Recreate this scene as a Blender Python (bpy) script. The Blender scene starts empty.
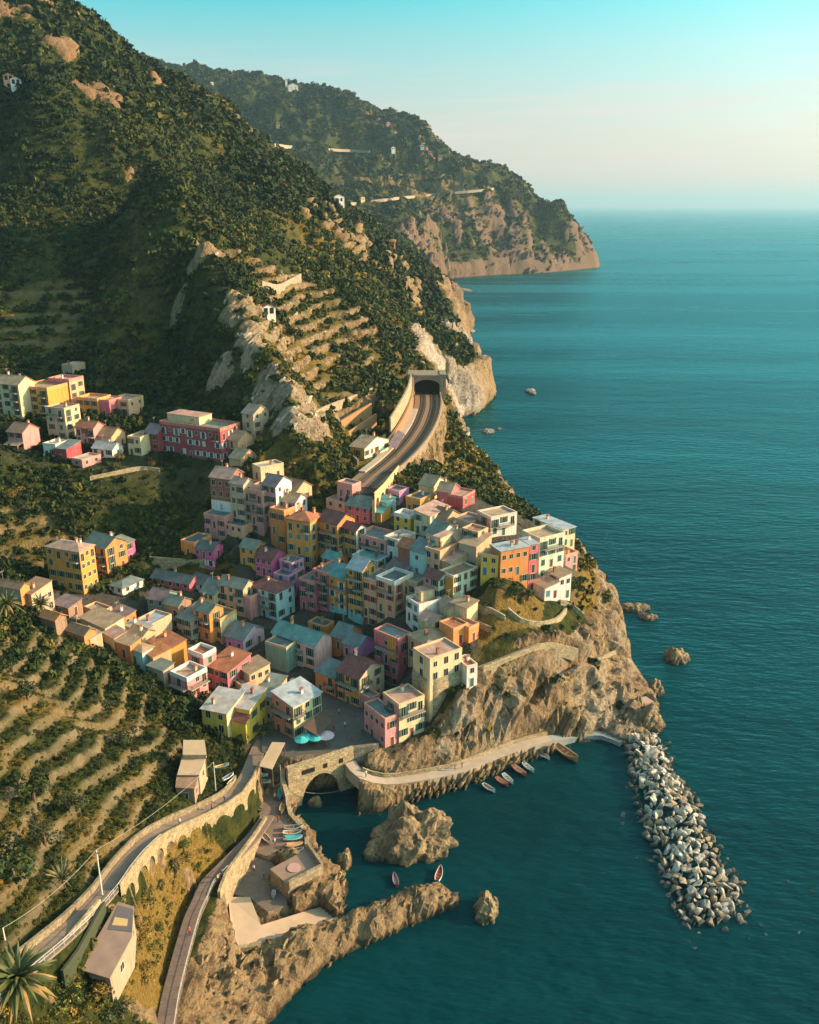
import bpy, bmesh, math, random
import numpy as np
from mathutils import Vector, Matrix
rnd = random.Random(7)
RNG = np.random.default_rng(11)
S = bpy.context.scene
C = S.collection

# ------------------------------------------------------------------ camera geometry (metres, sea level z = 0)
F, CX, CY, H = 900.0, 409.5, 512.0, 120.0
TILT = math.atan((512 - 205) / F)
CT, ST = math.cos(TILT), math.sin(TILT)
def ray(px, py):
    u = (px - CX) / F; v = -(py - CY) / F
    return (u, CT + v * ST, -ST + v * CT)
def PZ(px, py, z):
    d = ray(px, py); t = (z - H) / d[2]; return (d[0] * t, d[1] * t, z)
def PY(px, py, Y):
    d = ray(px, py); t = Y / d[1]; return (d[0] * t, Y, H + d[2] * t)

# ------------------------------------------------------------------ numpy noise
_P = np.random.default_rng(3).permutation(512).astype(np.int64)
def _h(ix, iy, iz):
    return _P[(_P[(_P[ix & 511] + iy) & 511] + iz) & 511]
_G = np.random.default_rng(5).normal(size=(512, 3)); _G /= np.linalg.norm(_G, axis=1)[:, None]
def noise3(x, y, z):
    xi, yi, zi = np.floor(x).astype(np.int64), np.floor(y).astype(np.int64), np.floor(z).astype(np.int64)
    fx, fy, fz = x - xi, y - yi, z - zi
    ux, uy, uz = [t * t * t * (t * (t * 6 - 15) + 10) for t in (fx, fy, fz)]
    def g(a, b, c):
        gr = _G[_h(xi + a, yi + b, zi + c)]
        return gr[..., 0] * (fx - a) + gr[..., 1] * (fy - b) + gr[..., 2] * (fz - c)
    x00 = g(0,0,0) + ux * (g(1,0,0) - g(0,0,0)); x10 = g(0,1,0) + ux * (g(1,1,0) - g(0,1,0))
    x01 = g(0,0,1) + ux * (g(1,0,1) - g(0,0,1)); x11 = g(0,1,1) + ux * (g(1,1,1) - g(0,1,1))
    a = x00 + uy * (x10 - x00); b = x01 + uy * (x11 - x01)
    return (a + uz * (b - a)) * 1.5
def fbm(x, y, z, o=4, g=0.5):
    s = 0; a = 1.0
    for i in range(o):
        s = s + a * noise3(x + 17.3 * i, y - 9.1 * i, z + 4.7 * i); x, y, z = x * 2.03, y * 2.03, z * 2.03; a *= g
    return s
def ridged(x, y, z, o=4):
    s = 0; a = 1.0; n = 0
    for i in range(o):
        s = s + a * (1 - 2 * np.abs(noise3(x + 7.7 * i, y + 3.1 * i, z - 5.3 * i))); n += a
        x, y, z = x * 2.1, y * 2.1, z * 2.1; a *= 0.5
    return s / n
def sstep(a, b, x):
    t = np.clip((x - a) / (b - a), 0, 1); return t * t * (3 - 2 * t)

# ------------------------------------------------------------------ terrain
def _z(*pts): return [PZ(*p) for p in pts]
def _y(*pts): return [PY(*p) for p in pts]
COAST = [(-6, 10), (-10, 60), (-16, 88)] + [PZ(x, y, 0)[:2] for x, y in [
    (265,1026),(285,1003),(300,986),(328,963),(350,951),(385,936),(430,916),(462,906),(457,893),(434,893),(405,904),
    (372,916),(342,925),(344,893),(347,880),(323,868),(313,848),(307,830),(292,818),(296,806),(288,786),(300,772),(330,768),
    (354,768),(360,790),(358,811),(376,812),(397,806),(422,797),(461,787),(500,771),(528,758),(551,744),(600,739),(622,744),
    (640,742),(656,722),(656,703),(645,690)]] + [(60,214),(61.5,226),(63,240),(60,258),(55,272),(52,290),(48,310),(45,340),(41,372)] + \
    [PZ(x, y, 0)[:2] for x, y in [(484,478),(472,458),(460,440),(452,426),(460,417),(478,413),(494,394),(480,385),(470,370),
    (467,352),(463,340),(472,330),(456,318),(447,305),(441,292),(437,281),(445,279),(470,277),(500,275),(545,273),(597,268)]] + \
    [(386,1900),(392,2050),(340,2700),(-1300,2700),(-1300,10)]
COAST = np.array(COAST)
CP = []
# near terraced spur, its footpath and the slope under it
CP += _z((0,985,36),(60,935,32),(105,890,26),(150,838,20),(200,813,15),(233,794,11),(257,745,8),
         (150,798,19.6),(100,840,24.3),(50,890,30.2),(0,930,35.5),(160,716,17.1),(110,770,23.2),(50,850,28.4),(0,860,32.3),(112,730,22),(60,780,27),(20,800,29.5),(105,686,22.2),(60,700,26.8),(20,720,31),(50,628,29.6),(90,656,25),(125,678,21.3),(150,700,18.3),(176,736,15.8),(0,620,33.2),
         (-60,900,37),(-60,780,38),(-60,680,38),(-120,640,42),(0,600,31),(20,606,30),
         (210,770,11.5),(190,790,15.5),
         (20,1000,34),(100,960,27),(110,1000,25),(60,1010,27),(0,1024,34),(150,920,16),(133,935,24),(160,960,12),(140,1015,15),
         (185,950,8.5),(190,905,8.5),(165,1020,8.5),(215,880,8),(240,850,7),(262,825,4.5),(180,870,13),(215,830,11),(225,860,8),
         (255,880,2.5),(285,868,5.5),(310,870,5.5),(275,905,3),(330,912,1.5),(240,930,3.5),(205,950,6),(230,985,4),(280,950,3),(300,935,4),(350,925,1.8),
         (390,912,2.2),(430,902,2.6),(450,899,1.6),(255,1000,2))
# harbour square and main street
CP += _z((270,790,3.5),(290,835,2.5),(270,830,3),(270,770,6),(290,745,8),(340,735,9),(375,745,9),(330,720,9),(250,725,9),(240,690,10.5),(250,660,11),(300,690,10),
         (340,690,11),(215,640,13),(190,625,14),(150,615,17),(110,600,20),(70,600,21),(60,590,22),(30,600,25),(0,575,28),(140,640,18),(100,630,20),(180,665,15),(200,680,14),(160,672,16),
         (270,650,12.5),(290,620,14),(340,640,14),(340,610,17),(310,600,18))
# harbour arm: quay path under the cliff
CP += _z((365,770,6),(385,790,4),(420,777,4),(470,765,3.5),(520,745,3),(550,738,2.5),(600,733,1.8),(625,735,2))
# village ridge
CP += _z((240,590,19),(270,585,20),(200,590,19),(160,590,20),(250,560,24),(280,560,25),(310,560,26),(350,600,19),(380,610,20),(400,630,20),
         (340,555,27),(380,570,27),(400,560,29),(420,600,26),(430,620,24),(400,670,15),(390,690,13),(370,690,11),(430,690,18),(430,650,21),(445,700,16),(460,690,18),
         (270,530,30),(240,525,31),(210,530,29),(300,530,32),(340,530,31),(370,520,33),(400,525,33),(430,530,34),(450,560,33),(470,590,29),(480,578,33),(500,578,33),(530,573,32),
         (455,600,28),(465,630,24),(470,650,21),(480,660,19),(460,530,36),(490,540,35),(520,530,34),(540,560,32),(560,560,30),(570,550,29),(560,598,24),(540,600,25),(520,605,26),
         (440,505,37),(470,505,37),(500,510,35),(400,500,36),(370,500,35),(350,494,33),(340,512,32),(260,490,40),(230,500,36),(290,505,36),(322,506,34.5))
# headland slope and cliff
CP += _z((500,640,22),(530,640,22),(560,630,21),(590,600,19),(600,620,16),(480,680,19),(510,680,18),(540,680,16),(580,660,13),(610,650,10),(630,660,6),(600,700,6),
         (560,700,9),(520,715,8),(480,720,9),(450,740,7),(420,760,6),(430,720,12),(585,560,25),(575,540,27),(610,590,14),(640,700,3))
# gully, upper village, railway
CP += _z((140,570,22),(180,560,23),(180,530,26),(120,550,25),(60,560,24),(0,540,31),(40,530,31),(100,510,34),(150,500,34),(190,500,32),(0,490,40),(50,475,41),(100,473,41),
         (150,470,40),(200,468,40),(240,470,42),(0,445,46),(60,440,46),(100,440,46),(140,447,44),(180,440,45),(220,455,43),(0,410,54),(60,410,52),(110,415,51),(150,420,49),
         (262,470,43),(280,460,46),(310,480,41),(330,476,41),(300,440,50),(330,440,46))
RAILZ = 40.0
CP += _z((375,474,40),(394,459,40),(410,442,40),(421,424,40),(427,402,40),(355,450,40),(372,432,40),(345,425,43),(330,432,44),(395,400,44),(405,385,50),(380,412,43))
CP += _z((436,446,29),(452,452,12),(420,468,30),(440,470,24),(460,480,22),(446,428,33))
# spine and mountain (pixel, distance)
CP += _y((300,418,284),(285,385,297),(270,350,312),(250,315,330),(232,288,342),(205,240,372),(190,215,390),(165,175,428),(150,150,458),
         (200,400,318),(150,400,332),(170,350,368),(200,300,392),(100,360,364),(50,360,360),(0,355,362),(100,300,415),(0,300,405),(50,250,448),(0,200,490),(100,220,480),(150,240,470),(0,100,545),
         (50,100,530),(100,120,520),(0,20,610),(50,50,590),(40,4,650),(88,31,665),(121,62,680),(176,82,720),(227,113,760),(264,150,800),(293,172,830),
         (336,208,870),(368,237,900),(416,269,960),(438,291,1060),(200,160,560),(250,200,520),(250,240,450),(300,250,520),(300,300,430),(330,340,400),(320,370,368),(310,400,340),
         (350,380,375),(350,300,470),(370,330,440),(380,360,420),(400,300,560),(400,345,462),(425,372,436),(432,365,450),(412,368,446),(425,330,560),(440,320,680),(455,340,600),(450,365,500),(465,375,500),(475,390,520),(330,415,320),(360,400,350),(355,250,640))
# far headland
CP += _y((185,85,2350),(240,87,2260),(287,90,2200),(320,100,2170),(357,114,2140),(395,124,2100),(422,146,2060),(438,157,2040),(459,170,2010),(481,184,1980),(508,197,1950),
         (535,210,1925),(561,221,1905),(578,237,1890),(588,253,1882),(340,205,1690),(375,203,1720),(410,196,1760),(450,194,1830),(490,190,1930),(300,150,1960),(350,155,1960),(400,165,1960),(250,140,1900),(200,100,2150),
         (300,200,1560),(400,235,1480),(425,258,1480),(430,225,1640),(460,225,1740),(490,240,1745),(520,240,1790),(550,245,1830),(440,262,1640))
CP += [(-400,330,95),(-400,520,250),(-640,700,380),(-260,230,78),(-170,120,64),(-120,60,56),(-60,40,42),(-40,20,30),(-200,20,75),(-130,165,48),(-160,215,52),(-135,260,52),(-180,300,66),
       (-600,300,190),(-900,1000,420),(-700,1300,330),(-300,1150,160),(-150,1150,90),(-40,1150,60),(-500,1750,330),(-900,2100,420),(-100,2650,300),(200,2650,120),(-600,2650,420),(-1200,100,250),(-1200,1600,450),
       (-300,900,180),(-500,950,300),(-150,1450,110),(330,2100,60)]
CP = np.array(CP)
def _rbf_fit(P):
    d = np.linalg.norm(P[:, None, :2] - P[None, :, :2], axis=2)
    n = len(P); sc = 100.0
    A = np.zeros((n + 3, n + 3)); A[:n, :n] = d / sc; A[:n, :n] -= np.eye(n) * 0.012
    A[:n, n] = 1; A[:n, n+1:] = P[:, :2] / 1000; A[n:, :n] = A[:n, n:].T
    return np.linalg.solve(A, np.r_[P[:, 2], 0, 0, 0])
_W = _rbf_fit(CP)
def rbf(x, y):
    out = np.zeros(x.shape); xf, yf, of = x.ravel(), y.ravel(), out.ravel()
    for i in range(0, xf.size, 40000):
        a, b = xf[i:i+40000], yf[i:i+40000]
        d = np.hypot(a[:, None] - CP[None, :, 0], b[:, None] - CP[None, :, 1])
        of[i:i+40000] = d @ _W[:len(CP)] / 100 + _W[len(CP)] + _W[len(CP)+1] * a / 1000 + _W[len(CP)+2] * b / 1000
    return of.reshape(x.shape)
def seg_dist(x, y, P, closed=False):
    """distance to a polyline, and the parameter (segment index + t) of the nearest point"""
    best = np.full(x.shape, 1e9); par = np.zeros(x.shape); n = len(P)
    for i in range(n if closed else n - 1):
        ax, ay = P[i][:2]; bx, by = P[(i + 1) % n][:2]
        dx, dy = bx - ax, by - ay; L = dx * dx + dy * dy + 1e-9
        t = np.clip(((x - ax) * dx + (y - ay) * dy) / L, 0, 1)
        d = np.hypot(x - ax - t * dx, y - ay - t * dy); m = d < best
        best = np.where(m, d, best); par = np.where(m, i + t, par)
    return best, par
def inside(x, y, P):
    c = np.zeros(x.shape, bool); n = len(P)
    for i in range(n):
        ax, ay = P[i][:2]; bx, by = P[(i + 1) % n][:2]
        if ay == by: continue
        k = (ay > y) != (by > y)
        c ^= k & (x < (bx - ax) * (y - ay) / (by - ay) + ax)
    return c
def axis(knots):
    out = [knots[0][0]]
    for (a, s0), (b, s1) in zip(knots[:-1], knots[1:]):
        x = a
        while x < b - 1e-6:
            f = (x - a) / (b - a); x += s0 + (s1 - s0) * f
            out.append(min(x, b))
        out[-1] = b
    return np.array(out)
XS = axis([(-1150, 14), (-420, 5), (-180, 1.5), (-100, 0.9), (-85, 0.6), (-20, 0.6), (66, 0.6), (75, 0.9), (110, 5), (460, 9)])
YS = axis([(20, 2.0), (62, 0.7), (165, 0.65), (250, 0.7), (420, 1.2), (700, 2.4), (1100, 5), (2650, 12)])
GX, GY = np.meshgrid(XS, YS)

# polylines of paths with their own width (x, y, z points come from the picture's ground plane heights)
def _poly(*p): return [PZ(*q) for q in p]
UP_PATH = _poly((262,740,8.5),(257,748,8.5),(250,765,9.5),(243,780,10.6),(233,794,11.8),(218,804,13.4),(200,813,15),(175,824,17.5),(150,838,20),(132,855,22.3),(118,872,24.4),(105,890,26.2),(85,912,29),(60,935,32),(30,960,34),(0,985,36),(-40,1015,38))
LOW_PATH = _poly((268,815,4.6),(255,834,6),(240,850,7),(222,868,7.8),(207,884,8.3),(200,900,8.6),(193,915,8.6),(184,945,8.6),(176,975,8.6),(170,1000,8.6),(165,1030,8.6),(160,1060,8.6))
QUAY = _poly((350,762,7),(362,775,6),(385,781,4.6),(420,777,4),(450,771,3.7),(470,765,3.5),(500,753,3.2),(525,744,3),(550,738,2.5))
QUAY_END = _poly((550,738,2.5),(575,735,1.2),(602,733,1.2),(622,741,1.0))
HEAD_PATH = _poly((480,668,19.5),(500,660,19.7),(520,652,20),(545,644,19.6),(575,650,15.5))
CUT_PATH = _poly((555,678,12),(585,664,11),(612,652,9.5))
RAIL = _poly((361,487,40),(376,474,40),(394,459,40),(410,442,40),(421,425,40),(426.5,410,40),(427.5,401,40),(427,394.5,40))
STAMPS = [(UP_PATH, 1.6, 2.0), (LOW_PATH, 1.8, 2.0), (QUAY, 1.7, 1.6), (HEAD_PATH, 1.0, 1.2), (CUT_PATH, 0.9, 1.0), (RAIL, 6.0, 1.2)]

def stamp(Z, x, y, P, w, fall, below=0.25):
    P = np.array(P); d, par = seg_dist(x, y, P)
    i = np.clip(par.astype(int), 0, len(P) - 2); t = par - i
    zp = P[i, 2] + (P[i + 1, 2] - P[i, 2]) * t - below
    k = 1 - sstep(w, w + fall, d)
    return Z + (zp - Z) * k
SETTLE = np.array([(-40,190),(-10,225),(20,215),(-60,250),(-110,290),(-70,290),(-5,280),(-45,160)])

_sd, _ = seg_dist(GX, GY, COAST, True)
_in = inside(GX, GY, COAST)
SD = np.where(_in, _sd, -_sd)
Zr = rbf(GX, GY)
# broken ground: strong in the mountains, calm in the village
dset = np.min([np.hypot(GX - a, GY - b) for a, b in SETTLE], axis=0)
calm = sstep(45, 260, dset)
z0 = np.zeros_like(GX)
big = fbm(GX / 150, GY / 150, z0 + 3, 4) * 15 + (ridged(GX / 70, GY / 110, z0 + 8, 4) - 0.35) * 12
far_k = sstep(900, 1500, GY)
big = big + far_k * ((ridged((GX + GY * .3) / 190, GY / 330, z0 + 1, 5) - 0.3) * 62)
Zl = Zr + big * calm * sstep(8, 60, SD) + fbm(GX / 16, GY / 16, z0, 4) * (0.35 + 2.2 * calm)
SLOPE_CAP = 2.3 + 0.9 * noise3(GX / 25, GY / 25, z0 + 9)
Zl = np.minimum(Zl, 0.4 + SD * SLOPE_CAP + 1.6 * np.maximum(0, noise3(GX / 7, GY / 7, z0 + 4)))
# terraces
def spot(px, py, z, r0, r1):
    c = PZ(px, py, z); return 1 - sstep(r0, r1, np.hypot(GX - c[0], GY - c[1]))
def spotY(px, py, Y, r0, r1):
    c = PY(px, py, Y); return 1 - sstep(r0, r1, np.hypot(GX - c[0], GY - c[1]))
near_hill = inside(GX, GY, np.array([PZ(*p)[:2] for p in [(40,622,30),(90,655,25),(150,695,18.5),(184,745,15),(150,800,20),(105,865,26),(55,920,32),(0,960,36),(-60,980,38),(-200,900,44),(-200,640,44),(0,612,34)]]))
near_hill = near_hill.astype(float)
for _ in range(3):
    q = near_hill.copy(); q[1:-1,1:-1] = (near_hill[1:-1,1:-1]*2 + near_hill[:-2,1:-1] + near_hill[2:,1:-1] + near_hill[1:-1,:-2] + near_hill[1:-1,2:]) / 6; near_hill = q
FT = fbm(GX / 22, GY / 22, z0 + 50, 3)
TERR = np.maximum(near_hill, sstep(0.2, 0.55, np.maximum.reduce([
    spotY(300,345,405,22,44), spotY(330,310,440,14,30), spotY(290,380,345,10,24), spotY(50,310,400,14,34)*.6, spotY(20,340,375,14,34)*.6, spotY(345,260,600,16,34), spotY(225,122,770,26,50), spotY(190,115,735,14,30),
    spotY(20,500,240,8,18)*0.6, spot(350,415,43,10,20)*0.6, spotY(430,215,1800,60,120)]) + 0.25 * FT - 0.05) * 0.75)
def terrace(Z, step, wall=0.22):
    k = np.floor(Z / step); f = Z / step - k
    return step * (k + np.where(f < 1 - wall, f * 0.12, 0.12 * (1 - wall) + (f - 1 + wall) / wall * (1 - 0.12 * (1 - wall))))
Zsoft = Zl + 0.9 * noise3(GX / 14, GY / 14, z0 + 22)
_up = np.array(UP_PATH); _ud, _up_par = seg_dist(GX, GY, _up); _k = np.clip(_up_par.astype(int), 0, len(_up) - 2)
ZREF = _up[_k, 2] + (_up[_k+1, 2] - _up[_k, 2]) * (_up_par - _k)
ZREF = ZREF * 0.8 + 0.2 * 20          # the terraces climb gently with the footpath below them
for _ in range(12):
    q = ZREF.copy(); q[1:-1,1:-1] = (ZREF[1:-1,1:-1]*2 + ZREF[:-2,1:-1] + ZREF[2:,1:-1] + ZREF[1:-1,:-2] + ZREF[1:-1,2:]) / 6; ZREF = q
Zrel = Zsoft - ZREF + 40
step_near = ZREF - 40 + terrace(Zrel, 2.0)
Zf_ = Zl + 2.5 * noise3(GX / 40, GY / 40, z0) + 0.8 * noise3(GX / 9, GY / 9, z0)
step_far = terrace(Zf_, 4.2, 0.35)
fr = np.where(near_hill > 0.02, Zrel / 2.0 - np.floor(Zrel / 2.0), Zf_ / 4.2 - np.floor(Zf_ / 4.2))
WALLF = np.where(near_hill > 0.02, sstep(0.76, 0.80, fr), sstep(0.66, 0.72, fr) * 0.8)
Zt = np.where(near_hill > 0.02, step_near, step_far)
Zl = Zl + (Zt - Zl) * np.clip(TERR, 0, 1)
for P, w, fl in STAMPS: Zl = stamp(Zl, GX, GY, P, w, fl)
# level places: harbour square, boat apron, platform, station yard, tunnel recess
def level(Z, pts, z, fall=1.5):
    P = np.array([PZ(p[0], p[1], z)[:2] for p in pts])
    d, _ = seg_dist(GX, GY, P, True); ins = inside(GX, GY, P)
    k = np.where(ins, 1.0, 1 - sstep(0, fall, d)); return Z + (z - 0.25 - Z) * k
Zl = level(Zl, [(336,432),(360,458),(398,428),(376,410)], 40.0, 1.5)
Z = np.where(_in, np.maximum(Zl, 0.15), np.maximum(-9.0, -0.2 + SD * 0.55 + 1.2 * noise3(GX / 6, GY / 6, z0)))
# square and apron are cut AFTER the coast so that their edges stay straight
SQUARE = [(262,752),(290,757),(352,748),(385,742),(372,700),(330,690),(300,700),(262,728)]
APRON = [(262,828),(300,826),(308,846),(297,850),(258,850)]
def level2(Z, pts, z, fall=0.8):
    P = np.array([PZ(p[0], p[1], z)[:2] for p in pts])
    d, _ = seg_dist(GX, GY, P, True); ins = inside(GX, GY, P)
    k = np.where(ins, 1.0, 1 - sstep(0, fall, d)); return Z + (z - 0.3 - Z) * k
Z = level2(Z, SQUARE, 8.8)
Z = level2(Z, [(262,770),(284,775),(292,815),(304,830),(312,848),(270,856),(252,850),(262,815)], 3.0)

LOWQ = [(232,893),(238,869),(256,857),(272,862),(290,884),(286,905),(268,912),(250,898)]
SLIP = [(228,897),(250,897),(261,925),(322,906),(336,918),(240,952),(231,925)]
PLAT = [(270,869),(296,855),(307,848),(321,868),(288,885)]
Z = np.where(inside(GX, GY, np.array([PZ(p[0], p[1], 2.5)[:2] for p in [(226,893),(236,862),(256,850),(272,857),(300,880),(292,905),(325,900),(342,920),(238,958),(226,925)]])), np.minimum(Z, 1.2), Z)
Z = level2(Z, LOWQ, 2.5); Z = level2(Z, [(228,897),(250,897),(261,925),(262,945),(240,952),(231,925)], 2.3, .5); Z = level2(Z, [(255,927),(290,915),(322,906),(336,918),(290,934),(255,945)], .5, .5)
Z = level2(Z, PLAT, 4.5, .5)
# the bank is cut back steeply where the arcade carries the upper path
_ap = np.array(UP_PATH[2:12]); _d, _par = seg_dist(GX, GY, _ap); _i = np.clip(_par.astype(int), 0, len(_ap) - 2)
_side = (GX - _ap[_i, 0]) * (_ap[_i+1, 1] - _ap[_i, 1]) - (GY - _ap[_i, 1]) * (_ap[_i+1, 0] - _ap[_i, 0])
Z = Z - 3.6 * (_side < 0) * sstep(2.0, 2.6, _d) * (1 - sstep(4.0, 8.0, _d)) * (_par > 0.02) * (_par < len(_ap) - 1.02)
def gz(x, y):
    """terrain height at a point (bilinear)"""
    i = min(max(int(np.searchsorted(XS, x)) - 1, 0), len(XS) - 2); j = min(max(int(np.searchsorted(YS, y)) - 1, 0), len(YS) - 2)
    a = (x - XS[i]) / (XS[i+1] - XS[i]); b = (y - YS[j]) / (YS[j+1] - YS[j])
    return float((Z[j,i]*(1-a) + Z[j,i+1]*a) * (1-b) + (Z[j+1,i]*(1-a) + Z[j+1,i+1]*a) * b)
def hit(px, py, up=0.0, y0=45.0):
    """the point of the ground (raised by up) that lies under a pixel of the photograph"""
    d = ray(px, py); Y = y0; st = 0.6
    while Y < 2600:
        t = Y / d[1]; x = d[0] * t; z = H + d[2] * t
        if z <= gz(x, Y) + up:
            lo, hi = Y - st, Y
            for _ in range(12):
                m = (lo + hi) / 2; t = m / d[1]
                if H + d[2] * t <= gz(d[0] * t, m) + up: hi = m
                else: lo = m
            t = hi / d[1]; return (d[0] * t, hi, H + d[2] * t)
        st = max(0.5, Y * 0.003); Y += st
    return None
# ------------------------------------------------------------------ object helpers
def tag(o, label=None, cat=None, group=None, kind=None):
    if label: o['label'] = label
    if cat: o['category'] = cat
    if group: o['group'] = group
    if kind: o['kind'] = kind
    return o
def empty(name, loc, rz=0.0, scale=1.0):
    o = bpy.data.objects.new(name, None); C.objects.link(o); o.location = loc; o.rotation_euler = (0, 0, rz)
    o.scale = (scale,) * 3; o.empty_display_size = 0.5
    return o
def link(name, me, parent=None, loc=(0,0,0), rz=0.0):
    o = bpy.data.objects.new(name, me); C.objects.link(o); o.location = loc; o.rotation_euler = (0, 0, rz)
    if parent: o.parent = parent
    return o
def np_mesh(name, verts, quads=None, tris=None, mats=(), mi=None, smooth=False):
    me = bpy.data.meshes.new(name)
    verts = np.asarray(verts, np.float32); nq = 0 if quads is None else len(quads); nt = 0 if tris is None else len(tris)
    loops = np.concatenate(([np.asarray(quads, np.int32).ravel()] if nq else []) + ([np.asarray(tris, np.int32).ravel()] if nt else []))
    me.vertices.add(len(verts)); me.vertices.foreach_set('co', verts.ravel())
    me.loops.add(len(loops)); me.loops.foreach_set('vertex_index', loops)
    me.polygons.add(nq + nt)
    st = np.concatenate([np.arange(nq) * 4, nq * 4 + np.arange(nt) * 3]).astype(np.int32)
    me.polygons.foreach_set('loop_start', st)
    try: me.polygons.foreach_set('loop_total', np.concatenate([np.full(nq, 4), np.full(nt, 3)]).astype(np.int32))
    except Exception: pass
    for m in mats: me.materials.append(m)
    if mi is not None: me.polygons.foreach_set('material_index', np.asarray(mi, np.int32))
    me.polygons.foreach_set('use_smooth', np.full(nq + nt, smooth))
    me.update(calc_edges=True); me.validate()
    return me
class MB:
    """collects boxes, prisms, tubes and loose faces into one mesh"""
    def __init__(self): self.v = []; self.f = []; self.m = []
    def add(self, vs, fs, m=0):
        n = len(self.v); self.v += [tuple(p) for p in vs]
        for f in fs: self.f.append(tuple(n + i for i in f)); self.m.append(m)
    def box(self, x0, x1, y0, y1, z0, z1, m=0):
        self.add([(x0,y0,z0),(x1,y0,z0),(x1,y1,z0),(x0,y1,z0),(x0,y0,z1),(x1,y0,z1),(x1,y1,z1),(x0,y1,z1)],
                 [(0,3,2,1),(4,5,6,7),(0,1,5,4),(1,2,6,5),(2,3,7,6),(3,0,4,7)], m)
    def obox(self, o, ax, ay, az, m=0):
        """box from a corner and three edge vectors"""
        o, ax, ay, az = map(Vector, (o, ax, ay, az))
        p = [o, o+ax, o+ax+ay, o+ay, o+az, o+ax+az, o+ax+ay+az, o+ay+az]
        self.add(p, [(0,3,2,1),(4,5,6,7),(0,1,5,4),(1,2,6,5),(2,3,7,6),(3,0,4,7)], m)
    def tube(self, pts, r, n=6, m=0, cap=True):
        pts = [Vector(p) for p in pts]; rs = r if isinstance(r, (list, tuple)) else [r] * len(pts); b = len(self.v)
        for i, p in enumerate(pts):
            d = (pts[min(i+1, len(pts)-1)] - pts[max(i-1, 0)]).normalized()
            a = d.cross(Vector((0,0,1)) if abs(d.z) < .9 else Vector((1,0,0))).normalized(); c = d.cross(a)
            for k in range(n):
                t = 2 * math.pi * k / n; self.v.append(tuple(p + (a * math.cos(t) + c * math.sin(t)) * rs[i]))
        for i in range(len(pts) - 1):
            for k in range(n):
                k2 = (k + 1) % n; self.f.append((b+i*n+k, b+i*n+k2, b+(i+1)*n+k2, b+(i+1)*n+k)); self.m.append(m)
        if cap:
            self.f.append(tuple(b + k for k in range(n-1, -1, -1))); self.m.append(m)
            self.f.append(tuple(b + (len(pts)-1)*n + k for k in range(n))); self.m.append(m)
    def mesh(self, name, mats, smooth=False):
        me = bpy.data.meshes.new(name); me.from_pydata(self.v, [], self.f)
        for m in (mats if isinstance(mats, (list, tuple)) else [mats]): me.materials.append(m)
        me.polygons.foreach_set('material_index', self.m)
        if smooth: me.polygons.foreach_set('use_smooth', [True] * len(self.f))
        me.update(); return me
    def build(self, name, mats, parent=None, loc=(0,0,0), rz=0.0, smooth=False):
        return link(name, self.mesh(name, mats, smooth), parent, loc, rz)

# ------------------------------------------------------------------ materials
class NT:
    def __init__(self, name):
        self.mat = bpy.data.materials.new(name); self.mat.use_nodes = True
        self.t = self.mat.node_tree; self.n = self.t.nodes; self.b = self.n['Principled BSDF']; self.out = self.n['Material Output']
        self.b.inputs['Roughness'].default_value = 0.9
        self.b.inputs['Specular IOR Level'].default_value = 0.25
    def L(self, a, b): self.t.links.new(a, b)
    def node(self, t, **k):
        n = self.n.new(t)
        for a, v in k.items(): setattr(n, a, v)
        return n
    def coord(self, scale=(1,1,1), obj=True, rot=(0,0,0)):
        if obj: s = self.node('ShaderNodeTexCoord').outputs['Object']
        else: s = self.node('ShaderNodeNewGeometry').outputs['Position']
        m = self.node('ShaderNodeMapping'); m.inputs['Scale'].default_value = scale; m.inputs['Rotation'].default_value = rot
        self.L(s, m.inputs['Vector']); return m.outputs['Vector']
    def noise(self, vec, scale, detail=4, rough=0.55):
        n = self.node('ShaderNodeTexNoise'); n.inputs['Scale'].default_value = scale; n.inputs['Detail'].default_value = detail
        n.inputs['Roughness'].default_value = rough; self.L(vec, n.inputs['Vector']); return n.outputs['Fac']
    def ramp(self, fac, stops, interp='LINEAR'):
        r = self.node('ShaderNodeValToRGB'); e = r.color_ramp.elements; r.color_ramp.interpolation = interp
        while len(e) < len(stops): e.new(0.5)
        for i, (p, c) in enumerate(stops):
            e[i].position = p; e[i].color = (c if len(c) == 4 else (*c, 1)) if isinstance(c, (tuple, list)) else (c, c, c, 1)
        self.L(fac, r.inputs['Fac']); return r.outputs['Color']
    def mix(self, fac, a, b, mode='MIX'):
        m = self.node('ShaderNodeMix', data_type='RGBA', blend_type=mode)
        for s, v in ((m.inputs['Factor'], fac), (m.inputs['A'], a), (m.inputs['B'], b)):
            if isinstance(v, (int, float)): s.default_value = v
            elif isinstance(v, (tuple, list)): s.default_value = (*v, 1) if len(v) == 3 else v
            else: self.L(v, s)
        return m.outputs['Result']
    def math(self, op, a, b=0.0, clamp=False):
        m = self.node('ShaderNodeMath', operation=op); m.use_clamp = clamp
        for s, v in ((m.inputs[0], a), (m.inputs[1], b)):
            if isinstance(v, (int, float)): s.default_value = v
            else: self.L(v, s)
        return m.outputs['Value']
    def attr(self, name):
        a = self.node('ShaderNodeAttribute'); a.attribute_name = name; return a
    def bump(self, h, strength=0.5, dist=0.2, normal=None):
        b = self.node('ShaderNodeBump'); b.inputs['Strength'].default_value = strength; b.inputs['Distance'].default_value = dist
        self.L(h, b.inputs['Height'])
        if normal: self.L(normal, b.inputs['Normal'])
        return b.outputs['Normal']
    def color(self, c): self.L(c, self.b.inputs['Base Color'])
    def normal(self, n): self.L(n, self.b.inputs['Normal'])
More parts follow.
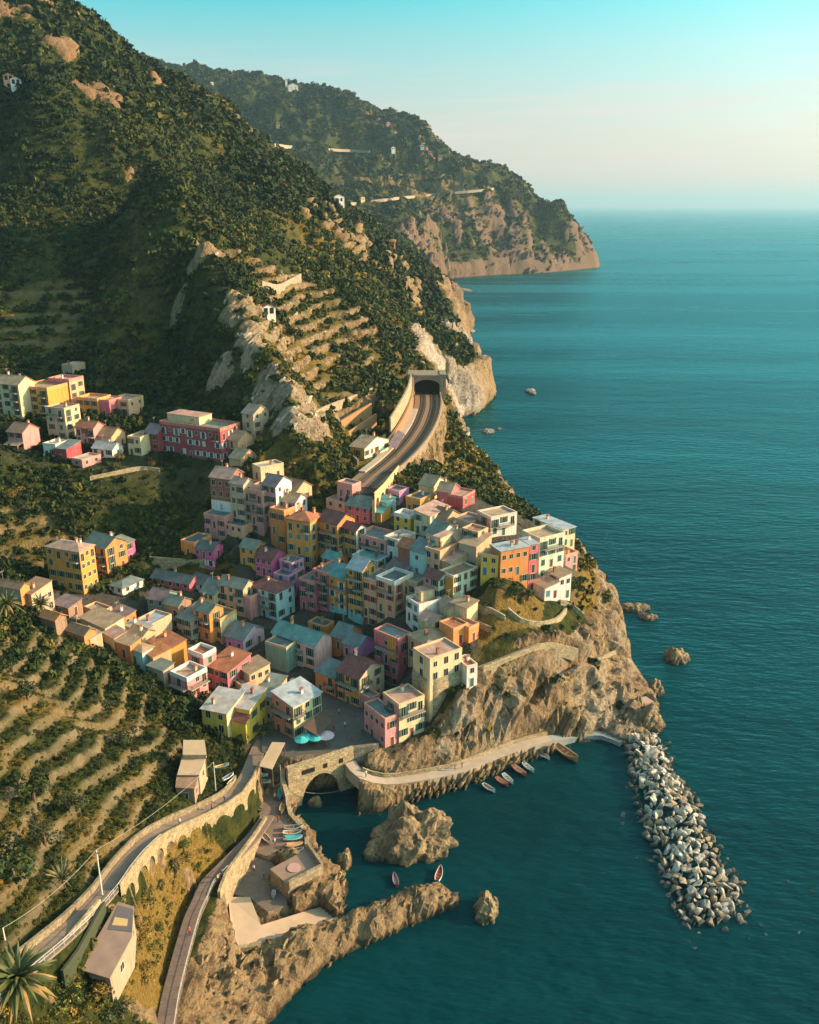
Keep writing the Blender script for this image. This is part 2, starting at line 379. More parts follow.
def strata(n, p, sa, sb, ss):
    """coordinates along the tilted bedding of the rock"""
    BDv = Vector((0.50, 0.22, 0.84)).normalized(); b1 = BDv.cross(Vector((0.3, 0.95, 0))).normalized(); b2 = BDv.cross(b1)
    c = n.node('ShaderNodeCombineXYZ')
    for i, (v, s) in enumerate(((b1, sa), (b2, sb), (BDv, ss))):
        d = n.node('ShaderNodeVectorMath', operation='DOT_PRODUCT'); n.L(p, d.inputs[0]); d.inputs[1].default_value = v * s; n.L(d.outputs['Value'], c.inputs[i])
    return c.outputs['Vector']
_mc = {}
def cached(f):
    def w(*a):
        k = (f.__name__,) + a
        if k not in _mc: _mc[k] = f(*a)
        return _mc[k]
    return w
@cached
def m_plain(name, c, rough=0.8, var=0.25, sc=1.5):
    n = NT(name); f = n.noise(n.coord(), sc, 5)
    n.color(n.mix(f, tuple(x * (1 - var) for x in c), tuple(min(1, x * (1 + var)) for x in c))); n.b.inputs['Roughness'].default_value = rough
    return n.mat
@cached
def m_wall(c):
    """lime render with rain streaks, patches of older paint and damp near the foot"""
    n = NT('painted_render'); p = n.coord()
    ob = n.node('ShaderNodeObjectInfo')
    sh = n.node('ShaderNodeVectorMath', operation='ADD'); n.L(p, sh.inputs[0]); n.L(ob.outputs['Location'], sh.inputs[1]); p = sh.outputs['Vector']
    a = n.noise(p, 0.35, 4); st = n.node('ShaderNodeMapping'); st.inputs['Scale'].default_value = (2.2, 2.2, 0.22); n.L(p, st.inputs['Vector'])
    s = n.noise(st.outputs['Vector'], 1.0, 5, 0.65); g = n.noise(p, 5, 3)
    base = n.mix(n.ramp(a, [(0.35, 0.0), (0.65, 1.0)]), c, tuple(min(1, 0.85 * x + 0.05) for x in c))
    base = n.mix(n.ramp(s, [(0.46, 0.0), (0.75, 0.9)]), base, tuple(x * 0.50 for x in c))
    base = n.mix(n.ramp(g, [(0.58, 0.0), (0.70, 0.6)]), base, (0.33, 0.28, 0.22))
    n.color(base); n.normal(n.bump(g, 0.25, 0.05)); n.b.inputs['Roughness'].default_value = 0.92
    return n.mat
@cached
def m_roof(c):
    """clay or slate tiles in courses, patchy with lichen"""
    n = NT('roof_tiles'); p = n.coord()
    w = n.node('ShaderNodeTexWave', wave_type='BANDS', bands_direction='X'); w.inputs['Scale'].default_value = 1.1; w.inputs['Distortion'].default_value = 0.6; n.L(p, w.inputs['Vector'])
    w2 = n.node('ShaderNodeTexWave', wave_type='BANDS', bands_direction='Y'); w2.inputs['Scale'].default_value = 0.9; w2.inputs['Distortion'].default_value = 0.8; n.L(p, w2.inputs['Vector'])
    a = n.noise(p, 0.5, 5, 0.65); b = n.noise(p, 3.5, 3)
    k = n.mix(n.ramp(a, [(0.3, 0.0), (0.7, 1.0)]), tuple(x * 0.55 for x in c), tuple(min(1, x * 1.3) for x in c))
    k = n.mix(n.ramp(b, [(0.5, 0.0), (0.66, 0.65)]), k, tuple(0.45 * x + 0.14 for x in c))
    h = n.math('ADD', w.outputs['Fac'], w2.outputs['Fac'])
    k = n.mix(n.math('MULTIPLY', h, 0.16), k, tuple(x * 0.5 for x in c))
    n.color(k); n.normal(n.bump(h, 0.35, 0.08)); return n.mat
@cached
def m_stone(c):
    n = NT('dry_stone'); p = n.coord((1, 1, 1.6))
    v = n.node('ShaderNodeTexVoronoi'); v.inputs['Scale'].default_value = 1.6; n.L(p, v.inputs['Vector'])
    e = n.node('ShaderNodeTexVoronoi', feature='DISTANCE_TO_EDGE'); e.inputs['Scale'].default_value = 1.6; n.L(p, e.inputs['Vector'])
    a = n.noise(p, 0.5, 5)
    hs = n.node('ShaderNodeSeparateColor'); n.L(v.outputs['Color'], hs.inputs['Color'])
    k = n.mix(hs.outputs['Red'], tuple(x * 0.7 for x in c), tuple(x * 1.25 for x in c))
    k = n.mix(n.ramp(e.outputs['Distance'], [(0.0, 0.75), (0.09, 0.0)]), k, tuple(x * 0.35 for x in c))
    k = n.mix(n.ramp(a, [(0.5, 0.0), (0.75, 0.6)]), k, (0.10, 0.10, 0.05))
    n.color(k); n.normal(n.bump(e.outputs['Distance'], 0.6, 0.15)); return n.mat
@cached
def m_paving(c):
    n = NT('paving'); p = n.coord()
    b = n.node('ShaderNodeTexBrick'); b.inputs['Scale'].default_value = 0.9; n.L(p, b.inputs['Vector'])
    b.inputs['Color1'].default_value = (*[x * 1.1 for x in c], 1); b.inputs['Color2'].default_value = (*[x * 0.85 for x in c], 1); b.inputs['Mortar'].default_value = (*[x * 0.6 for x in c], 1)
    a = n.noise(p, 0.35, 6, 0.65)
    n.color(n.mix(n.ramp(a, [(0.4, 0.0), (0.75, 0.7)]), b.outputs['Color'], tuple(x * 0.5 for x in c))); return n.mat
@cached
def m_rock(c, warm):
    """bedded shale and sandstone: tilted strata, cracks, dark wet foot"""
    n = NT('bedded_rock'); p = n.coord((1, 1, 1), False)
    a = n.noise(strata(n, p, 0.9, 0.5, 0.07), 1.1, 7, 0.62); b = n.noise(p, 0.12, 6, 0.6); d = n.noise(p, 1.4, 6, 0.65)
    k = n.ramp(a, [(0.3, tuple(x * 0.45 for x in c)), (0.45, c), (0.6, warm), (0.75, tuple(x * 0.8 for x in c))])
    k = n.mix(n.ramp(b, [(0.4, 0.0), (0.7, 0.6)]), k, tuple(x * 0.62 for x in warm))
    k = n.mix(n.ramp(d, [(0.35, 0.7), (0.5, 0.0)]), k, tuple(x * 0.3 for x in c))
    g = n.node('ShaderNodeSeparateXYZ'); n.L(p, g.inputs['Vector'])
    wet = n.math('ADD', g.outputs['Z'], n.math('MULTIPLY', d, 1.8))
    k = n.mix(n.ramp(n.math('MULTIPLY', wet, 0.25), [(0.28, 0.75), (0.62, 0.0)]), k, (0.05, 0.045, 0.035))
    n.color(k); n.normal(n.bump(n.math('ADD', a, d), 0.9, 0.6)); return n.mat
# ------------------------------------------------------------------ terrain mesh
dzx = np.gradient(Z, axis=1) / np.gradient(GX, axis=1); dzy = np.gradient(Z, axis=0) / np.gradient(GY, axis=0)
SLP = np.hypot(dzx, dzy)
NX, NY = -dzx / np.sqrt(1 + SLP**2), -dzy / np.sqrt(1 + SLP**2)
rk = sstep(1.25, 1.9, SLP - 0.7 * sstep(300, 330, GY) * sstep(-60, -80, GX) + 0.35 * fbm(GX / 30, GY / 30, z0 + 2, 3) - 0.35 * sstep(500, 800, GY))
rk = np.maximum(rk, 1 - sstep(3, 11 + 16 * sstep(700, 1400, GY), SD + (4 + 16 * sstep(700, 1400, GY)) * fbm(GX / 12, GY / 12, z0 + 6, 3)))
ROCKS = [spotY(258,335,320,5,14), spotY(240,300,338,4,12), spotY(275,365,303,5,13), spotY(290,395,293,5,13), spotY(300,412,287,5,12), spotY(222,392,315,4,10),
         spotY(60,60,600,4,15), spotY(100,95,560,8,24), spotY(20,40,620,8,22), spotY(165,120,640,6,18), spotY(45,20,640,8,20), spotY(120,165,510,5,12),
         spotY(470,385,500,22,50), spotY(450,365,480,12,26), spotY(350,260,640,6,16), spotY(505,235,1770,40,110), spotY(585,262,1870,25,60), spotY(455,255,1720,20,60), spotY(430,255,1500,30,70), spotY(290,210,560,8,20),
         spotY(310,470,300,6,16), spotY(325,455,305,4,10), spotY(420,365,455,8,18), spotY(270,245,470,5,13), spotY(455,330,640,12,26), spotY(205,235,375,4,10)]
brk = fbm(GX / 14, GY / 9, z0 + 12, 4)
brk2 = fbm(GX / 26, GY / 34, Z / 40, 5); brk3 = fbm(GX / 16, GY / 80, Z / 120, 4)
for r in ROCKS: rk = np.maximum(rk, np.where(GY > 420, sstep(0.42, 0.62, r * 0.55 + 0.52 * np.where(GY > 1100, brk3 + .25, brk2) * (r > 0.02)), sstep(0.3, 0.6, r * (0.75 + 0.5 * brk) + 0.3 * brk * (r > 0.02) - 0.02)))
HEAD = inside(GX, GY, np.array([PZ(*p)[:2] for p in [(440,770,2),(430,700,20),(480,664,20),(560,650,17),(600,600,18),(590,560,24),(575,530,26)]] + [(75,300),(90,200),PZ(560,790,0)[:2]]))
rk = np.maximum(rk, HEAD * sstep(-0.35, 0.15, brk + 0.25))
NEARROCK = inside(GX, GY, np.array([PZ(*p)[:2] for p in [(150,1030,10),(195,960,7),(215,905,7),(262,860,4),(320,860,4),(480,890,0),(470,920,0),(280,1040,0)]]))
rk = np.maximum(rk, NEARROCK * 1.0)
BANK = inside(GX, GY, np.array([PZ(*p)[:2] for p in [(0,1000,34),(105,892,26),(200,815,14),(262,745,8),(255,822,6),(232,848,7),(203,880,8),(186,905,8.5),(172,970,8.5),(160,1040,8.5),(0,1120,30)]])).astype(float)
rk = rk * (1 - BANK * (0.95 - 0.75 * sstep(0.1, 0.45, fbm(GX / 7, GY / 7, z0 + 15, 3))))
SHEDB = spot(190,765,16,8,14); rk = rk * (1 - .8 * SHEDB)
rk = np.clip(rk * (1 - 0.9 * near_hill), 0, 1)
rk = rk * (1 - 0.8 * inside(GX, GY, np.array([PZ(*p)[:2] for p in [(30,592,24),(150,588,21),(245,545,28),(205,530,30),(262,520,33),(345,505,35),(400,494,36),(480,500,36),(565,545,28),(555,588,26),(440,600,27),(425,660,20),(415,690,14),(300,745,9),(190,680,15)]])))
# cliffs and bare rock are carved by ledges and clefts along the bedding (true displacement)
BD = np.array((0.50, 0.22, 0.84)); BD /= np.linalg.norm(BD)
B1 = np.cross(BD, (0.3, 0.95, 0)); B1 /= np.linalg.norm(B1); B2 = np.cross(BD, B1)
def bed(x, y, z): return (x*B1[0]+y*B1[1]+z*B1[2], x*B2[0]+y*B2[1]+z*B2[2], x*BD[0]+y*BD[1]+z*BD[2])
ba, bb, bs = bed(GX, GY, Z)
st_near = ridged(ba / 4.2, bb / 7.5, bs / 22 + 2, 4); st_mid = ridged(ba / 13, bb / 22, bs / 45 + 7, 3); st_far = ridged(ba / 24.0, bb / 50.0, bs / 90 + 5, 4)
lump = fbm(GX / 5, GY / 5, Z / 5, 3)
near_w = 1 - sstep(330, 600, GY)
cleft = 1.5 * sstep(0.66, 0.94, ridged(ba / 10, bb / 14, bs / 70 + 3, 2)) + 0.5 * sstep(0.7, 0.95, ridged(ba / 3.6, bb / 8, bs / 40 + 9, 2))
amp = rk * (near_w * -1.7 * cleft * (1 - .5 * NEARROCK) + near_w * ((st_near * 0.8 + st_mid * 2.6 - 0.5) * (1 - 0.1 * NEARROCK) + lump * (0.3 + 0.9 * NEARROCK)) + (1 - near_w) * (st_far * 9.0 + lump * 0.8))
keep = np.ones_like(Z)
for P, w, fl in STAMPS:
    d, _ = seg_dist(GX, GY, P); keep *= sstep(w * 0.9, w * 0.9 + 1.6, d)
for pts, zz in ((SQUARE, 8.8), (APRON, 3.0), (LOWQ, 2.5), (SLIP, 2.0), (PLAT, 5.0)):
    keep *= 1 - inside(GX, GY, np.array([PZ(p[0], p[1], zz)[:2] for p in pts]))
for pts, zz in ((SLIP, 1.5), (LOWQ, 2.5), (PLAT, 5.0)):
    d, _ = seg_dist(GX, GY, np.array([PZ(p[0], p[1], zz)[:2] for p in pts]), True); keep = keep * sstep(0.2, 2.2, d)
amp = amp * keep * np.where(_in, np.clip((SD + 1.5) / 3, 0.15, 1), 0)
VX, VY, VZ = GX + NX * amp, GY + NY * amp, Z + amp * np.where(SLP > 0.5, 0.45, 0.8) * np.where(amp > 0, 1, .6)
VZ = np.where(_in & (SD > .5), np.maximum(VZ, 0.12), VZ)
Z = np.where(rk > .05, VZ, Z)
ny, nx = Z.shape
idx = np.arange(ny * nx).reshape(ny, nx)
keepq = (SD[:-1,:-1] > -38) & ~((GY[:-1,:-1] > 700) & (SD[:-1,:-1] < -20))
q = np.stack([idx[:-1,:-1], idx[:-1,1:], idx[1:,1:], idx[1:,:-1]], -1)[keepq]
used = np.unique(q); remap = np.full(ny * nx, -1); remap[used] = np.arange(len(used))
verts = np.stack([VX, VY, VZ], -1).reshape(-1, 3)[used]
TM = NT('ground_cover'); n = TM
p = n.coord((1,1,1), False)
sep = n.node('ShaderNodeSeparateXYZ'); n.L(p, sep.inputs['Vector'])
a = n.noise(p, 0.035, 6, 0.6); b = n.noise(p, 0.35, 6, 0.62); d = n.noise(p, 2.2, 4, 0.6)
green = n.mix(n.ramp(b, [(0.36, 0.0), (0.62, 1.0)]), (0.016, 0.028, 0.010), (0.066, 0.070, 0.016))
gold = n.mix(n.ramp(d, [(0.35, 0.0), (0.65, 1.0)]), (0.14, 0.095, 0.022), (0.30, 0.19, 0.05))
dry = n.attr('dry').outputs['Fac']
veg = n.mix(n.ramp(n.math('ADD', n.math('MULTIPLY', dry, 0.9), n.math('MULTIPLY', n.math('ADD', a, b), 0.42)), [(0.55, 0.0), (1.0, 0.9)]), green, gold)
veg = n.mix(n.ramp(n.noise(p, 0.9, 5, 0.7), [(0.55, 0.0), (0.72, 0.7)]), veg, (0.035, 0.045, 0.012))
town = n.mix(d, (0.05, 0.05, 0.045), (0.12, 0.11, 0.09))
veg = n.mix(n.attr('town').outputs['Fac'], veg, town)
wall = n.mix(d, (0.16, 0.125, 0.07), (0.29, 0.23, 0.14))
veg = n.mix(n.attr('wall').outputs['Fac'], veg, wall)
bv = strata(n, p, 0.55, 0.3, 0.04)
s1 = n.noise(bv, 1.0, 8, 0.66); s2 = n.noise(p, 0.09, 6, 0.6); s3 = n.noise(p, 0.8, 7, 0.68)
rc = n.ramp(s1, [(0.30, (0.035, 0.03, 0.026)), (0.40, (0.16, 0.11, 0.065)), (0.5, (0.37, 0.26, 0.135)), (0.58, (0.22, 0.165, 0.105)), (0.66, (0.40, 0.29, 0.16)), (0.78, (0.13, 0.10, 0.08))])  # dark low end of the ramp paints the shade of crevices
pale = n.attr('pale').outputs['Fac']
rc = n.mix(n.math('MULTIPLY', pale, 0.8), rc, n.ramp(s3, [(0.3, (0.22, 0.20, 0.17)), (0.6, (0.52, 0.48, 0.41))]))
rc = n.mix(n.ramp(s2, [(0.42, 0.0), (0.7, 0.65)]), rc, (0.17, 0.105, 0.06))
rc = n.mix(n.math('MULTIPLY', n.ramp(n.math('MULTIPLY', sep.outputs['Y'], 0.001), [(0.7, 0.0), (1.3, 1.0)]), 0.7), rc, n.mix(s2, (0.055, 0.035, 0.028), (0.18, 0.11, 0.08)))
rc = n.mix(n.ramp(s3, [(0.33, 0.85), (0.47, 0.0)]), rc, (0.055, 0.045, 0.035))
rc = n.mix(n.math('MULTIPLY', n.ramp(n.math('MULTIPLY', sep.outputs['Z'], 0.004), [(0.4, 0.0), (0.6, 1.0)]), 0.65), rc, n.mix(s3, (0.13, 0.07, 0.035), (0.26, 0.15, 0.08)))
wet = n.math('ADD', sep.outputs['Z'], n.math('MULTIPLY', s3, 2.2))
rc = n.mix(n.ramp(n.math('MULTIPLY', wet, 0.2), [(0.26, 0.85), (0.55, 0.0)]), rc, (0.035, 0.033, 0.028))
rmask = n.math('ADD', n.attr('rock').outputs['Fac'], n.math('MULTIPLY', n.math('SUBTRACT', s3, 0.5), 1.1))
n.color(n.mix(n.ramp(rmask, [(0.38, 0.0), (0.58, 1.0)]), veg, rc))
n.normal(n.bump(n.math('ADD', n.math('MULTIPLY', s1, 1.8), s3), 1.0, 1.1)); n.b.inputs['Roughness'].default_value = 0.95; n.b.inputs['Specular IOR Level'].default_value = 0.1
me = np_mesh('hillside', verts, remap[q], None, [TM.mat], smooth=True)
dryv = np.clip(near_hill * (0.24 + 0.6 * fbm(GX / 18, GY / 18, z0 + 31, 3)) + 0.5 * TERR * (1 - near_hill), 0, 1)
dryv = np.maximum(dryv, 0.9 * inside(GX, GY, np.array([PZ(*p)[:2] for p in [(105,1024,22),(130,930,20),(160,850,15),(230,830,10),(190,900,9),(160,1030,9)]])))
dryv = np.maximum(dryv, 0.8 * sstep(0.3, 0.7, spot(580,590,20,8,20) + spot(430,470,24,10,30)))
dryv = np.maximum(dryv, 0.42 * (1 - sstep(420, 560, GY)) * sstep(240, 300, GY) * sstep(-75, -45, GX))
dryv = np.maximum(dryv, 0.38 * sstep(-0.1, 0.5, fbm(GX / 90, GY / 130, z0 + 40, 3)) * sstep(-250, -60, GX))
TOWN = np.array([PZ(*p)[:2] for p in [(30,612,22),(30,592,24),(100,590,22),(150,588,21),(230,575,24),(245,545,28),(205,530,30),(262,520,33),(345,505,35),(400,494,36),(480,500,36),(575,545,28),(565,590,25),(440,590,28),(470,650,20),(430,690,18),(390,745,9),(262,752,9),(190,680,15),(100,640,22)]])
town_d, _ = seg_dist(GX, GY, TOWN, True); tin = inside(GX, GY, TOWN)
townv = np.where(tin, 0.9, 0.9 * (1 - sstep(0, 4, town_d))) * (1 - near_hill)
UPT = np.array([PZ(*p)[:2] for p in [(-20,465,44),(-20,410,54),(60,395,54),(130,405,51),(240,415,47),(250,460,44),(200,470,42),(100,470,42)]])
townv = np.maximum(townv, 0.2 * inside(GX, GY, UPT))
garden = inside(GX, GY, np.array([PZ(*p)[:2] for p in [(455,592,30),(500,582,32),(545,590,28),(540,630,22),(480,640,23),(470,610,26)]]))
townv = np.where(garden, 0.05, townv); dryv = np.where(garden, 0.85, dryv)
wallv = np.clip(TERR, 0, 1) * WALLF * (0.75 + 0.5 * fbm(GX / 5, GY / 5, z0 + 60, 2))
palev = np.maximum.reduce([spotY(470,385,500,30,60), spotY(455,360,480,14,30), spotY(270,350,308,20,40) * 0.25, spotY(300,410,287,10,20) * 0.35, spotY(500,245,1770,100,200) * 0.1, spotY(455,330,640,20,40) * .6, HEAD * 0.38 * sstep(-.3, .4, brk)])
for nm, arr in (('rock', rk), ('dry', dryv), ('town', townv), ('wall', wallv), ('pale', palev)):
    at = me.attributes.new(nm, 'FLOAT', 'POINT'); at.data.foreach_set('value', arr.reshape(-1)[used].astype(np.float32))
rq = rk[:-1,:-1][keepq]; yq = GY[:-1,:-1][keepq]
hq = near_hill[:-1,:-1][keepq]
me.polygons.foreach_set('use_smooth', ~(((rq > 0.45) & (yq < 420)) | (hq > .5)))
terrain = tag(link('terrain', me), 'steep green hillside and rocky headland above the sea', 'hillside', kind='structure')

# ------------------------------------------------------------------ sea
W = NT('sea_water'); n = W; p = n.coord((1,1,1), False)
geo = n.node('ShaderNodeNewGeometry')
m1 = n.node('ShaderNodeMapping'); m1.inputs['Rotation'].default_value = (0, 0, 0.5); m1.inputs['Scale'].default_value = (1.0, 2.6, 1); n.L(p, m1.inputs['Vector'])
w1 = n.noise(m1.outputs['Vector'], 0.16, 6, 0.62); w2 = n.noise(m1.outputs['Vector'], 0.02, 5, 0.6)
m2 = n.node('ShaderNodeMapping'); m2.inputs['Rotation'].default_value = (0, 0, -0.15); m2.inputs['Scale'].default_value = (0.25, 1.6, 1); n.L(p, m2.inputs['Vector'])
slick = n.noise(m2.outputs['Vector'], 0.004, 6, 0.6)
h = n.math('ADD', n.math('MULTIPLY', w1, 1.0), n.math('MULTIPLY', w2, 2.6))
n.color(n.mix(n.ramp(slick, [(0.4, 0.0), (0.65, 1.0)]), (0.001, 0.015, 0.021), (0.001, 0.046, 0.056)))
n.L(n.ramp(slick, [(0.42, 0.24), (0.62, 0.40)]), n.b.inputs['Roughness'])
n.b.inputs['Specular IOR Level'].default_value = 0.4; n.b.inputs['IOR'].default_value = 1.33; n.b.inputs['Specular Tint'].default_value = (.04, .72, .82, 1)
n.normal(n.bump(h, 0.55, 0.8))
nb = n.bump(h, 0.6, 1.1)
df = n.node('ShaderNodeBsdfDiffuse'); n.L(nb, df.inputs['Normal']); n.L(n.b.inputs['Base Color'].links[0].from_socket, df.inputs['Color'])
gs = n.node('ShaderNodeBsdfGlossy'); gs.inputs['Color'].default_value = (.17, .66, .72, 1); n.L(nb, gs.inputs['Normal']); n.L(n.b.inputs['Roughness'].links[0].from_socket, gs.inputs['Roughness'])
fn = n.node('ShaderNodeFresnel'); fn.inputs['IOR'].default_value = 1.33; n.L(nb, fn.inputs['Normal'])
wm = n.node('ShaderNodeMixShader'); n.L(fn.outputs['Fac'], wm.inputs['Fac']); n.L(df.outputs['BSDF'], wm.inputs[1]); n.L(gs.outputs['BSDF'], wm.inputs[2])
tr = n.node('ShaderNodeBsdfTransparent'); tr.inputs['Color'].default_value = (0.25, 0.75, 0.72, 1)
mx = n.node('ShaderNodeMixShader'); mx.inputs['Fac'].default_value = 0.14
n.L(wm.outputs['Shader'], mx.inputs[1]); n.L(tr.outputs['BSDF'], mx.inputs[2]); n.L(mx.outputs['Shader'], n.out.inputs['Surface'])
sx = [-70000, -6000, -1000, -300, 300, 1000, 6000, 70000]; sy = [-3000, -200, 60, 300, 1200, 4000, 14000, 70000]
sv = [(x, y, 0) for y in sy for x in sx]; sq = [(j*8+i, j*8+i+1, (j+1)*8+i+1, (j+1)*8+i) for j in range(7) for i in range(7)]
tag(link('sea', np_mesh('sea', sv, sq, None, [W.mat])), 'calm teal sea reaching to the horizon', 'sea', kind='structure')
SB = NT('sea_bed'); SB.b.inputs['Base Color'].default_value = (0.006, 0.05, 0.055, 1)
tag(link('sea_bed', np_mesh('sea_bed', [(x, y, -9.5) for x, y, _ in sv], sq, None, [SB.mat])), 'dark sea bed under the water', 'sea bed', kind='structure')

# ------------------------------------------------------------------ light, sky, camera
SUN_AZ, SUN_EL = math.radians(85), math.radians(20)       # azimuth clockwise from +Y (the view direction)
sd = bpy.data.lights.new('sun', 'SUN'); sd.energy = 5.0; sd.angle = math.radians(0.5); sd.color = (1.0, 0.62, 0.35)
so = bpy.data.objects.new('sun', sd); C.objects.link(so)
sdir = Vector((math.sin(SUN_AZ) * math.cos(SUN_EL), math.cos(SUN_AZ) * math.cos(SUN_EL), math.sin(SUN_EL)))
so.rotation_euler = sdir.to_track_quat('Z', 'Y').to_euler()
wd = bpy.data.worlds.new('World'); S.world = wd; wd.use_nodes = True
wn = wd.node_tree; bg = wn.nodes['Background']; sk = wn.nodes.new('ShaderNodeTexSky'); sk.sky_type = 'NISHITA'; sk.sun_disc = False
sk.sun_elevation = SUN_EL; sk.sun_rotation = SUN_AZ; sk.air_density = 1.0; sk.dust_density = 1.2; sk.ozone_density = 2.0; sk.altitude = 100
def wnode(t, **k):
    q = wn.nodes.new(t)
    for a_, v_ in k.items(): setattr(q, a_, v_)
    return q
tc = wnode('ShaderNodeTexCoord'); sp = wnode('ShaderNodeSeparateXYZ'); wn.links.new(tc.outputs['Generated'], sp.inputs['Vector'])
rp = wnode('ShaderNodeValToRGB'); rp.color_ramp.elements[0].position = 0.0; rp.color_ramp.elements[1].position = 1.0
rp.color_ramp.elements[0].color = (1.0, 0.93, 0.84, 1); rp.color_ramp.elements[1].color = (1.2, 1.65, 1.2, 1)
for ps_, c_ in ((0.10, (0.52, 1.05, 0.96, 1)), (0.2, (0.09, 1.14, 0.94, 1)), (0.36, (1.15, 1.75, 1.3, 1))):
    e = rp.color_ramp.elements.new(ps_); e.color = c_
wn.links.new(sp.outputs['Z'], rp.inputs['Fac'])
mu = wnode('ShaderNodeMix', data_type='RGBA', blend_type='MULTIPLY'); mu.inputs['Factor'].default_value = 1.0
wn.links.new(sk.outputs['Color'], mu.inputs['A']); wn.links.new(rp.outputs['Color'], mu.inputs['B'])
# thin streaks of cloud low over the horizon
mp = wnode('ShaderNodeMapping'); mp.inputs['Scale'].default_value = (2.2, 2.2, 34.0); wn.links.new(tc.outputs['Generated'], mp.inputs['Vector'])
cn = wnode('ShaderNodeTexNoise'); cn.inputs['Scale'].default_value = 2.0; cn.inputs['Detail'].default_value = 7; cn.inputs['Roughness'].default_value = 0.6; wn.links.new(mp.outputs['Vector'], cn.inputs['Vector'])
cr = wnode('ShaderNodeValToRGB'); cr.color_ramp.elements[0].position = 0.47; cr.color_ramp.elements[1].position = 0.72
cr.color_ramp.elements[0].color = (0,0,0,1); cr.color_ramp.elements[1].color = (0.8,)*3 + (1,); wn.links.new(cn.outputs['Fac'], cr.inputs['Fac'])
br = wnode('ShaderNodeValToRGB'); br.color_ramp.elements[0].position = 0.02; br.color_ramp.elements[0].color = (0,0,0,1); br.color_ramp.elements[1].position = 0.16; br.color_ramp.elements[1].color = (0,0,0,1)
e = br.color_ramp.elements.new(0.075); e.color = (1,1,1,1); wn.links.new(sp.outputs['Z'], br.inputs['Fac'])
cm = wnode('ShaderNodeMix', data_type='RGBA', blend_type='MULTIPLY'); cm.inputs['Factor'].default_value = 1.0
wn.links.new(cr.outputs['Color'], cm.inputs['A']); wn.links.new(br.outputs['Color'], cm.inputs['B'])
# pale cream band over the horizon and the brightening of the sky towards the sun
hz = wnode('ShaderNodeValToRGB'); hz.color_ramp.elements[0].color = (.92,)*3 + (1,); hz.color_ramp.elements[1].position = .20; hz.color_ramp.elements[1].color = (0,0,0,1)
e = hz.color_ramp.elements.new(.08); e.color = (.6,)*3 + (1,); wn.links.new(sp.outputs['Z'], hz.inputs['Fac'])
hm = wnode('ShaderNodeMix', data_type='RGBA', blend_type='MIX'); wn.links.new(hz.outputs['Color'], hm.inputs['Factor']); wn.links.new(mu.outputs['Result'], hm.inputs['A']); hm.inputs['B'].default_value = (4.1, 3.15, 2.7, 1)
dt = wnode('ShaderNodeVectorMath', operation='DOT_PRODUCT'); wn.links.new(tc.outputs['Generated'], dt.inputs[0]); dt.inputs[1].default_value = sdir
d1 = wnode('ShaderNodeMath', operation='MULTIPLY_ADD'); wn.links.new(dt.outputs['Value'], d1.inputs[0]); d1.inputs[1].default_value = .5; d1.inputs[2].default_value = .5
d2 = wnode('ShaderNodeMath', operation='POWER'); wn.links.new(d1.outputs['Value'], d2.inputs[0]); d2.inputs[1].default_value = 5.5
gl = wnode('ShaderNodeMix', data_type='RGBA', blend_type='ADD'); wn.links.new(d2.outputs['Value'], gl.inputs['Factor']); wn.links.new(hm.outputs['Result'], gl.inputs['A']); gl.inputs['B'].default_value = (6.4, 6.4, 5.2, 1)
mu = gl
cl = wnode('ShaderNodeMix', data_type='RGBA', blend_type='MIX'); wn.links.new(cm.outputs['Result'], cl.inputs['Factor'])
wn.links.new(mu.outputs['Result'], cl.inputs['A']); cl.inputs['B'].default_value = (4.9, 4.0, 3.8, 1)
wn.links.new(cl.outputs['Result'], bg.inputs['Color']); bg.inputs['Strength'].default_value = 0.095
cd = bpy.data.cameras.new('camera'); cam = bpy.data.objects.new('camera', cd); C.objects.link(cam); S.camera = cam
cam.location = (0, 0, H); cam.rotation_euler = (math.pi / 2 - TILT, 0, 0)
cd.sensor_fit = 'VERTICAL'; cd.sensor_height = 24; cd.lens = F / 1024 * 24; cd.clip_start = 1; cd.clip_end = 200000
S.view_settings.view_transform = 'Standard'; S.view_settings.look = 'None'; S.view_settings.exposure = 1.1; S.view_settings.gamma = 1.0; S.view_settings.use_curve_mapping = False
S.cycles.max_bounces = 5; S.cycles.diffuse_bounces = 2; S.cycles.glossy_bounces = 2; S.cycles.transparent_max_bounces = 8; S.cycles.use_denoising = True
try: S.cycles.use_light_tree = False
except Exception: pass
# ------------------------------------------------------------------ houses
PINK=(.62,.25,.24); ROSE=(.58,.13,.17); MAG=(.60,.10,.27); VIO=(.50,.23,.50); OCH=(.65,.29,.045); ORA=(.68,.24,.055); CRM=(.68,.54,.31); WHT=(.74,.71,.65)
MINT=(.58,.70,.52); AQUA=(.40,.62,.62); BRK=(.30,.12,.075); BEI=(.52,.38,.25); CRI=(.36,.055,.07); PEA=(.70,.39,.22); YEL=(.74,.48,.045); RED=(.50,.13,.09); GRN=(.15,.27,.22); STO=(.38,.30,.19); BRN=(.30,.18,.11); SALM=(.66,.22,.13)
SLATE=(.15,.205,.205); GSL=(.19,.225,.19); TER=(.40,.145,.07); MAR=(.19,.07,.065); TAN=(.40,.285,.18); PALE=(.46,.43,.40); ORR=(.52,.20,.07); CYA=(.10,.36,.38); PUR=(.24,.17,.18); DRK=(.10,.13,.13); PKT=(.46,.29,.23); BLG=(.36,.42,.46)  # SLATE is slate grey with the teal of shade put into its colour
HOUSES = []
def Hs(label, l, t, r, by, roof, wc, rc, **o): HOUSES.append((label, l, t, r, by, roof, wc, rc, o))
G, Hh, FL, SA, SB_, HP = 'gable_a', 'gable_b', 'flat', 'shed_a', 'shed_b', 'hip'
g1 = 'tall houses at the back edge of the old village'
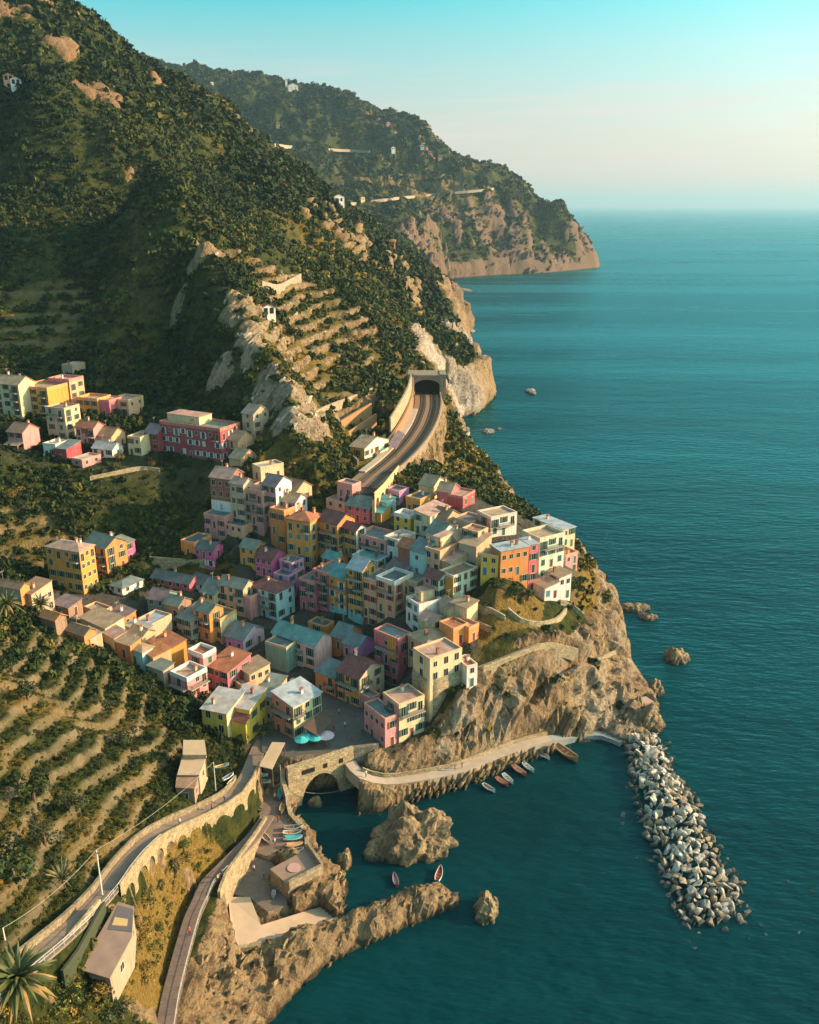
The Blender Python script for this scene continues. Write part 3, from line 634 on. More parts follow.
Hs('tall bare brick house with a white foot at the left end of its row', (209.5,476),(230,479.5),(234,474), 512, G, BRK, PKT, white_foot=1, chim=1, sh='n')
Hs('grey pink house with teal attic between the brick house and a brown terrace', (230.5,481),(243,485),(253,477), 519, G, BEI, PKT, sh='g')
Hs('pinkish house with brown roof terrace and hanging balconies left of the white gable', (243,488),(262,493),(268,488), 526, FL, PINK, PKT, bal=2, sh='g')
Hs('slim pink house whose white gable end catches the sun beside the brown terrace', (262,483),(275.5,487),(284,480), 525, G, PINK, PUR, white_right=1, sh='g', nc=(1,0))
Hs('cream yellow block with flat grey roof under the rocky spur', (253.5,463),(260.5,468.5),(283.5,463.5), 481, FL, CRM, PALE, nw=(1,1), sh='n')
Hs('low pale house with teal terrace at the foot of the brick house', (203.5,513),(224,518),(232,512), 530, FL, PINK, SLATE, sh='g')
Hs('long low cream annex with dark arches below the terrace house', (224,523),(242,528),(246,525), 535, FL, PEA, SLATE, sh='n')
Hs('small salmon hut with tan roof just above the tall brick house', (233,457),(241,459.5),(247,456), 465, G, PEA, TAN, nw=(0,0))
Hs('violet house with steep pale gable and tan roof below the spur', (276,499),(295,503),(307,495), 522, G, VIO, TAN, chim=1, sh='n', pale_right=1)
Hs('apricot house with orange terrace left of the ochre balcony house', (269.5,508),(284,512),(290,508), 536, FL, ORA, ORR, sh='g')
Hs('broad ochre house with orange red roof and teal balconies', (286,518),(310,522),(318,516), 556, HP, OCH, TER, chim=2, bal=1, sh='t')
Hs('terracotta house with maroon roof right of the ochre balcony house', (318,518),(337,525),(344,518), 556, G, ORA, MAR, bal=2, sh='g')
Hs('amber house with maroon roof and a white gable edge', (336,522),(356,531),(366,521), 558, G, OCH, MAR, sh='b', white_right=1)
Hs('rose house with long teal roof terrace and white railing', (356,534),(386,543.5),(393,536), 560, FL, PINK, SLATE, bal=1, sh='g')
Hs('pale salmon house with flat pinkish roof under the rocks', (326,498),(345,504),(353,497), 519, FL, PEA, PKT, sh='n', nw=(2,1))
Hs('dusky pink house with a sunlit box next to the yellow arcade', (337,481),(352,486),(361,480), 499, FL, PINK, PUR, sh='n')
Hs('magenta house with grey roof and pale framed windows', (346,504),(369,509),(377,502), 524, G, ROSE, GSL, sh='w', nw=(3,1))
Hs('tiny amber house with bright cyan roof', (370,511),(381,513.5),(388,508), 523, SA, OCH, CYA, nw=(1,0))
Hs('low violet house with dark roof behind the yellow roof terrace', (388,489),(399,492.5),(409,487), 504, FL, VIO, DRK, nw=(2,1))
g2 = 1
Hs('small yellow house with white parapet terrace on top', (394,513),(410,518.5),(419,507), 535, FL, YEL, PALE, wpar=1, sh='g', nw=(2,1))
Hs('cream house with long pinkish roof sloping to the yellow terrace house', (414,512),(430,516.5),(450,504), 536, SB_, CRM, PKT, sh='t', nw=(2,2))
Hs('rose house with tan gable roof below the vegetable garden', (437,490.5),(451,492.5),(459,486), 506, G, ROSE, TAN, nw=(0,1))
Hs('dark red cube house with small terrace beside the rose gable house', (452,496),(463,498),(470,494), 509, FL, CRI, PKT, nw=(0,1))
Hs('low beige house with brown roof between cream roof and grey gable', (433,517),(445,521),(452,515), 531, G, BEI, BRN, nw=(2,0))
Hs('white narrow house with grey window bay above the teal yard', (386,537),(398,541.5),(401,537), 561, FL, WHT, PALE, nw=(1,0))
Hs('tall bare red house with terracotta roof and no windows', (398,544),(413,549.5),(424,538), 574, G, BRK, TER, nw=(0,0))
Hs('narrow pale blue house with white roof edge right of the red house', (413,548.5),(424,554),(429,548), 578, G, AQUA, SLATE, nw=(1,0))
Hs('tan house with brown roof terrace and a rooftop room', (425,547),(440,552.5),(460,541), 575, FL, PEA, BRN, rr=1, sh='n', nw=(2,0))
Hs('ochre and cream penthouse with flat brown roof over the mint house', (440,558),(450.5,563.5),(471,554), 577, SA, PEA, PKT, cream_right=1, sh='b', nw=(0,3))
Hs('mint white house with ochre side wall and brown balcony', (448.5,575),(453.5,577.5),(477.5,568), 597, FL, MINT, BRN, och_left=1, sh='b', nw=(0,3))
Hs('pink house with maroon roof and bright mint gable end', (423.5,575),(438.5,580.5),(450,575), 601, G, PINK, MAR, mint_right=1, sh='g', nw=(2,2))
Hs('white house with broad brown roof terrace and white parapet', (406,601),(419,607.5),(442,602), 627, FL, WHT, PKT, wpar=1, rr=1, sh='t', nw=(2,0))
Hs('tan roofed low house with round cream wall behind the orange house', (444,603),(449,609.5),(463,605.5), 617, G, CRM, TAN, nw=(0,0))
Hs('blank cream yellow house with tan roof at the garden edge', (461,606),(467,608.5),(478,603), 622, SA, CRM, TAN, nw=(0,0))
Hs('burnt orange house with red roof terrace near the cliff', (448,625),(453.5,630),(468,623), 646, FL, ORA, TER, nw=(0,1))
Hs('small orange house with green shutters at the cliff edge', (466,626),(469,629),(479,623), 643, FL, ORA, PKT, sh='g', nw=(0,1))
Hs('pink house under a tan hipped roof dotted with tiles', (408,632),(427,645.5),(452,635), 658, HP, PEA, TAN, chim=1, sh='g', nw=(2,2))
Hs('small cream house with peach gable and green window above the hipped roof', (420,618),(431,624.5),(447,618.5), 634, G, CRM, PKT, sh='g', nw=(0,1))
Hs('big cream tower house with rounded stone base and brown terrace', (413,652),(430,660.5),(462,651), 697, FL, CRM, PKT, stone=1, sh='n', nw=(1,3))
Hs('little white annex beside the cream tower house', (454,661),(456.5,664.5),(465,660), 676, FL, WHT, PALE, nw=(0,1), thin=1)
Hs('tall white box house with red terrace on the cliff brink', (464,662),(467,668),(477.5,664.5), 688, FL, WHT, TER, nw=(0,1))
Hs('rose red house with yellow bay and dark teal roof terrace', (374,629),(398,640.5),(411,632), 668, FL, ROSE, SLATE, sh='g', bal=1, yel_bay=1)
Hs('cream and pink harbour house with pink roof terrace', (383,692),(399,706),(424.5,696), 741, FL, CRM, PKT, pink_left=1, sh='g', nw=(1,3), bal=1)
Hs('pink lower house front with teal terrace facing the harbour', (364,702),(385,720.5),(399,714), 748, FL, PINK, SLATE, sh='b', nw=(4,1))
Hs('small pink house with teal roof squeezed behind the harbour house', (360,693),(371,700),(380,694), 714, FL, PINK, SLATE, nw=(1,0))
Hs('yellow house with maroon roof and pale green gable', (336.5,670),(358.5,679.5),(384,664), 709, G, OCH, MAR, pale_right=1, sh='g', nw=(3,2), bal=1)
Hs('low amber house with teal roof left of the maroon roof', (315,669.5),(335,678.5),(350,666), 698, SA, ORA, SLATE, sh='g', nw=(2,0), bal=1)
Hs('long pale pink house under a big teal roof', (272,630.5),(315,646),(331.5,633), 670, G, (.66,.42,.40), (.12,.27,.27), sh='g', nw=(4,0), bal=2, chim=1)
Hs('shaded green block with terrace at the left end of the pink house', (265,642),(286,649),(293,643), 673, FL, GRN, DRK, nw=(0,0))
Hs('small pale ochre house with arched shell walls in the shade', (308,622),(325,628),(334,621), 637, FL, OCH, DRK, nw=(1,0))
Hs('long narrow shed with teal roof and orange end wall', (331,633),(345,639.5),(362,624), 651, G, ORA, SLATE, nw=(1,0))
Hs('low violet house with teal roof under the big pink house', (343,641),(358,648),(374,638), 660, G, VIO, SLATE, nw=(2,0))
Hs('tall rose house with dark windows left of the yellow balcony house', (313,569),(327,574.5),(330,572), 612, FL, ROSE, SLATE, bal=3, sh='g', nw=(2,0))
Hs('crimson house with white roof edge lower left of the tall rose house', (299,579),(315,583.5),(319,580), 612, FL, ROSE, SLATE, sh='g', bal=1)
Hs('tall yellow house with three rows of balconies and teal attic roof', (327,573),(346,579.5),(352,574), 615, G, OCH, (.11,.30,.29), sh='w', bal=3, cyan_foot=1)
Hs('tall amber house with blue grey roof and big drying racks', (347,567),(362,571.5),(376,563), 620, G, OCH, BLG, sh='g', bal=2, cyan_foot=1)
Hs('narrow salmon house with red shutters beside the amber house', (362,577.5),(376,582.5),(383,577), 619, FL, PEA, SLATE, sh='r', nw=(2,0))
Hs('broad salmon house with red shutters and dark teal roof', (376,577),(394.5,584.5),(403,577.5), 616, FL, PEA, DRK, sh='r', nw=(2,1), bal=1, wpar=1)
Hs('long low pink wall house behind the salmon houses', (385,566),(403,576),(411,569), 588, G, PINK, PUR, nw=(2,0))
Hs('dim beige low house in the gap left of the mint gable', (402,579),(417,584),(424,577), 597, FL, BEI, GSL, nw=(3,0))
Hs('mustard yellow house with green grey roof alone on the shady slope', (239.5,545),(254.5,549.5),(266,540), 567, G, OCH, GSL, sh='g')
Hs('magenta house with maroon roof and hot pink gable', (255,555),(272,560.5),(286,548), 577, G, MAG, MAR, sh='g', nw=(3,0), chim=1)
Hs('violet house with flat teal roof right of the magenta gable', (280,560),(292,564.5),(304,559), 582, FL, VIO, SLATE, nw=(1,2))
Hs('pale violet lower house with dark terrace below the magenta gable', (275,573),(288,577.5),(294,571), 595, FL, VIO, DRK, nw=(1,1))
Hs('large pale blue white house with maroon roof and wooden balconies', (250,588),(276,593),(294,587.5), 621, HP, AQUA, MAR, sh='g', bal=2, chim=1, nw=(3,2))
Hs('cream house with mossy green roof left of the pale blue house', (218,582),(243,589),(254,578), 616, G, PEA, GSL, bal=1, sh='g')
Hs('slim pale pink house wedged against the pale blue house', (240,596),(250,599),(253,597), 619, FL, PINK, SLATE, nw=(1,0))
Hs('small orange house at the left end of the magenta row', (182.5,541),(194,544),(199,541), 557, FL, ORA, DRK, nw=(1,0))
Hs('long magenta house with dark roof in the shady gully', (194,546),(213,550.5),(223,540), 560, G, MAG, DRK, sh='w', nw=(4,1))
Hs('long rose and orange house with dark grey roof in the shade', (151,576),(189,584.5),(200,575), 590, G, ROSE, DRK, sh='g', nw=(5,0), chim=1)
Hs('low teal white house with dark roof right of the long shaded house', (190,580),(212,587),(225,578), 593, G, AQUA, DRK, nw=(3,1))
Hs('shaded green house with purple grey roof on the main street', (147,597),(164,601),(177,589), 618, G, GRN, PUR, sh='g')
Hs('brown house with orange bays and grey roof on the main street', (164,601),(178,606.5),(191,596), 631, G, BRN, GSL, sh='o', bal=1)
Hs('orange fronted house with grey lichen roof beside the roof terrace', (193,605),(209,613.5),(223,603), 643, G, ORA, GSL, sh='g', bal=1, chim=1)
Hs('ochre house with sunken teal terrace and cream side wall', (209,615.5),(220,620.5),(236.5,609), 642, FL, OCH, DRK, cream_right=1, sh='g', nw=(2,0))
Hs('low violet house with teal roof and arched pale side', (225,633),(243,640.5),(264,624), 653, G, VIO, SLATE, pale_right=1, nw=(2,1))
Hs('little white market kiosk with teal hipped roof on the square', (112,584),(122,588.5),(129,584), 594, HP, WHT, SLATE, sh='g', nw=(2,1))
Hs('five storey ochre house with hipped roof beside the square', (45,544),(79,552),(94,541), 594, HP, OCH, PKT, sh='g', bal=1, nw=(4,3), chim=2)
Hs('orange house with slate roof touching the five storey ochre house', (84,540),(105,549),(112,543), 574, G, ORA, GSL, sh='g', bal=2)
Hs('deep pink house with slate roof right of the ochre house', (104,546),(113,550),(134.5,538), 569, SB_, MAG, GSL, sh='g', nw=(1,2))
Hs('brown roofed house with orange gable at the left edge of the photo', (-10,584),(20,589),(29,573), 606, G, BEI, BRN, ora_right=1, nw=(0,0))
Hs('plain beige house with grey windows behind the palms', (24,592),(31,594.5),(52,584), 609, SA, BEI, BRN, nw=(0,3), sh='n')
Hs('small dark gabled house with orange roof at the end of the terraces', (40,613),(55,620.5),(66,613), 629, G, BRN, ORR, nw=(0,0))
g3 = 1
Hs('tan flat roofed house at the top of the sunny roof cluster', (84,606),(100,613.5),(112,607), 622, FL, PEA, TAN, nw=(0,0))
Hs('purple roofed house with orange end wall in the sunny cluster', (105,611),(119,620.5),(136,612), 630, SA, ORA, PUR, nw=(0,1), chim=1)
Hs('house with the broad tan roof in the middle of the sunny cluster', (80,618),(105,628.5),(124,621), 640, SA, CRM, TAN, nw=(0,0))
Hs('brown roofed house with orange ridge wall above the vineyard', (66,627),(84,635.5),(96,627.5), 644, G, ORA, BRN, nw=(0,0))
Hs('little peach house with pale yellow side below the broad tan roof', (107,633),(114,638.5),(127,633), 648, SA, CRM, PKT, nw=(0,1))
Hs('low shed with blue white roof at the vineyard edge', (80,634.5),(90,639.5),(102,634.5), 645, SA, PEA, PALE, nw=(0,0))
Hs('house with blue grey sheet roof beside the main street', (134,620.5),(150,626.5),(158,621), 639, FL, BEI, BLG, nw=(1,0))
Hs('house with long pale cream roof next to the blue sheet roof', (125,624.5),(144,632),(153,627), 644, SA, PINK, PALE, nw=(0,0))
Hs('tan roofed house with pale blue wall under the vineyard', (126,646),(142,652.5),(153,645.5), 667, HP, AQUA, TAN, nw=(1,0))
Hs('house with the big brick red roof and yellow end wall', (149,641),(166,651.5),(186.5,643), 668, SA, OCH, TER, nw=(0,0), chim=1)
Hs('peach house with small orange roof below the brick red roof', (143,650.5),(153,657.5),(171,651.5), 673, SA, PEA, ORR, nw=(1,1))
Hs('little tan roofed house behind the brick red roof', (132,632),(142,637),(155,629.5), 649, G, PEA, TAN, nw=(0,0), chim=1)
Hs('pink turret house with white parapet above the pink terraces', (191,651),(203,657.5),(216,648.5), 682, FL, PINK, TER, wpar=1, nw=(1,1))
Hs('stepped pink house with sunken dark terrace and cream parapet', (170,668),(187,681),(207,666), 699, FL, PINK, PKT, wpar=1, sh='o', nw=(1,3), bal=1)
Hs('tall rose house with bright red and pink roof', (206,662),(227,673),(251,655), 694, SA, ROSE, TER, sh='g', nw=(4,1), chim=1)
Hs('cream house with tan roof right of the bright red roof', (238,665.5),(249.5,674.5),(270,666.5), 695, SA, CRM, TAN, sh='o', nw=(0,3))
Hs('flat peach annex with round yellow wall below the tan roof', (232,681),(241,687),(256,682), 698, FL, PEA, PKT, nw=(0,1))
Hs('yellow house with pale grey two part roof near the harbour path', (201.5,714.5),(226.5,713.8),(231,692), 737, SA, YEL, PALE, sh='n', nw=(2,0), chim=1, pale_right=1)
Hs('yellow house with grey roof and red lean to above the boats', (228.5,711),(249.5,710),(257,697), 739, SA, YEL, PALE, nw=(0,1), red_lean=1)
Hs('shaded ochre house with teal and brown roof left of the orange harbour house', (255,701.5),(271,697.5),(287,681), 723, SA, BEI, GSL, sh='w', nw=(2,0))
Hs('orange pink harbour house with blue grey sloping roof beside the turquoise umbrellas', (272,691.5),(293,707),(321,689), 741, SB_, SALM, BLG, cream_right=1, sh='g', nw=(2,3), bal=1)
Hs('white house with flat roof garden near the cliff top', (477.5,508.5),(491,518.5),(517,512), 538, FL, WHT, TAN, salm_left=1, sh='g', nw=(1,3), bal=1)
Hs('grey gabled house with tan roof right of the brown roof terrace', (445,530),(457,540.5),(472,527), 553, Hh, BEI, TAN, nw=(1,0))
Hs('beige house with tan roof behind the yellow cube', (459,541),(476,547),(483,533), 562, SA, BEI, TAN, sh='g', nw=(2,0))
Hs('low house with dark pink roof below the white roof garden', (453,517),(470,523.5),(474,516), 533, FL, BEI, PUR, nw=(0,0))
Hs('bright yellow cube house with pink roof and blue door', (481,556.5),(498,557.5),(503,548), 577, FL, YEL, PKT, sh='t', nw=(3,0), bluedoor=1)
Hs('large orange house with pale blue grey roof overlooking the garden', (491,540),(501,551.5),(529,545), 578, FL, ORA, BLG, sh='g', nw=(0,4), chim=2, nopar=1)
Hs('narrow pink house at the right end of the large orange house', (524,538),(529.8,545),(536.5,543), 573, FL, (.62,.16,.18), BLG, sh='g', nw=(0,1), nopar=1, thin=1)
Hs('mint green house with tan roof on the sea edge', (522,525),(540,541),(565,530.5), 570, FL, MINT, TAN, sh='g', nw=(0,3), bal=1)
Hs('cream house with big pale grey roof at the seaward corner', (533,515),(563,530),(575.5,523.5), 549, FL, CRM, BLG, nw=(1,2), nopar=1)
Hs('little pink terrace house with pillars at the cliff brink', (560,549),(566,556.5),(578,549.5), 566, FL, PINK, ORR, nw=(0,2))
Hs('white cottage with tan roof on the headland slope', (550,569.5),(559.5,578),(571.5,573.5), 600, SA, WHT, TAN, sh='g', nw=(1,2))
Hs('white lower cottage with violet base on the headland slope', (540,581),(545,588.5),(559,583), 601, SA, WHT, TAN, sh='t', nw=(0,2))
Hs('cream balcony house at the far left of the upper village', (-8,384),(18,385),(24,378), 418, G, CRM, TAN, sh='b', bal=3, nw=(3,0), chim=2)
Hs('egg yolk yellow house with yellow balconies in the upper village', (19,391),(47,390),(50,383.5), 421, FL, OCH, TAN, bal=3, sh='g', nw=(3,0))
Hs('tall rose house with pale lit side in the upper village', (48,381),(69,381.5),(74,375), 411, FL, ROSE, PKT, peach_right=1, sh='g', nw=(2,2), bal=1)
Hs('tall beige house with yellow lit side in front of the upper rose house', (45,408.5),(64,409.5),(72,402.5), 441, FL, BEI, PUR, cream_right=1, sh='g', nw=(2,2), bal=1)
Hs('yellow house at the left of the three joined upper houses', (76,400),(97,400.8),(99,398), 417, FL, OCH, PKT, sh='g', nw=(3,0))
Hs('rose house in the middle of the three joined upper houses', (97.3,401),(109,401.5),(111,399), 417, FL, ROSE, PKT, sh='g', nw=(1,0))
Hs('cream pink house at the right of the three joined upper houses', (109.3,401.5),(128,402),(131,397), 417, FL, PEA, PKT, sh='g', nw=(2,1))
Hs('pink house with brown porch roof on the lowest upper row', (7,432),(22,433),(28,428), 450, G, PINK, BRN, nw=(2,0), lean=1)
Hs('small white house under the tall beige house', (45,445),(55.5,445.5),(59,441), 458, FL, WHT, PALE, nw=(2,0))
Hs('dark rose house with teal roof under the tall beige house', (56,448),(66,449.5),(69,444), 462, SA, CRI, SLATE, nw=(1,0))
Hs('tiny pink hut lowest in the upper village', (74,457),(82,461),(90,457), 468, FL, PINK, PALE, nw=(1,1))
Hs('pale house with brick red and peach roofs below the joined houses', (75,427),(93,428.5),(104,421), 446, G, PINK, TER, nw=(3,0), bal=1)
Hs('peach house with brown roof right of the brick red roof', (95,435),(111,437),(125,431), 449, G, PEA, BRN, nw=(2,1))
Hs('low white house with pale grey roof at the front of the upper village', (92,447),(112,450),(123,444.5), 458, G, WHT, PALE, nw=(3,1))
Hs('small pale turret with open top above the upper village', (64,365),(72,366),(77.5,362), 377, FL, BEI, PALE, nw=(1,1))
Hs('narrow yellow beige house left of the maroon house', (129,437),(140,438.5),(146,433), 456, FL, CRM, PKT, nw=(2,0), sh='b')
Hs('maroon house between the yellow beige house and the crimson block', (144,431.5),(157,434),(163,427), 452, G, CRI, PUR, nw=(2,0))
Hs('big crimson apartment block with roof terrace and pergola', (159.5,420),(220,431),(240,416.5), 462, FL, CRI, GSL, rr=1, sh='w', nw=(9,3), bal=1, chim=1)
Hs('small grey beige house right of the crimson block', (243,411),(253,414.5),(259,409), 422, G, BEI, PKT, nw=(1,1))
Hs('pink low house at the foot of the crimson block', (225,437),(238,441),(246,436), 449, G, PEA, TAN, nw=(1,0))
Hs('railway station house with tan roof and pale mint front', (350,443),(364.5,448.5),(388.5,432.5), 459, G, MINT, TAN, och_left=1, sh='b', nw=(1,5), st=1)

Hs('low teal roofed house tucked behind the yellow balcony house', (322,556),(336,561.5),(348,556), 578, G, ORA, (.11,.30,.29), nw=(2,1))
Hs('long house with flat blue teal roof behind the amber house', (352,556),(377,562.5),(392,555), 580, FL, AQUA, (.13,.32,.33), nw=(3,1))
Hs('small ochre house with a dark yard behind the yellow terrace house', (408,497),(420,500.5),(428,495), 514, FL, OCH, DRK, nw=(2,1))
Hs('little house with turquoise tin roof by the railway arcade', (376,499),(387,503),(396,498), 515, SA, AQUA, CYA, nw=(2,1))
Hs('white low house with grey roof between brown roof terrace and beige house', (428,530),(440,535.5),(446,530), 549, G, WHT, GSL, nw=(2,1))
Hs('low grey green house between the maroon roof and the small pink house', (348,684),(361,690.5),(372,684), 708, SA, AQUA, SLATE, nw=(2,1))
Hs('grey stone house on the main street right of the orange bays', (178,616),(190,621.5),(197,616), 640, SA, (.34,.31,.27), GSL, nw=(2,1))
Hs('cream house with slate roof behind the orange fronted house', (200,590),(214,595),(222,588), 612, G, CRM, GSL, nw=(2,1), chim=1)
Hs('salmon house with brown roof above the yellow cube house', (462,528),(478,533.5),(488,526), 552, FL, PEA, BRN, nw=(2,1))
Hs('small yellow house with tan roof by the rose gable house', (420,484),(433,487),(440,482), 500, G, CRM, TAN, nw=(1,1))
Hs('tan house with brown roof behind the cream yellow block', (283,488),(296,491.5),(303,487), 504, G, PEA, BRN, nw=(1,1))
Hs('beige house with green roof next to the stepped pink house', (150,664),(163,671),(174,663), 684, SA, BEI, GSL, nw=(1,1))
Hs('orange house with tan roof in front of the blue sheet roof', (116,640),(130,646),(141,639), 660, SA, ORA, TAN, nw=(1,1))
Hs('long brown house with grey roof at the left side of the square', (52,602),(68,608),(82,600), 618, SA, BRN, PUR, nw=(1,1))

# window meshes are shared between houses
FRAME = m_plain('window_trim', (.50,.46,.40), .7); PANE = NT('dark_glass'); PANE.b.inputs['Base Color'].default_value = (.018,.022,.025,1); PANE.b.inputs['Roughness'].default_value = .12; PANE = PANE.mat
SHC = {'g': (.035,.11,.075), 'b': (.13,.07,.035), 't': (.06,.24,.24), 'r': (.33,.065,.045), 'w': (.55,.55,.52), 'o': (.30,.13,.05)}
def window_mesh(w, h, closed=None):
    b = MB()
    b.box(-w/2-.10, w/2+.10, -.05, .10, -.12, 0, 0); b.box(-w/2-.08, -w/2, -.04, .10, 0, h, 0); b.box(w/2, w/2+.08, -.04, .10, 0, h, 0); b.box(-w/2-.08, w/2+.08, -.04, .10, h, h+.10, 0)
    b.box(-w/2, w/2, -.012, .10, 0, h, 1); b.box(-.03, .03, -.025, .05, 0, h, 0)
    return b.mesh('window', [FRAME, PANE])
def shutter_mesh(w, h, c, closed=False, side=1):
    b = MB(); m = m_plain('shutter_paint', c, .65)
    for s in (side,):
        if closed: x0, x1 = (-w/2, -.02) if s < 0 else (.02, w/2)
        else: x0, x1 = (-w - .06, -w/2 - .09) if s < 0 else (w/2 + .09, w + .06)
        b.box(x0, x1, -.075, -.02, 0, h, 0)
        k = 5
        for i in range(k): z = h * (i + .15) / k; b.box(x0 + .05, x1 - .05, -.09, -.06, z, z + h / k * .55, 0)
    return b.mesh('shutter', [m])
WIN = {'n': window_mesh(1.15, 1.65), 's': window_mesh(.95, 1.2), 'd': window_mesh(1.15, 2.15)}
SHM = {k: [[shutter_mesh(1.15, hh, c, cl, sd_) for sd_ in (-1, 1)] for hh, cl in ((1.65, False), (1.65, True), (2.15, False))] for k, c in SHC.items()}
def shutters(kind, i, win):
    for m_ in SHM[kind][i]: link('shutter', m_, win)
def door_mesh(c):
    b = MB(); b.box(-.55,-.45,-.05,.1,0,2.2,0); b.box(.45,.55,-.05,.1,0,2.2,0); b.box(-.55,.55,-.05,.1,2.1,2.25,0); b.box(-.45,.45,-.015,.1,0,2.1,1); b.box(-.32,.32,-.03,.0,1.1,1.9,1); b.box(-.32,.32,-.03,.0,.25,.9,1)
    return b.mesh('door', [FRAME, m_plain('door_paint', c, .6)])
DOORS = [door_mesh(c) for c in ((.10,.05,.03), (.05,.13,.09), (.16,.04,.03), (.05,.16,.30))]
def balcony_mesh(L, c):
    b = MB(); b.box(-L/2, L/2, -1.05, -.001, -.16, 0, 0); 
    for x in np.arange(-L/2 + .04, L/2, .26): b.box(x-.02, x+.02, -1.03, -.99, 0, .95, 1)
    for y in (-.8, -.5, -.25):
        for x in (-L/2 + .03, L/2 - .03): b.box(x-.02, x+.02, y-.02, y+.02, 0, .95, 1)
    b.box(-L/2, L/2, -1.05, -.98, .95, 1.02, 1); b.box(-L/2, -L/2+.06, -.98, 0, .95, 1.02, 1); b.box(L/2-.06, L/2, -.98, 0, .95, 1.02, 1)
    for x in (-L/2 + .3, L/2 - .3): b.box(x-.08, x+.08, -.7, -.001, -.34, -.16, 0)
    return b.mesh('balcony', [m_plain('balcony_slab', c, .9), m_plain('wrought_iron', (.03,.035,.035), .5)])
BALM = {}
def wallmesh(w, d, h, rt, rise, wc, lc, rc_, foot=None):
    """four walls down to 9 m under the ground line, gables included; material 0 left, 1 right, 2 others"""
    b = MB(); zb = -9.0
    c = {'l': m_wall(lc), 'r': m_wall(rc_), 'o': m_wall(wc)}
    def quad(p, q, zp, zq, m, apex=None):
        vs = [(p[0],p[1],zb),(q[0],q[1],zb),(q[0],q[1],zq)]
        if apex: vs.append(apex)
        vs.append((p[0],p[1],zp)); b.add(vs, [tuple(range(len(vs)))], m)
    A0, A1, B1, Cc = (0,d), (0,0), (w,0), (w,d)
    hl = hr = hk = {}
    z = {A0: h, A1: h, B1: h, Cc: h}
    if rt == 'shed_a': z[B1] = z[Cc] = h + rise * .0; z[A0] = z[A1] = h; z[B1] = z[Cc] = h + rise
    if rt == 'shed_b': z[A0] = z[Cc] = h + rise
    ga = rt == 'gable_a'; gb = rt == 'gable_b'
    quad(A0, A1, z[A0], z[A1], 0, (0, d/2, h + rise) if gb else None)
    quad(A1, B1, z[A1], z[B1], 1, (w/2, 0, h + rise) if ga else None)
    quad(B1, Cc, z[B1], z[Cc], 2, (w, d/2, h + rise) if gb else None)
    quad(Cc, A0, z[Cc], z[A0], 2, (w/2, d, h + rise) if ga else None)
    if rt == 'flat': b.add([(0,0,h-.25),(w,0,h-.25),(w,d,h-.25),(0,d,h-.25)], [(0,1,2,3)], 2)
    return b.mesh('wall', [c['l'], c['r'], c['o']])
def slab(b, p, q, r, s, t, m=0):
    """roof plane p q r s (counter clockwise from above) with thickness t"""
    P = [Vector(x) for x in (p, q, r, s)]; n = (P[1]-P[0]).cross(P[3]-P[0]).normalized() * t
    b.add([x + n for x in P] + P, [(0,1,2,3),(7,6,5,4),(0,4,5,1),(1,5,6,2),(2,6,7,3),(3,7,4,0)], m)
def roofmesh(w, d, h, rt, rise, col):
    b = MB(); o = .32; t = .14; m = m_roof(col); e = .02
    if rt == 'gable_a':
        k = rise / (w/2); zo = h - o * k + e
        slab(b, (-o,-o,zo), (w/2,-o,h+rise+e), (w/2,d+o,h+rise+e), (-o,d+o,zo), t); slab(b, (w/2,-o,h+rise+e), (w+o,-o,zo), (w+o,d+o,zo), (w/2,d+o,h+rise+e), t)
        b.tube([(w/2,-o,h+rise+t+e), (w/2,d+o,h+rise+t+e)], .11, 6)
    elif rt == 'gable_b':
        k = rise / (d/2); zo = h - o * k + e
        slab(b, (-o,-o,zo), (w+o,-o,zo), (w+o,d/2,h+rise+e), (-o,d/2,h+rise+e), t); slab(b, (-o,d/2,h+rise+e), (w+o,d/2,h+rise+e), (w+o,d+o,zo), (-o,d+o,zo), t)
        b.tube([(-o,d/2,h+rise+t+e), (w+o,d/2,h+rise+t+e)], .11, 6)
    elif rt == 'shed_a':
        k = rise / w; slab(b, (-o,-o,h-o*k+e), (w+o*.5,-o,h+rise+o*.5*k+e), (w+o*.5,d+o,h+rise+o*.5*k+e), (-o,d+o,h-o*k+e), t)
    elif rt == 'shed_b':
        k = rise / d; slab(b, (-o,-o,h-o*k+e), (w+o,-o,h-o*k+e), (w+o,d+o*.5,h+rise+o*.5*k+e), (-o,d+o*.5,h+rise+o*.5*k+e), t)
    elif rt == 'hip':
        i = min(w, d) / 2; zo = h + e
        if w >= d: r0, r1 = (i, d/2, h+rise), (w-i, d/2, h+rise)
        else: r0, r1 = (w/2, i, h+rise), (w/2, d-i, h+rise)
        q = [(-o,-o,zo), (w+o,-o,zo), (w+o,d+o,zo), (-o,d+o,zo)]
        vs = q + [r0, r1] + [(x, y, z - .16) for x, y, z in q]
        if w >= d: fs = [(0,1,5,4),(1,2,5),(2,3,4,5),(3,0,4)]
        else: fs = [(0,1,4),(1,2,5,4),(2,3,5),(3,0,4,5)]
        b.add(vs, fs + [(0,6,7,1),(1,7,8,2),(2,8,9,3),(3,9,6,0),(9,8,7,6)], 0)
    else:
        b.box(.24, w-.24, .24, d-.24, h-.24, h-.03, 0)
    return b.mesh('roof', [m])
def parapetmesh(w, d, h, c, top=.75):
    b = MB(); m = m_wall(c); t = .24
    b.box(-.04, w+.04, -.04, t, h-.3, h+top, 0); b.box(-.04, w+.04, d-t, d+.04, h-.3, h+top, 0); b.box(-.04, t, t, d-t, h-.3, h+top, 0); b.box(w-t, w+.04, t, d-t, h-.3, h+top, 0)
    return b.mesh('parapet', [m])
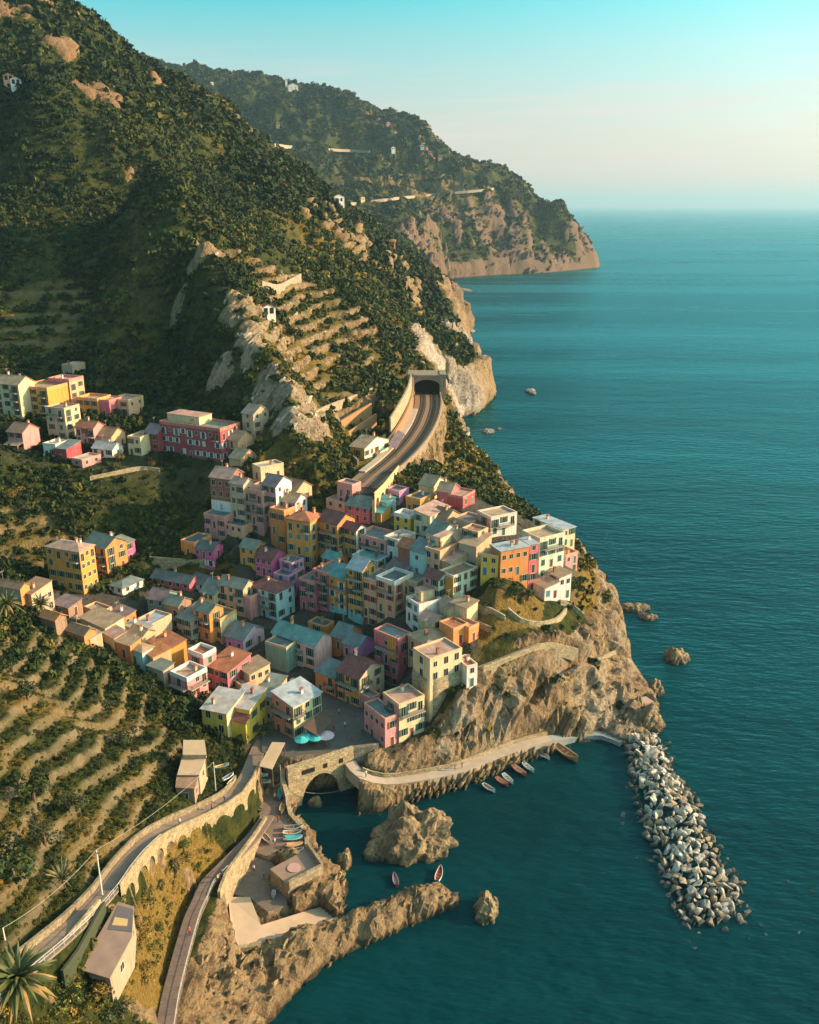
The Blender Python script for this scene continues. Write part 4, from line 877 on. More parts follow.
def chimney_mesh(c):
    b = MB(); b.box(-.3,.3,-.25,.25,-1.2,1.1,0); b.box(-.38,.38,-.33,.33,1.1,1.2,1); b.box(-.3,-.2,-.25,.25,1.2,1.45,0); b.box(.2,.3,-.25,.25,1.2,1.45,0); b.box(-.4,.4,-.35,.35,1.45,1.53,1)
    return b.mesh('chimney', [m_wall(c), m_roof(TER)])
CHM = [chimney_mesh(c) for c in (PEA, BEI, WHT, BRK)]
HOUSE_INFO = []; EXTRA = []
def build_house(label, l, t, r, by, rt, wc, rc, o):
    base = hit(t[0], by, 0.0, o.get('y0', 60))
    if base is None: return
    d_ = ray(*t); Y = base[1]; tt = Y / d_[1]; corner = Vector((d_[0]*tt, Y, 0)); ze = H + d_[2]*tt
    h = max(2.2, ze - base[2]); gz0 = ze - h
    pl = Vector(PZ(l[0], l[1], ze)); pr = Vector(PZ(r[0], r[1], ze)); cc = Vector((corner.x, corner.y, ze))
    va, vb = (pl - cc), (pr - cc)
    wa, wb = abs(l[0]-t[0]) + .01, abs(r[0]-t[0]) + .01
    aa = math.atan2(va.y, va.x) - math.pi/2; ab = math.atan2(vb.y, vb.x)
    rz = math.atan2(wa*math.sin(aa) + wb*math.sin(ab), wa*math.cos(aa) + wb*math.cos(ab))
    rz = max(math.radians(2), min(math.radians(70), rz))
    def span(dirv, px):                       # length along a plan direction until it reaches image column px
        u = (px - CX) / F; dep0 = cc.y*CT - (ze-H)*ST
        den = dirv[0] - u*dirv[1]*CT
        return (u*dep0 - cc.x) / den if abs(den) > 1e-3 else 6
    A_ = (-math.sin(rz), math.cos(rz)); B_ = (math.cos(rz), math.sin(rz))
    d = span(A_, l[0]); w = span(B_, r[0])
    if not (1.8 < d < 40): d = va.length
    if not (1.8 < w < 40): w = vb.length
    d = min(max(d, 2.4), 26); w = min(max(w, 2.6), 22)
    if wa < 14: d = max(d, 5.0)
    if w < 5 and wb < 9 and not o.get('thin'): w = 7.5                # the hidden side of a row house is still a house deep
    h0 = h
    rise = {'gable_a': .30*w, 'gable_b': .30*d, 'shed_a': .17*w, 'shed_b': .17*d, 'hip': .22*min(w, d), 'flat': 0}[rt]
    if rt in ('gable_a', 'gable_b'): rise = min(rise, 2.4)
    e = empty('house', (corner.x, corner.y, gz0), rz); tag(e, label, 'house')
    lc = rc_ = wc  # right sides painted paler: partly two-tone walls, partly sunlight put into the colour
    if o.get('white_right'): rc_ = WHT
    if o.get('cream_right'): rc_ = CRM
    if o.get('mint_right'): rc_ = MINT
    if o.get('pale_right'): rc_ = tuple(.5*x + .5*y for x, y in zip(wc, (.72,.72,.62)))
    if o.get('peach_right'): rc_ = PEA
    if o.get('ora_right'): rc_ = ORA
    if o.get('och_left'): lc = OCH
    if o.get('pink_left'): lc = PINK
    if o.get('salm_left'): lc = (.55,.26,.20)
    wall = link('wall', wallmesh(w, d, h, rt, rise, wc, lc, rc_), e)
    roof = link('roof', roofmesh(w, d, h, rt, rise, rc), e)
    if rt == 'flat' and not o.get('nopar'): link('parapet', parapetmesh(w, d, h, WHT if o.get('wpar') else tuple(.6*x+.4*y for x, y in zip(wc, PEA)), .8 if (o.get('wpar') or w*d > 60) else .45), e)
    elif rt == 'flat':
        b = MB(); b.box(-.25, w+.25, -.25, d+.25, h-.02, h+.16, 0); b.build('roof_edge', m_roof(rc), e)
    rr = random.Random(label)
    for i in range(o.get('chim', 1 if rr.random() < .45 else 0)):
        x, y = w*(.25+.5*rr.random()), d*(.2+.6*rr.random())
        if rt == 'gable_a': z = h + rise*(1 - abs(x-w/2)/(w/2))
        elif rt == 'gable_b': z = h + rise*(1 - abs(y-d/2)/(d/2))
        elif rt == 'shed_a': z = h + rise*x/w
        elif rt == 'shed_b': z = h + rise*y/d
        elif rt == 'hip': z = h + rise*.5
        else: z = h
        link('chimney', rr.choice(CHM), roof, (x, y, z))
    sh = o.get('sh', rr.choice('gbg'))
    n_st = max(1, int(round(h / 3.0))); st = h / n_st
    nl, nr = o.get('nw', (max(1, int(d/2.3)), max(0, int(w/2.6)) if wb > 6 else 0))
    if 'nw' not in o and d > 4.5 and nl < 2: nl = 2
    for face, L, nwn in (('l', d, nl), ('r', w, nr)):
        if nwn <= 0: continue
        mesh_rz = -math.pi/2 if face == 'l' else 0
        P = (lambda u, z: (0, u, z)) if face == 'l' else (lambda u, z: (u, 0, z))
        nwn = max(1, min(nwn, int(L / 1.75)), int(L / 3.4)) if not o.get('st') else nwn
        doordone = False
        bals = o.get('bal', 0)
        for s in range(n_st):
            z0_ = s * st
            for k in range(nwn):
                u = L * (k + .5) / nwn
                if s == 0 and not doordone and (k == nwn // 2) and h > 2.6 and not o.get('st'):
                    link('door', DOORS[3] if o.get('bluedoor') else rr.choice(DOORS[:3]), e, P(u, .02), mesh_rz); doordone = True; continue
                if rr.random() < .03: continue
                small = st < 2.5 or (s == n_st - 1 and rr.random() < .25) or (L / nwn) < 2.2
                isbal = bals and s >= 1 and (n_st - s) <= bals
                if isbal and k % 2 == 0:
                    wn_ = link('window', WIN['d'], e, P(u, z0_ + .05), mesh_rz)
                    if sh in SHM and not small: shutters(sh, 2, wn_)
                elif small: link('window', WIN['s'], e, P(u, z0_ + min(1.1, st*.38)), mesh_rz)
                else:
                    wn_ = link('window', WIN['n'], e, P(u, z0_ + .95), mesh_rz)
                    if sh in SHM: shutters(sh, 1 if rr.random() < .22 else 0, wn_)
            if bals and s >= 1 and (n_st - s) <= bals and (face == 'l' or nl == 0 or wb > wa):
                full = rr.random() < .55; Lb = round(min(L - .4, 6.0) if full else min(2.4, L - .4), 1)
                if Lb > 1.2:
                    key = (Lb, 0)
                    if key not in BALM: BALM[key] = balcony_mesh(Lb, (.42,.36,.30))
                    u = L/2 if full else L * (0.5 if nwn == 1 else .5/nwn + .02)
                    u = min(max(u, Lb/2 + .1), L - Lb/2 - .1)
                    link('balcony', BALM[key], e, P(u, z0_), mesh_rz)
    if o.get('rr'):
        b = MB(); cx0 = w*.35; b.box(cx0, w-.3, d*.45, d-.3, h-.1, h+2.5, 0)
        rm = b.build('roof_room', m_wall(lc if lc != wc else CRM), roof)
        b = MB(); b.box(cx0-.2, w-.1, d*.45-.2, d-.1, h+2.5, h+2.64, 0); b.build('room_roof', m_roof(PKT), e)
    if o.get('stone'):
        b = MB(); nseg = 14; R = 2.0
        pts = [(-.25, d), (-.25, R)] + [(R - (R+.25)*math.cos(a), R - (R+.25)*math.sin(a)) for a in np.linspace(.15, math.pi/2-.15, 6)] + [(R, -.25), (w, -.25)]
        for (x0, y0), (x1, y1) in zip(pts[:-1], pts[1:]):
            b.add([(x0-.4*(x0<.1), y0-.4*(y0<.1), -14), (x1-.4*(x1<.1), y1-.4*(y1<.1), -14), (x1, y1, h*.45), (x0, y0, h*.45)], [(0,1,2,3)])
        b.build('stone_base', m_stone(STO), e)
    if o.get('cyan_foot') or o.get('white_foot'):
        b = MB(); zt = 1.5 if o.get('cyan_foot') else h*.3
        b.box(-.03, .02, 0, d, -1.5, zt, 0); b.build('painted_foot', m_wall((.22,.45,.46) if o.get('cyan_foot') else WHT), e)
    if o.get('yel_bay'):
        b = MB(); b.box(-.12, .02, d*.08, d*.42, h*.25, h*.98, 0); b.build('yellow_bay', m_wall(OCH), e)
    if o.get('red_lean'):
        b = MB(); slab(b, (-2.2, -.2, h-2.2), (0, -.2, h-1.2), (0, d+.1, h-1.2), (-2.2, d+.1, h-2.2), .12, 0); b.build('lean_to_roof', m_roof(MAR), e)
        b = MB(); b.box(-2.0, -.01, 0, d, -6, h-2.25, 0); b.build('lean_to', m_wall(YEL), e)
    if o.get('lean'):
        b = MB(); slab(b, (-2.6, 0, h*.32), (0, 0, h*.45), (0, d, h*.45), (-2.6, d, h*.32), .1, 0); b.build('porch_roof', m_roof(TAN), e)
        b = MB()
        for y in (.2, d-.2): b.box(-2.5, -2.35, y-.08, y+.08, -4, h*.32, 0)
        b.build('porch_posts', m_wall(PEA), e)
    # roof clutter: dish, vents
    if rt != 'flat' and rr.random() < .5:
        b = MB(); b.tube([(w*.5, d*.7, h+rise*.6), (w*.5, d*.7, h+rise+2.3)], .035, 5); b.tube([(w*.5-.7, d*.7, h+rise+2.2), (w*.5+.7, d*.7, h+rise+2.2)], .025, 4); b.tube([(w*.5-.5, d*.7, h+rise+1.9), (w*.5+.5, d*.7, h+rise+1.9)], .025, 4)
        b.build('aerial', m_plain('galvanised', (.35,.36,.36), .5), roof)
    EXTRA.append((nl, nr, sh, st, lc, label)); HOUSE_INFO.append((label, corner.x, corner.y, gz0, w, d, h, rz, e))
for rec in HOUSES: build_house(*rec)
# every house stands on a level pad cut into the slope, so that its walls show down to the foot
ZP = VZ.copy()
for (_, hx, hy, zb_, w, d, h_, rz, _) in HOUSE_INFO:
    R_ = max(w, d) * 1.5 + 8
    i0, i1 = np.searchsorted(XS, hx - R_), np.searchsorted(XS, hx + R_); j0, j1 = np.searchsorted(YS, hy - R_), np.searchsorted(YS, hy + R_)
    sx_, sy_ = VX[j0:j1, i0:i1] - hx, VY[j0:j1, i0:i1] - hy
    u = sx_*math.cos(rz) + sy_*math.sin(rz); v = -sx_*math.sin(rz) + sy_*math.cos(rz)
    du = np.maximum(np.maximum(-u, u - w), 0); dv = np.maximum(np.maximum(-v, v - d), 0); dist = np.hypot(du, dv)
    ZP[j0:j1, i0:i1] = np.minimum(ZP[j0:j1, i0:i1], zb_ + np.maximum(0, dist - 1.6) * 1.3 + .02)
ZP = np.where(keep > .5, ZP, VZ); VZ = ZP; Z = np.where(keep > .5, np.minimum(Z, VZ), Z)
co = np.stack([VX, VY, VZ], -1).reshape(-1, 3)[used]
terrain.data.vertices.foreach_set('co', co.astype(np.float32).ravel()); terrain.data.update()
# the floors that the cut has uncovered get their windows too
for (_, hx, hy, zb_, w, d, h_, rz, e), (nl, nr, sh, st, lc, label) in zip(HOUSE_INFO, EXTRA):
    rr = random.Random(label + 'x'); cr_, sr_ = math.cos(rz), math.sin(rz)
    for face, L, nwn in (('l', d, nl), ('r', w, nr)):
        if nwn <= 0: continue
        nwn = max(1, min(nwn, int(L / 1.75)), int(L / 3.4))
        for k in range(nwn):
            t = L * (k + .5) / nwn; u, v = (-.7, t) if face == 'l' else (t, -.7)
            free = zb_ - gz(hx + u*cr_ - v*sr_, hy + u*sr_ + v*cr_)
            for s in range(1, 4):
                if free > s*2.9 - .3 and rr.random() > .12:
                    wn_ = link('window', WIN['n'], e, (0, t, -s*2.9 + .85) if face == 'l' else (t, 0, -s*2.9 + .85), -math.pi/2 if face == 'l' else 0)
                    if sh in SHM: shutters(sh, 1 if rr.random() < .25 else 0, wn_)
# ------------------------------------------------------------------ paths, walls, harbour
def resample(P, step):
    P = [Vector(p) for p in P]; out = [P[0]]
    # Catmull-Rom so that bends are round
    for i in range(len(P) - 1):
        p0, p1, p2, p3 = P[max(i-1,0)], P[i], P[i+1], P[min(i+2,len(P)-1)]
        m = max(1, int((p2-p1).length / step))
        for k in range(1, m+1):
            t = k / m
            out.append(0.5*((2*p1) + (p2-p0)*t + (2*p0-5*p1+4*p2-p3)*t*t + (3*p1-p0-3*p2+p3)*t**3))
    return out
def sides(P):
    N = []
    for i in range(len(P)):
        d = P[min(i+1,len(P)-1)] - P[max(i-1,0)]; N.append(Vector((d.y, -d.x, 0)).normalized())   # right hand side
    return N
def ribbon(name, P, w, mat, step=2.0, thick=0.35, label=None, cat='path', kind='structure', o0=None, o1=None):
    R = resample(P, step); N = sides(R); b = MB(); a0 = -w/2 if o0 is None else o0; a1 = w/2 if o1 is None else o1
    vs = []
    for p, nn in zip(R, N): vs += [p + nn*a0, p + nn*a1, p + nn*a1 - Vector((0,0,thick)), p + nn*a0 - Vector((0,0,thick))]
    fs = []
    for i in range(len(R)-1):
        k = i*4
        for j in range(4): fs.append((k+j, k+(j+1)%4, k+4+(j+1)%4, k+4+j))
    fs += [(0,3,2,1), tuple(len(vs)-4+j for j in range(4))]
    b.add(vs, [f[::-1] for f in fs]); o = b.build(name, mat)
    return tag(o, label, cat, kind=kind)
def wall_along(name, P, off, h0, h1, t, mat, label, cat='wall', step=2.0, hfun=None):
    """a wall beside a path: offset off to the right, from h0 below to h1 above the path"""
    R = resample(P, step); N = sides(R); vs = []; fs = []
    for i, (p, nn) in enumerate(zip(R, N)):
        q0, q1 = p + nn*(off - t/2), p + nn*(off + t/2); top = h1 if hfun is None else hfun(i / max(1, len(R)-1))
        z0_, z1_ = Vector((0,0,-h0)), Vector((0,0,top))
        vs += [q0+z1_, q1+z1_, q1+z0_, q0+z0_]
    for i in range(len(R)-1):
        k = i*4
        for j in range(4): fs.append((k+4+j, k+4+(j+1)%4, k+(j+1)%4, k+j))
    fs += [(0,1,2,3), tuple(len(vs)-1-j for j in range(4))]
    b = MB(); b.add(vs, fs); return tag(b.build(name, mat), label, cat)
def prism(name, pts, ztop, zbot, mat, label, cat, kind=None, top_mat=None):
    """flat slab whose outline is read off the ground plane; ztop one height or one per corner"""
    zs = ztop if isinstance(ztop, (list, tuple)) else [ztop]*len(pts)
    T = [Vector(PZ(p[0], p[1], z)) for p, z in zip(pts, zs)]; n_ = len(T)
    area = sum(T[i].x*T[(i+1)%n_].y - T[(i+1)%n_].x*T[i].y for i in range(n_))
    if area < 0: T = T[::-1]
    Bv = [Vector((p.x, p.y, zbot)) for p in T]; b = MB()
    b.add(T + Bv, [tuple(range(n_))], 0)
    for i in range(n_): j = (i+1) % n_; b.add([T[i], Bv[i], Bv[j], T[j]], [(0,1,2,3)], 1)
    return tag(b.build(name, [top_mat or mat, mat]), label, cat, kind=kind)
def railing(name, P, off, label, h=1.0, step=1.8, c=(.42,.42,.40)):
    R = resample(P, step); N = sides(R); b = MB(); L1 = []
    for p, nn in zip(R, N): L1.append(p + nn*off)
    for q in L1: b.tube([q + Vector((0,0,-.2)), q + Vector((0,0,h))], .045, 5)
    for z in (h, h*.55): b.tube([q + Vector((0,0,z)) for q in L1], .04, 5)
    return tag(b.build(name, m_plain('painted_iron', c, .6)), label, 'railing')
PAVE = m_paving((.20,.165,.14)); PAVE2 = m_paving((.27,.20,.16)); CONC = m_plain('concrete', (.36,.30,.24), .92, .3, .6); STN = m_stone((.36,.29,.18)); STN2 = m_stone((.25,.20,.13)); TANR = m_plain('tan_screed', (.45,.33,.21), .92, .22, .5)
ribbon('path', UP_PATH, 2.6, m_paving((.24,.185,.145)), o0=-1.95, o1=1.2, label='paved footpath climbing along the terraced hillside', cat='footpath')
ribbon('path', LOW_PATH, 2.7, m_paving((.20,.15,.13)), label='stepped lower path down to the boat harbour', cat='footpath')
ribbon('quay', QUAY, 2.4, CONC, label='concrete quay walk under the rock face', cat='quay', thick=3.0)
ribbon('quay', QUAY_END, 2.2, m_plain('cool_grey_concrete', (.24,.27,.26), .8), label='low cool grey concrete quay at the foot of the headland', cat='quay', thick=2.5)  # one even cool grey, darker than the concrete of the quay walk
wall_along('quay_wall', QUAY[1:], -1.35, 1.0, 0.9, .35, STN, 'low stone parapet along the cliff side of the quay walk')
ribbon('path', HEAD_PATH, 1.7, PAVE2, label='narrow path with stone edge across the headland slope', cat='footpath')
wall_along('retaining_wall', HEAD_PATH, 1.1, 2.6, 0.9, .4, STN, 'stone retaining wall under the headland path')
ribbon('path', CUT_PATH, 1.5, PAVE2, label='lower cut path slanting across the cliff', cat='footpath')
wall_along('retaining_wall', CUT_PATH, 1.0, 2.4, 0.9, .4, STN, 'stone wall of the lower cut path on the cliff')
BT = [PZ(x, y, z) for x, y, z in ((610,705,3.5),(628,703,4),(650,699,3.4))]
ribbon('walkway', BT, 3.0, m_plain('red_concrete', (.34,.24,.19), .9), label='pinkish concrete walkway on the tip of the headland', cat='walkway', thick=3.5)
# retaining arcade under the upper path
def arcade(name, P, off, depth, bay, label, mat, top=0.95, arch=True):
    R = resample(P, bay); N = sides(R); b = MB()
    for i in range(len(R)-1):
        p, q, n0, n1 = R[i], R[i+1], N[i], N[i+1]; Z_ = Vector((0,0,1))
        a0, a1 = p + n0*off, q + n1*off; o0, o1 = p + n0*(off+.9), q + n1*(off+.9)
        b.add([a0 - Z_*depth, a1 - Z_*depth, a1 - Z_*.5, a0 - Z_*.5], [(0,1,2,3)], 0)                 # back of the niche
        b.add([o0 - Z_*1.2, o1 - Z_*1.2, o1 + Z_*top, o0 + Z_*top], [(0,1,2,3)], 0)                    # spandrel band
        i0, i1 = p + n0*(off+.55), q + n1*(off+.55)
        b.add([i0 + Z_*top, o0 + Z_*top, o1 + Z_*top, i1 + Z_*top], [(0,1,2,3)], 0); b.add([i0 - Z_*.1, i0 + Z_*top, i1 + Z_*top, i1 - Z_*.1], [(0,1,2,3)], 0)
        d = (o1 - o0); f = .26
        # pier and the curved shoulders of the arch
        e0, e1 = o0 + d*f, a0 + (a1-a0)*f
        b.add([o0 - Z_*depth, e0 - Z_*depth, e0 - Z_*1.2, o0 - Z_*1.2], [(0,1,2,3)], 0); b.add([e0 - Z_*depth, e1 - Z_*depth, e1 - Z_*1.2, e0 - Z_*1.2], [(0,1,2,3)], 0); b.add([a0 - Z_*depth, o0 - Z_*depth, o0 - Z_*1.2, a0 - Z_*1.2], [(0,1,2,3)], 0)
        rad = (1-f)/2; m_ = f + rad; pts = []
        for k in range(9):
            t = math.pi * k / 8; pts.append((m_ - rad*math.cos(t), -1.2 - (1 - math.sin(t)) * 1.5))
        for (u0, z0_), (u1, z1_) in zip(pts[:-1], pts[1:]):
            b.add([o0 + d*u0 + Z_*z0_, o0 + d*u1 + Z_*z1_, o0 + d*u1 - Z_*1.2, o0 + d*u0 - Z_*1.2], [(0,1,2,3)], 0)
            b.add([o0 + d*u0 + Z_*z0_, a0 + (a1-a0)*u0 + Z_*z0_, a0 + (a1-a0)*u1 + Z_*z1_, o0 + d*u1 + Z_*z1_], [(0,1,2,3)], 0)
    return tag(b.build(name, mat), label, 'arcade')
arcade('arcade', UP_PATH[2:12][::-1], 1.35, 7.0, 3.4, 'tall stone arcade carrying the upper footpath above the harbour', m_stone((.34,.26,.155)))
railing('railing', UP_PATH[8:], -1.9, 'pale iron railing along the outer edge of the upper footpath')
railing('railing', LOW_PATH[3:], -1.3, 'grey railing along the seaward edge of the lower path')
wall_along('retaining_wall', UP_PATH[3:15], 1.55, .8, 1.1, .45, STN2, 'low stone wall at the foot of the vineyard terraces')
wall_along('retaining_wall', [PZ(*q) for q in ((266,820,4.6),(254,838,6.2),(240,857,7.2),(226,877,8.0),(219,896,8.4))], 0, 5.5, 0.9, .5, m_stone((.33,.26,.16)), 'tall stone wall between the lower path and the shaded quay')
prism('village_square', SQUARE, 8.85, 3.0, m_stone((.40,.33,.22)), 'dark paved village square above the cove', 'square', 'structure', m_paving((.13,.12,.11)))
prism('boat_apron', [(262,770),(284,775),(288,797),(293,817),(304,830),(309,846),(297,852),(270,857),(252,851),(258,830),(262,800)], 3.1, -2, m_stone((.34,.27,.18)), 'brown paved apron where boats are drawn up', 'apron', 'structure', m_paving((.22,.16,.13)))
prism('harbour_platform', [(270,869),(296,855),(307,848),(321,868),(288,885)], 5.6, -1.5, m_stone((.30,.24,.17)), 'square brown concrete platform above the harbour rocks', 'platform', None, m_plain('brown_concrete', (.26,.18,.14), .92, .25, .7))
b = MB(); PL = [Vector(PZ(x, y, 5.6)) for x, y in ((307,848),(321,868),(288,885))]
for a_, c_ in zip(PL[:-1], PL[1:]):
    dd = c_ - a_; nn = Vector((-dd.y, dd.x, 0)).normalized() * .5; b.obox(a_ - Vector((0,0,1)), dd, nn, Vector((0,0,2.0)))
tag(b.build('parapet_wall', m_stone((.33,.26,.17))), 'dark stone parapet round the seaward side of the platform', 'parapet')
b = MB(); c_ = Vector(PZ(294,868,5.62)); b.tube([c_, c_ + Vector((0,0,.12))], 1.25, 20); tag(b.build('round_cover', m_plain('pink_cement', (.42,.27,.23), .9)), 'round pinkish cover in the middle of the platform', 'cover')
prism('low_quay', [(232,893),(238,869),(256,857),(272,862),(290,884),(286,905),(268,912),(250,898)], 2.5, -2, m_stone((.30,.24,.17)), 'low quay lying in the shade below the platform', 'quay', 'structure', m_paving((.17,.14,.12)))
prism('slipway', [(228,897),(250,897),(261,925),(322,906),(336,918),(240,952),(231,925)], [2.9,2.8,2.2,.5,.4,2.6,2.9], -2, m_stone((.34,.28,.18)), 'broad pale concrete slipway running into the water', 'slipway', 'structure', m_plain('pale_concrete', (.42,.32,.23), .9, .2, .5))
SW = [PZ(*q) for q in ((236,951,3.2),(270,944,2.6),(305,934,2.0),(338,921,1.2))]
wall_along('sea_wall', SW, 0, 3.5, .7, .8, m_stone((.33,.27,.18)), 'stepped sea wall on the outer side of the slipway')
ribbon('pier', [PZ(*q) for q in ((338,920,.7),(360,914,.6),(382,907,.5),(398,900,.5))], 1.3, m_plain('cool_grey_concrete', (.24,.27,.26), .8), label='narrow curved concrete pier reaching to the outer rocks', cat='pier', thick=2, kind=None)
# bridge wall with a cave arch below the square
def arch_wall(name, p0, p1, ztop, zbot, u0, u1, zarch, t, mat, label, cat):
    p0, p1 = Vector(p0), Vector(p1); d = p1 - p0; d.z = 0; L = d.length; d /= L; nn = Vector((d.y, -d.x, 0)) * t; b = MB(); Z_ = Vector((0,0,1))
    prof = [(0, zbot)] + [(u0*L, zbot)] + [((u0+u1)/2*L - (u1-u0)/2*L*math.cos(a), zbot + (zarch-zbot)*math.sin(a)) for a in np.linspace(0.05, math.pi-.05, 14)] + [(u1*L, zbot), (L, zbot)]
    o = Vector((p0.x, p0.y, 0))
    for s in (0, 1):
        for (x0, z0_), (x1, z1_) in zip(prof[:-1], prof[1:]):
            q = [o + d*x0 + Z_*z0_, o + d*x1 + Z_*z1_, o + d*x1 + Z_*ztop, o + d*x0 + Z_*ztop]; b.add([v + nn*s for v in q], [(0,1,2,3) if s else (3,2,1,0)])
    for (x0, z0_), (x1, z1_) in zip(prof[:-1], prof[1:]):
        q0, q1 = o + d*x0 + Z_*z0_, o + d*x1 + Z_*z1_; b.add([q0, q1, q1 + nn, q0 + nn], [(0,1,2,3)])
    b.add([o + Z_*ztop, o + nn + Z_*ztop, o + d*L + nn + Z_*ztop, o + d*L + Z_*ztop], [(0,1,2,3)])
    for x in (0, L): b.add([o + d*x + Z_*zbot, o + d*x + nn + Z_*zbot, o + d*x + nn + Z_*ztop, o + d*x + Z_*ztop], [(0,1,2,3)])
    return tag(b.build(name, mat), label, cat), o, d, nn
br_, o_, d_, n_ = arch_wall('bridge_wall', PZ(286,770,9), PZ(352,749,9), 9.9, -1, .18, .78, 6.2, 1.0, m_stone((.42,.33,.20)), 'curved stone bridge wall with dark arch above the cove', 'bridge')
Lb_ = (Vector(PZ(352,749,9)) - Vector(PZ(286,770,9))).length
DARK = m_plain('painted_opening_shade', (.015,.016,.018), .9)  # near-black panels on the wall face stand in for shaded openings
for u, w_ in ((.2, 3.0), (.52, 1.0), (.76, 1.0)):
    b = MB(); q = o_ + d_*(u*Lb_) + n_*.99; b.obox(q + Vector((0,0,7.2)), d_*w_, n_*.03, Vector((0,0,1.1))); ob = b.build('opening_panel', DARK); ob.parent = br_
wall_along('quay_wall', [PZ(*q) for q in ((285,771,8.6),(285,780,6.5),(290,797,4.0),(293,815,3.3),(307,830,3.2),(310,846,3.3))], .5, 4, .6, .9, m_stone((.38,.30,.19)), 'stone harbour wall bending along the boat apron')
arch_wall('bridge_wall', PZ(352,749,9), PZ(378,744,9.4), 9.8, 0, .2, .7, 5.5, 1.0, m_stone((.24,.21,.16)), 'shaded continuation of the bridge wall beside the pink house', 'bridge')  # darker stone than the lit stretch: its shade is in the colour
b = MB(); hp = hit(356, 770) or PZ(356,770,6); b.box(-1.1,1.1,-.9,.9,-4,2.4,0); b.box(-1.3,1.3,-1.1,1.1,2.4,2.6,1); hut = empty('quay_hut', hp, .3); tag(hut, 'tiny white hut at the start of the quay walk', 'hut'); b.build('wall', [m_wall(WHT), m_roof(PALE)], hut)
# canopies and sheds by the harbour
def canopy(name, pts, z, label, mat, leg=3.0, zs=None):
    zs = zs or [z]*len(pts); T = [Vector(PZ(p[0], p[1], zz)) for p, zz in zip(pts, zs)]; c0 = sum(T, Vector())/len(T); c0.z -= leg
    e = empty(name, c0); tag(e, label, 'canopy'); b = MB(); n_ = len(T); q = [t - c0 for t in T]
    if sum(q[i].x*q[(i+1)%n_].y - q[(i+1)%n_].x*q[i].y for i in range(n_)) < 0: q = q[::-1]
    dn = [v - Vector((0,0,.14)) for v in q]; b.add(q + dn, [tuple(range(n_)), tuple(range(2*n_-1, n_-1, -1))] + [(i, n_+i, n_+(i+1)%n_, (i+1)%n_) for i in range(n_)]); b.build('roof', mat, e)
    for v in q:
        b = MB(); x, y = v.x*.93, v.y*.93; b.box(x-.09, x+.09, y-.09, y+.09, -1.5, v.z-.15, 0); b.build('post', m_plain('timber_post', (.18,.13,.09), .8), e)
    return e
canopy('canopy', [(272,742),(285,742.5),(272,769),(259,766)], 11.6, 'long tan flat canopy over tables beside the upper path', TANR)
canopy('canopy', [(321,711),(333,720),(317.5,736),(303,727)], 12.2, 'dark brown restaurant awning beside the orange harbour house', m_plain('brown_awning', (.10,.065,.05), .85), zs=[12.9,12.2,11.8,12.6])
def flat_house(label, pts, ztop, deep, wc, rc, name='shed', cat='shed'):
    e = empty(name, PZ(pts[0][0], pts[0][1], ztop)); tag(e, label, cat); c0 = Vector(e.location); T = [Vector(PZ(p[0], p[1], ztop)) - c0 for p in pts]; n_ = len(T)
    if sum(T[i].x*T[(i+1)%n_].y - T[(i+1)%n_].x*T[i].y for i in range(n_)) < 0: T = T[::-1]
    cen = sum(T, Vector())/n_; b = MB(); U = [cen + (t-cen)*1.06 + Vector((0,0,.16)) for t in T]; Lw = [u - Vector((0,0,.2)) for u in U]
    b.add(U + Lw, [tuple(range(n_)), tuple(range(2*n_-1, n_-1, -1))] + [(i, n_+i, n_+(i+1)%n_, (i+1)%n_) for i in range(n_)]); b.build('roof', rc, e)
    b = MB()
    for i in range(n_): j = (i+1)%n_; b.add([T[i], T[i]-Vector((0,0,deep)), T[j]-Vector((0,0,deep)), T[j]], [(0,1,2,3)])
    b.build('wall', m_wall(wc), e)
    for i in range(n_):
        j = (i+1)%n_; dd = T[j]-T[i]; L = dd.length
        nrm = Vector((dd.y, -dd.x, 0)).normalized()
        if L > 3 and nrm.y < .3:
            for k in range(max(1, int(L/3.2))):
                q = T[i] + dd*((k+.5)/max(1, int(L/3.2))); link('window', WIN['s'], e, q + Vector((0,0,-2.2)), math.atan2(dd.y, dd.x))
    return e
flat_house('long shed with stepped tan flat roofs above the upper path', [(183,757),(206,757),(199,775),(178,775)], 18.6, 5, STO, TANR)
flat_house('upper tan roofed shed behind the stepped one', [(184,741),(204,741),(206,755),(183.5,755)], 19.6, 5, STO, TANR)
flat_house('brown shed with red roof below the tan roofed sheds', [(177,777),(198,777),(194,789),(176,788)], 18.2, 4, BRN, m_roof(BRN))
fh = flat_house('flat roofed house with brown screed roof beside the upper path at the lower left', [(118,904.5),(133,909),(131,938),(110,977),(81,968)], 28.3, 5, (.34,.26,.17), m_plain('brown_screed', (.27,.19,.15), .92, .35, .5), 'house', 'house')
c0 = Vector(fh.location); b = MB(); q = [Vector(PZ(x, y, 28.52)) - c0 for x, y in ((115,917),(128,919),(127,926),(112,925))]; b.add(q + [v - Vector((0,0,.06)) for v in q], [(3,2,1,0),(0,1,5,4),(1,2,6,5),(2,3,7,6),(3,0,4,7)]); b.build('skylight', m_plain('yellow_panel', (.55,.38,.15), .5), fh)
b = MB(); q = [Vector(PZ(x, y, 28.51)) - c0 for x, y in ((118,905),(133,909),(132,932),(108,929))]; b.add(q, [(3,2,1,0)]); b.build('dark_roof_part', m_plain('dark_purple_grey', (.13,.115,.12), .9), fh)  # darker purple grey upper part of the flat roof
wall_along('garden_wall', [PZ(*q) for q in ((104,903,29.6),(92,925,30.3),(78,950,31),(62,972,32))], 0, 4, .25, .35, m_plain('green_fence', (.045,.055,.03), .9), 'low dark green fence between the path ramp and the brown flat roof')
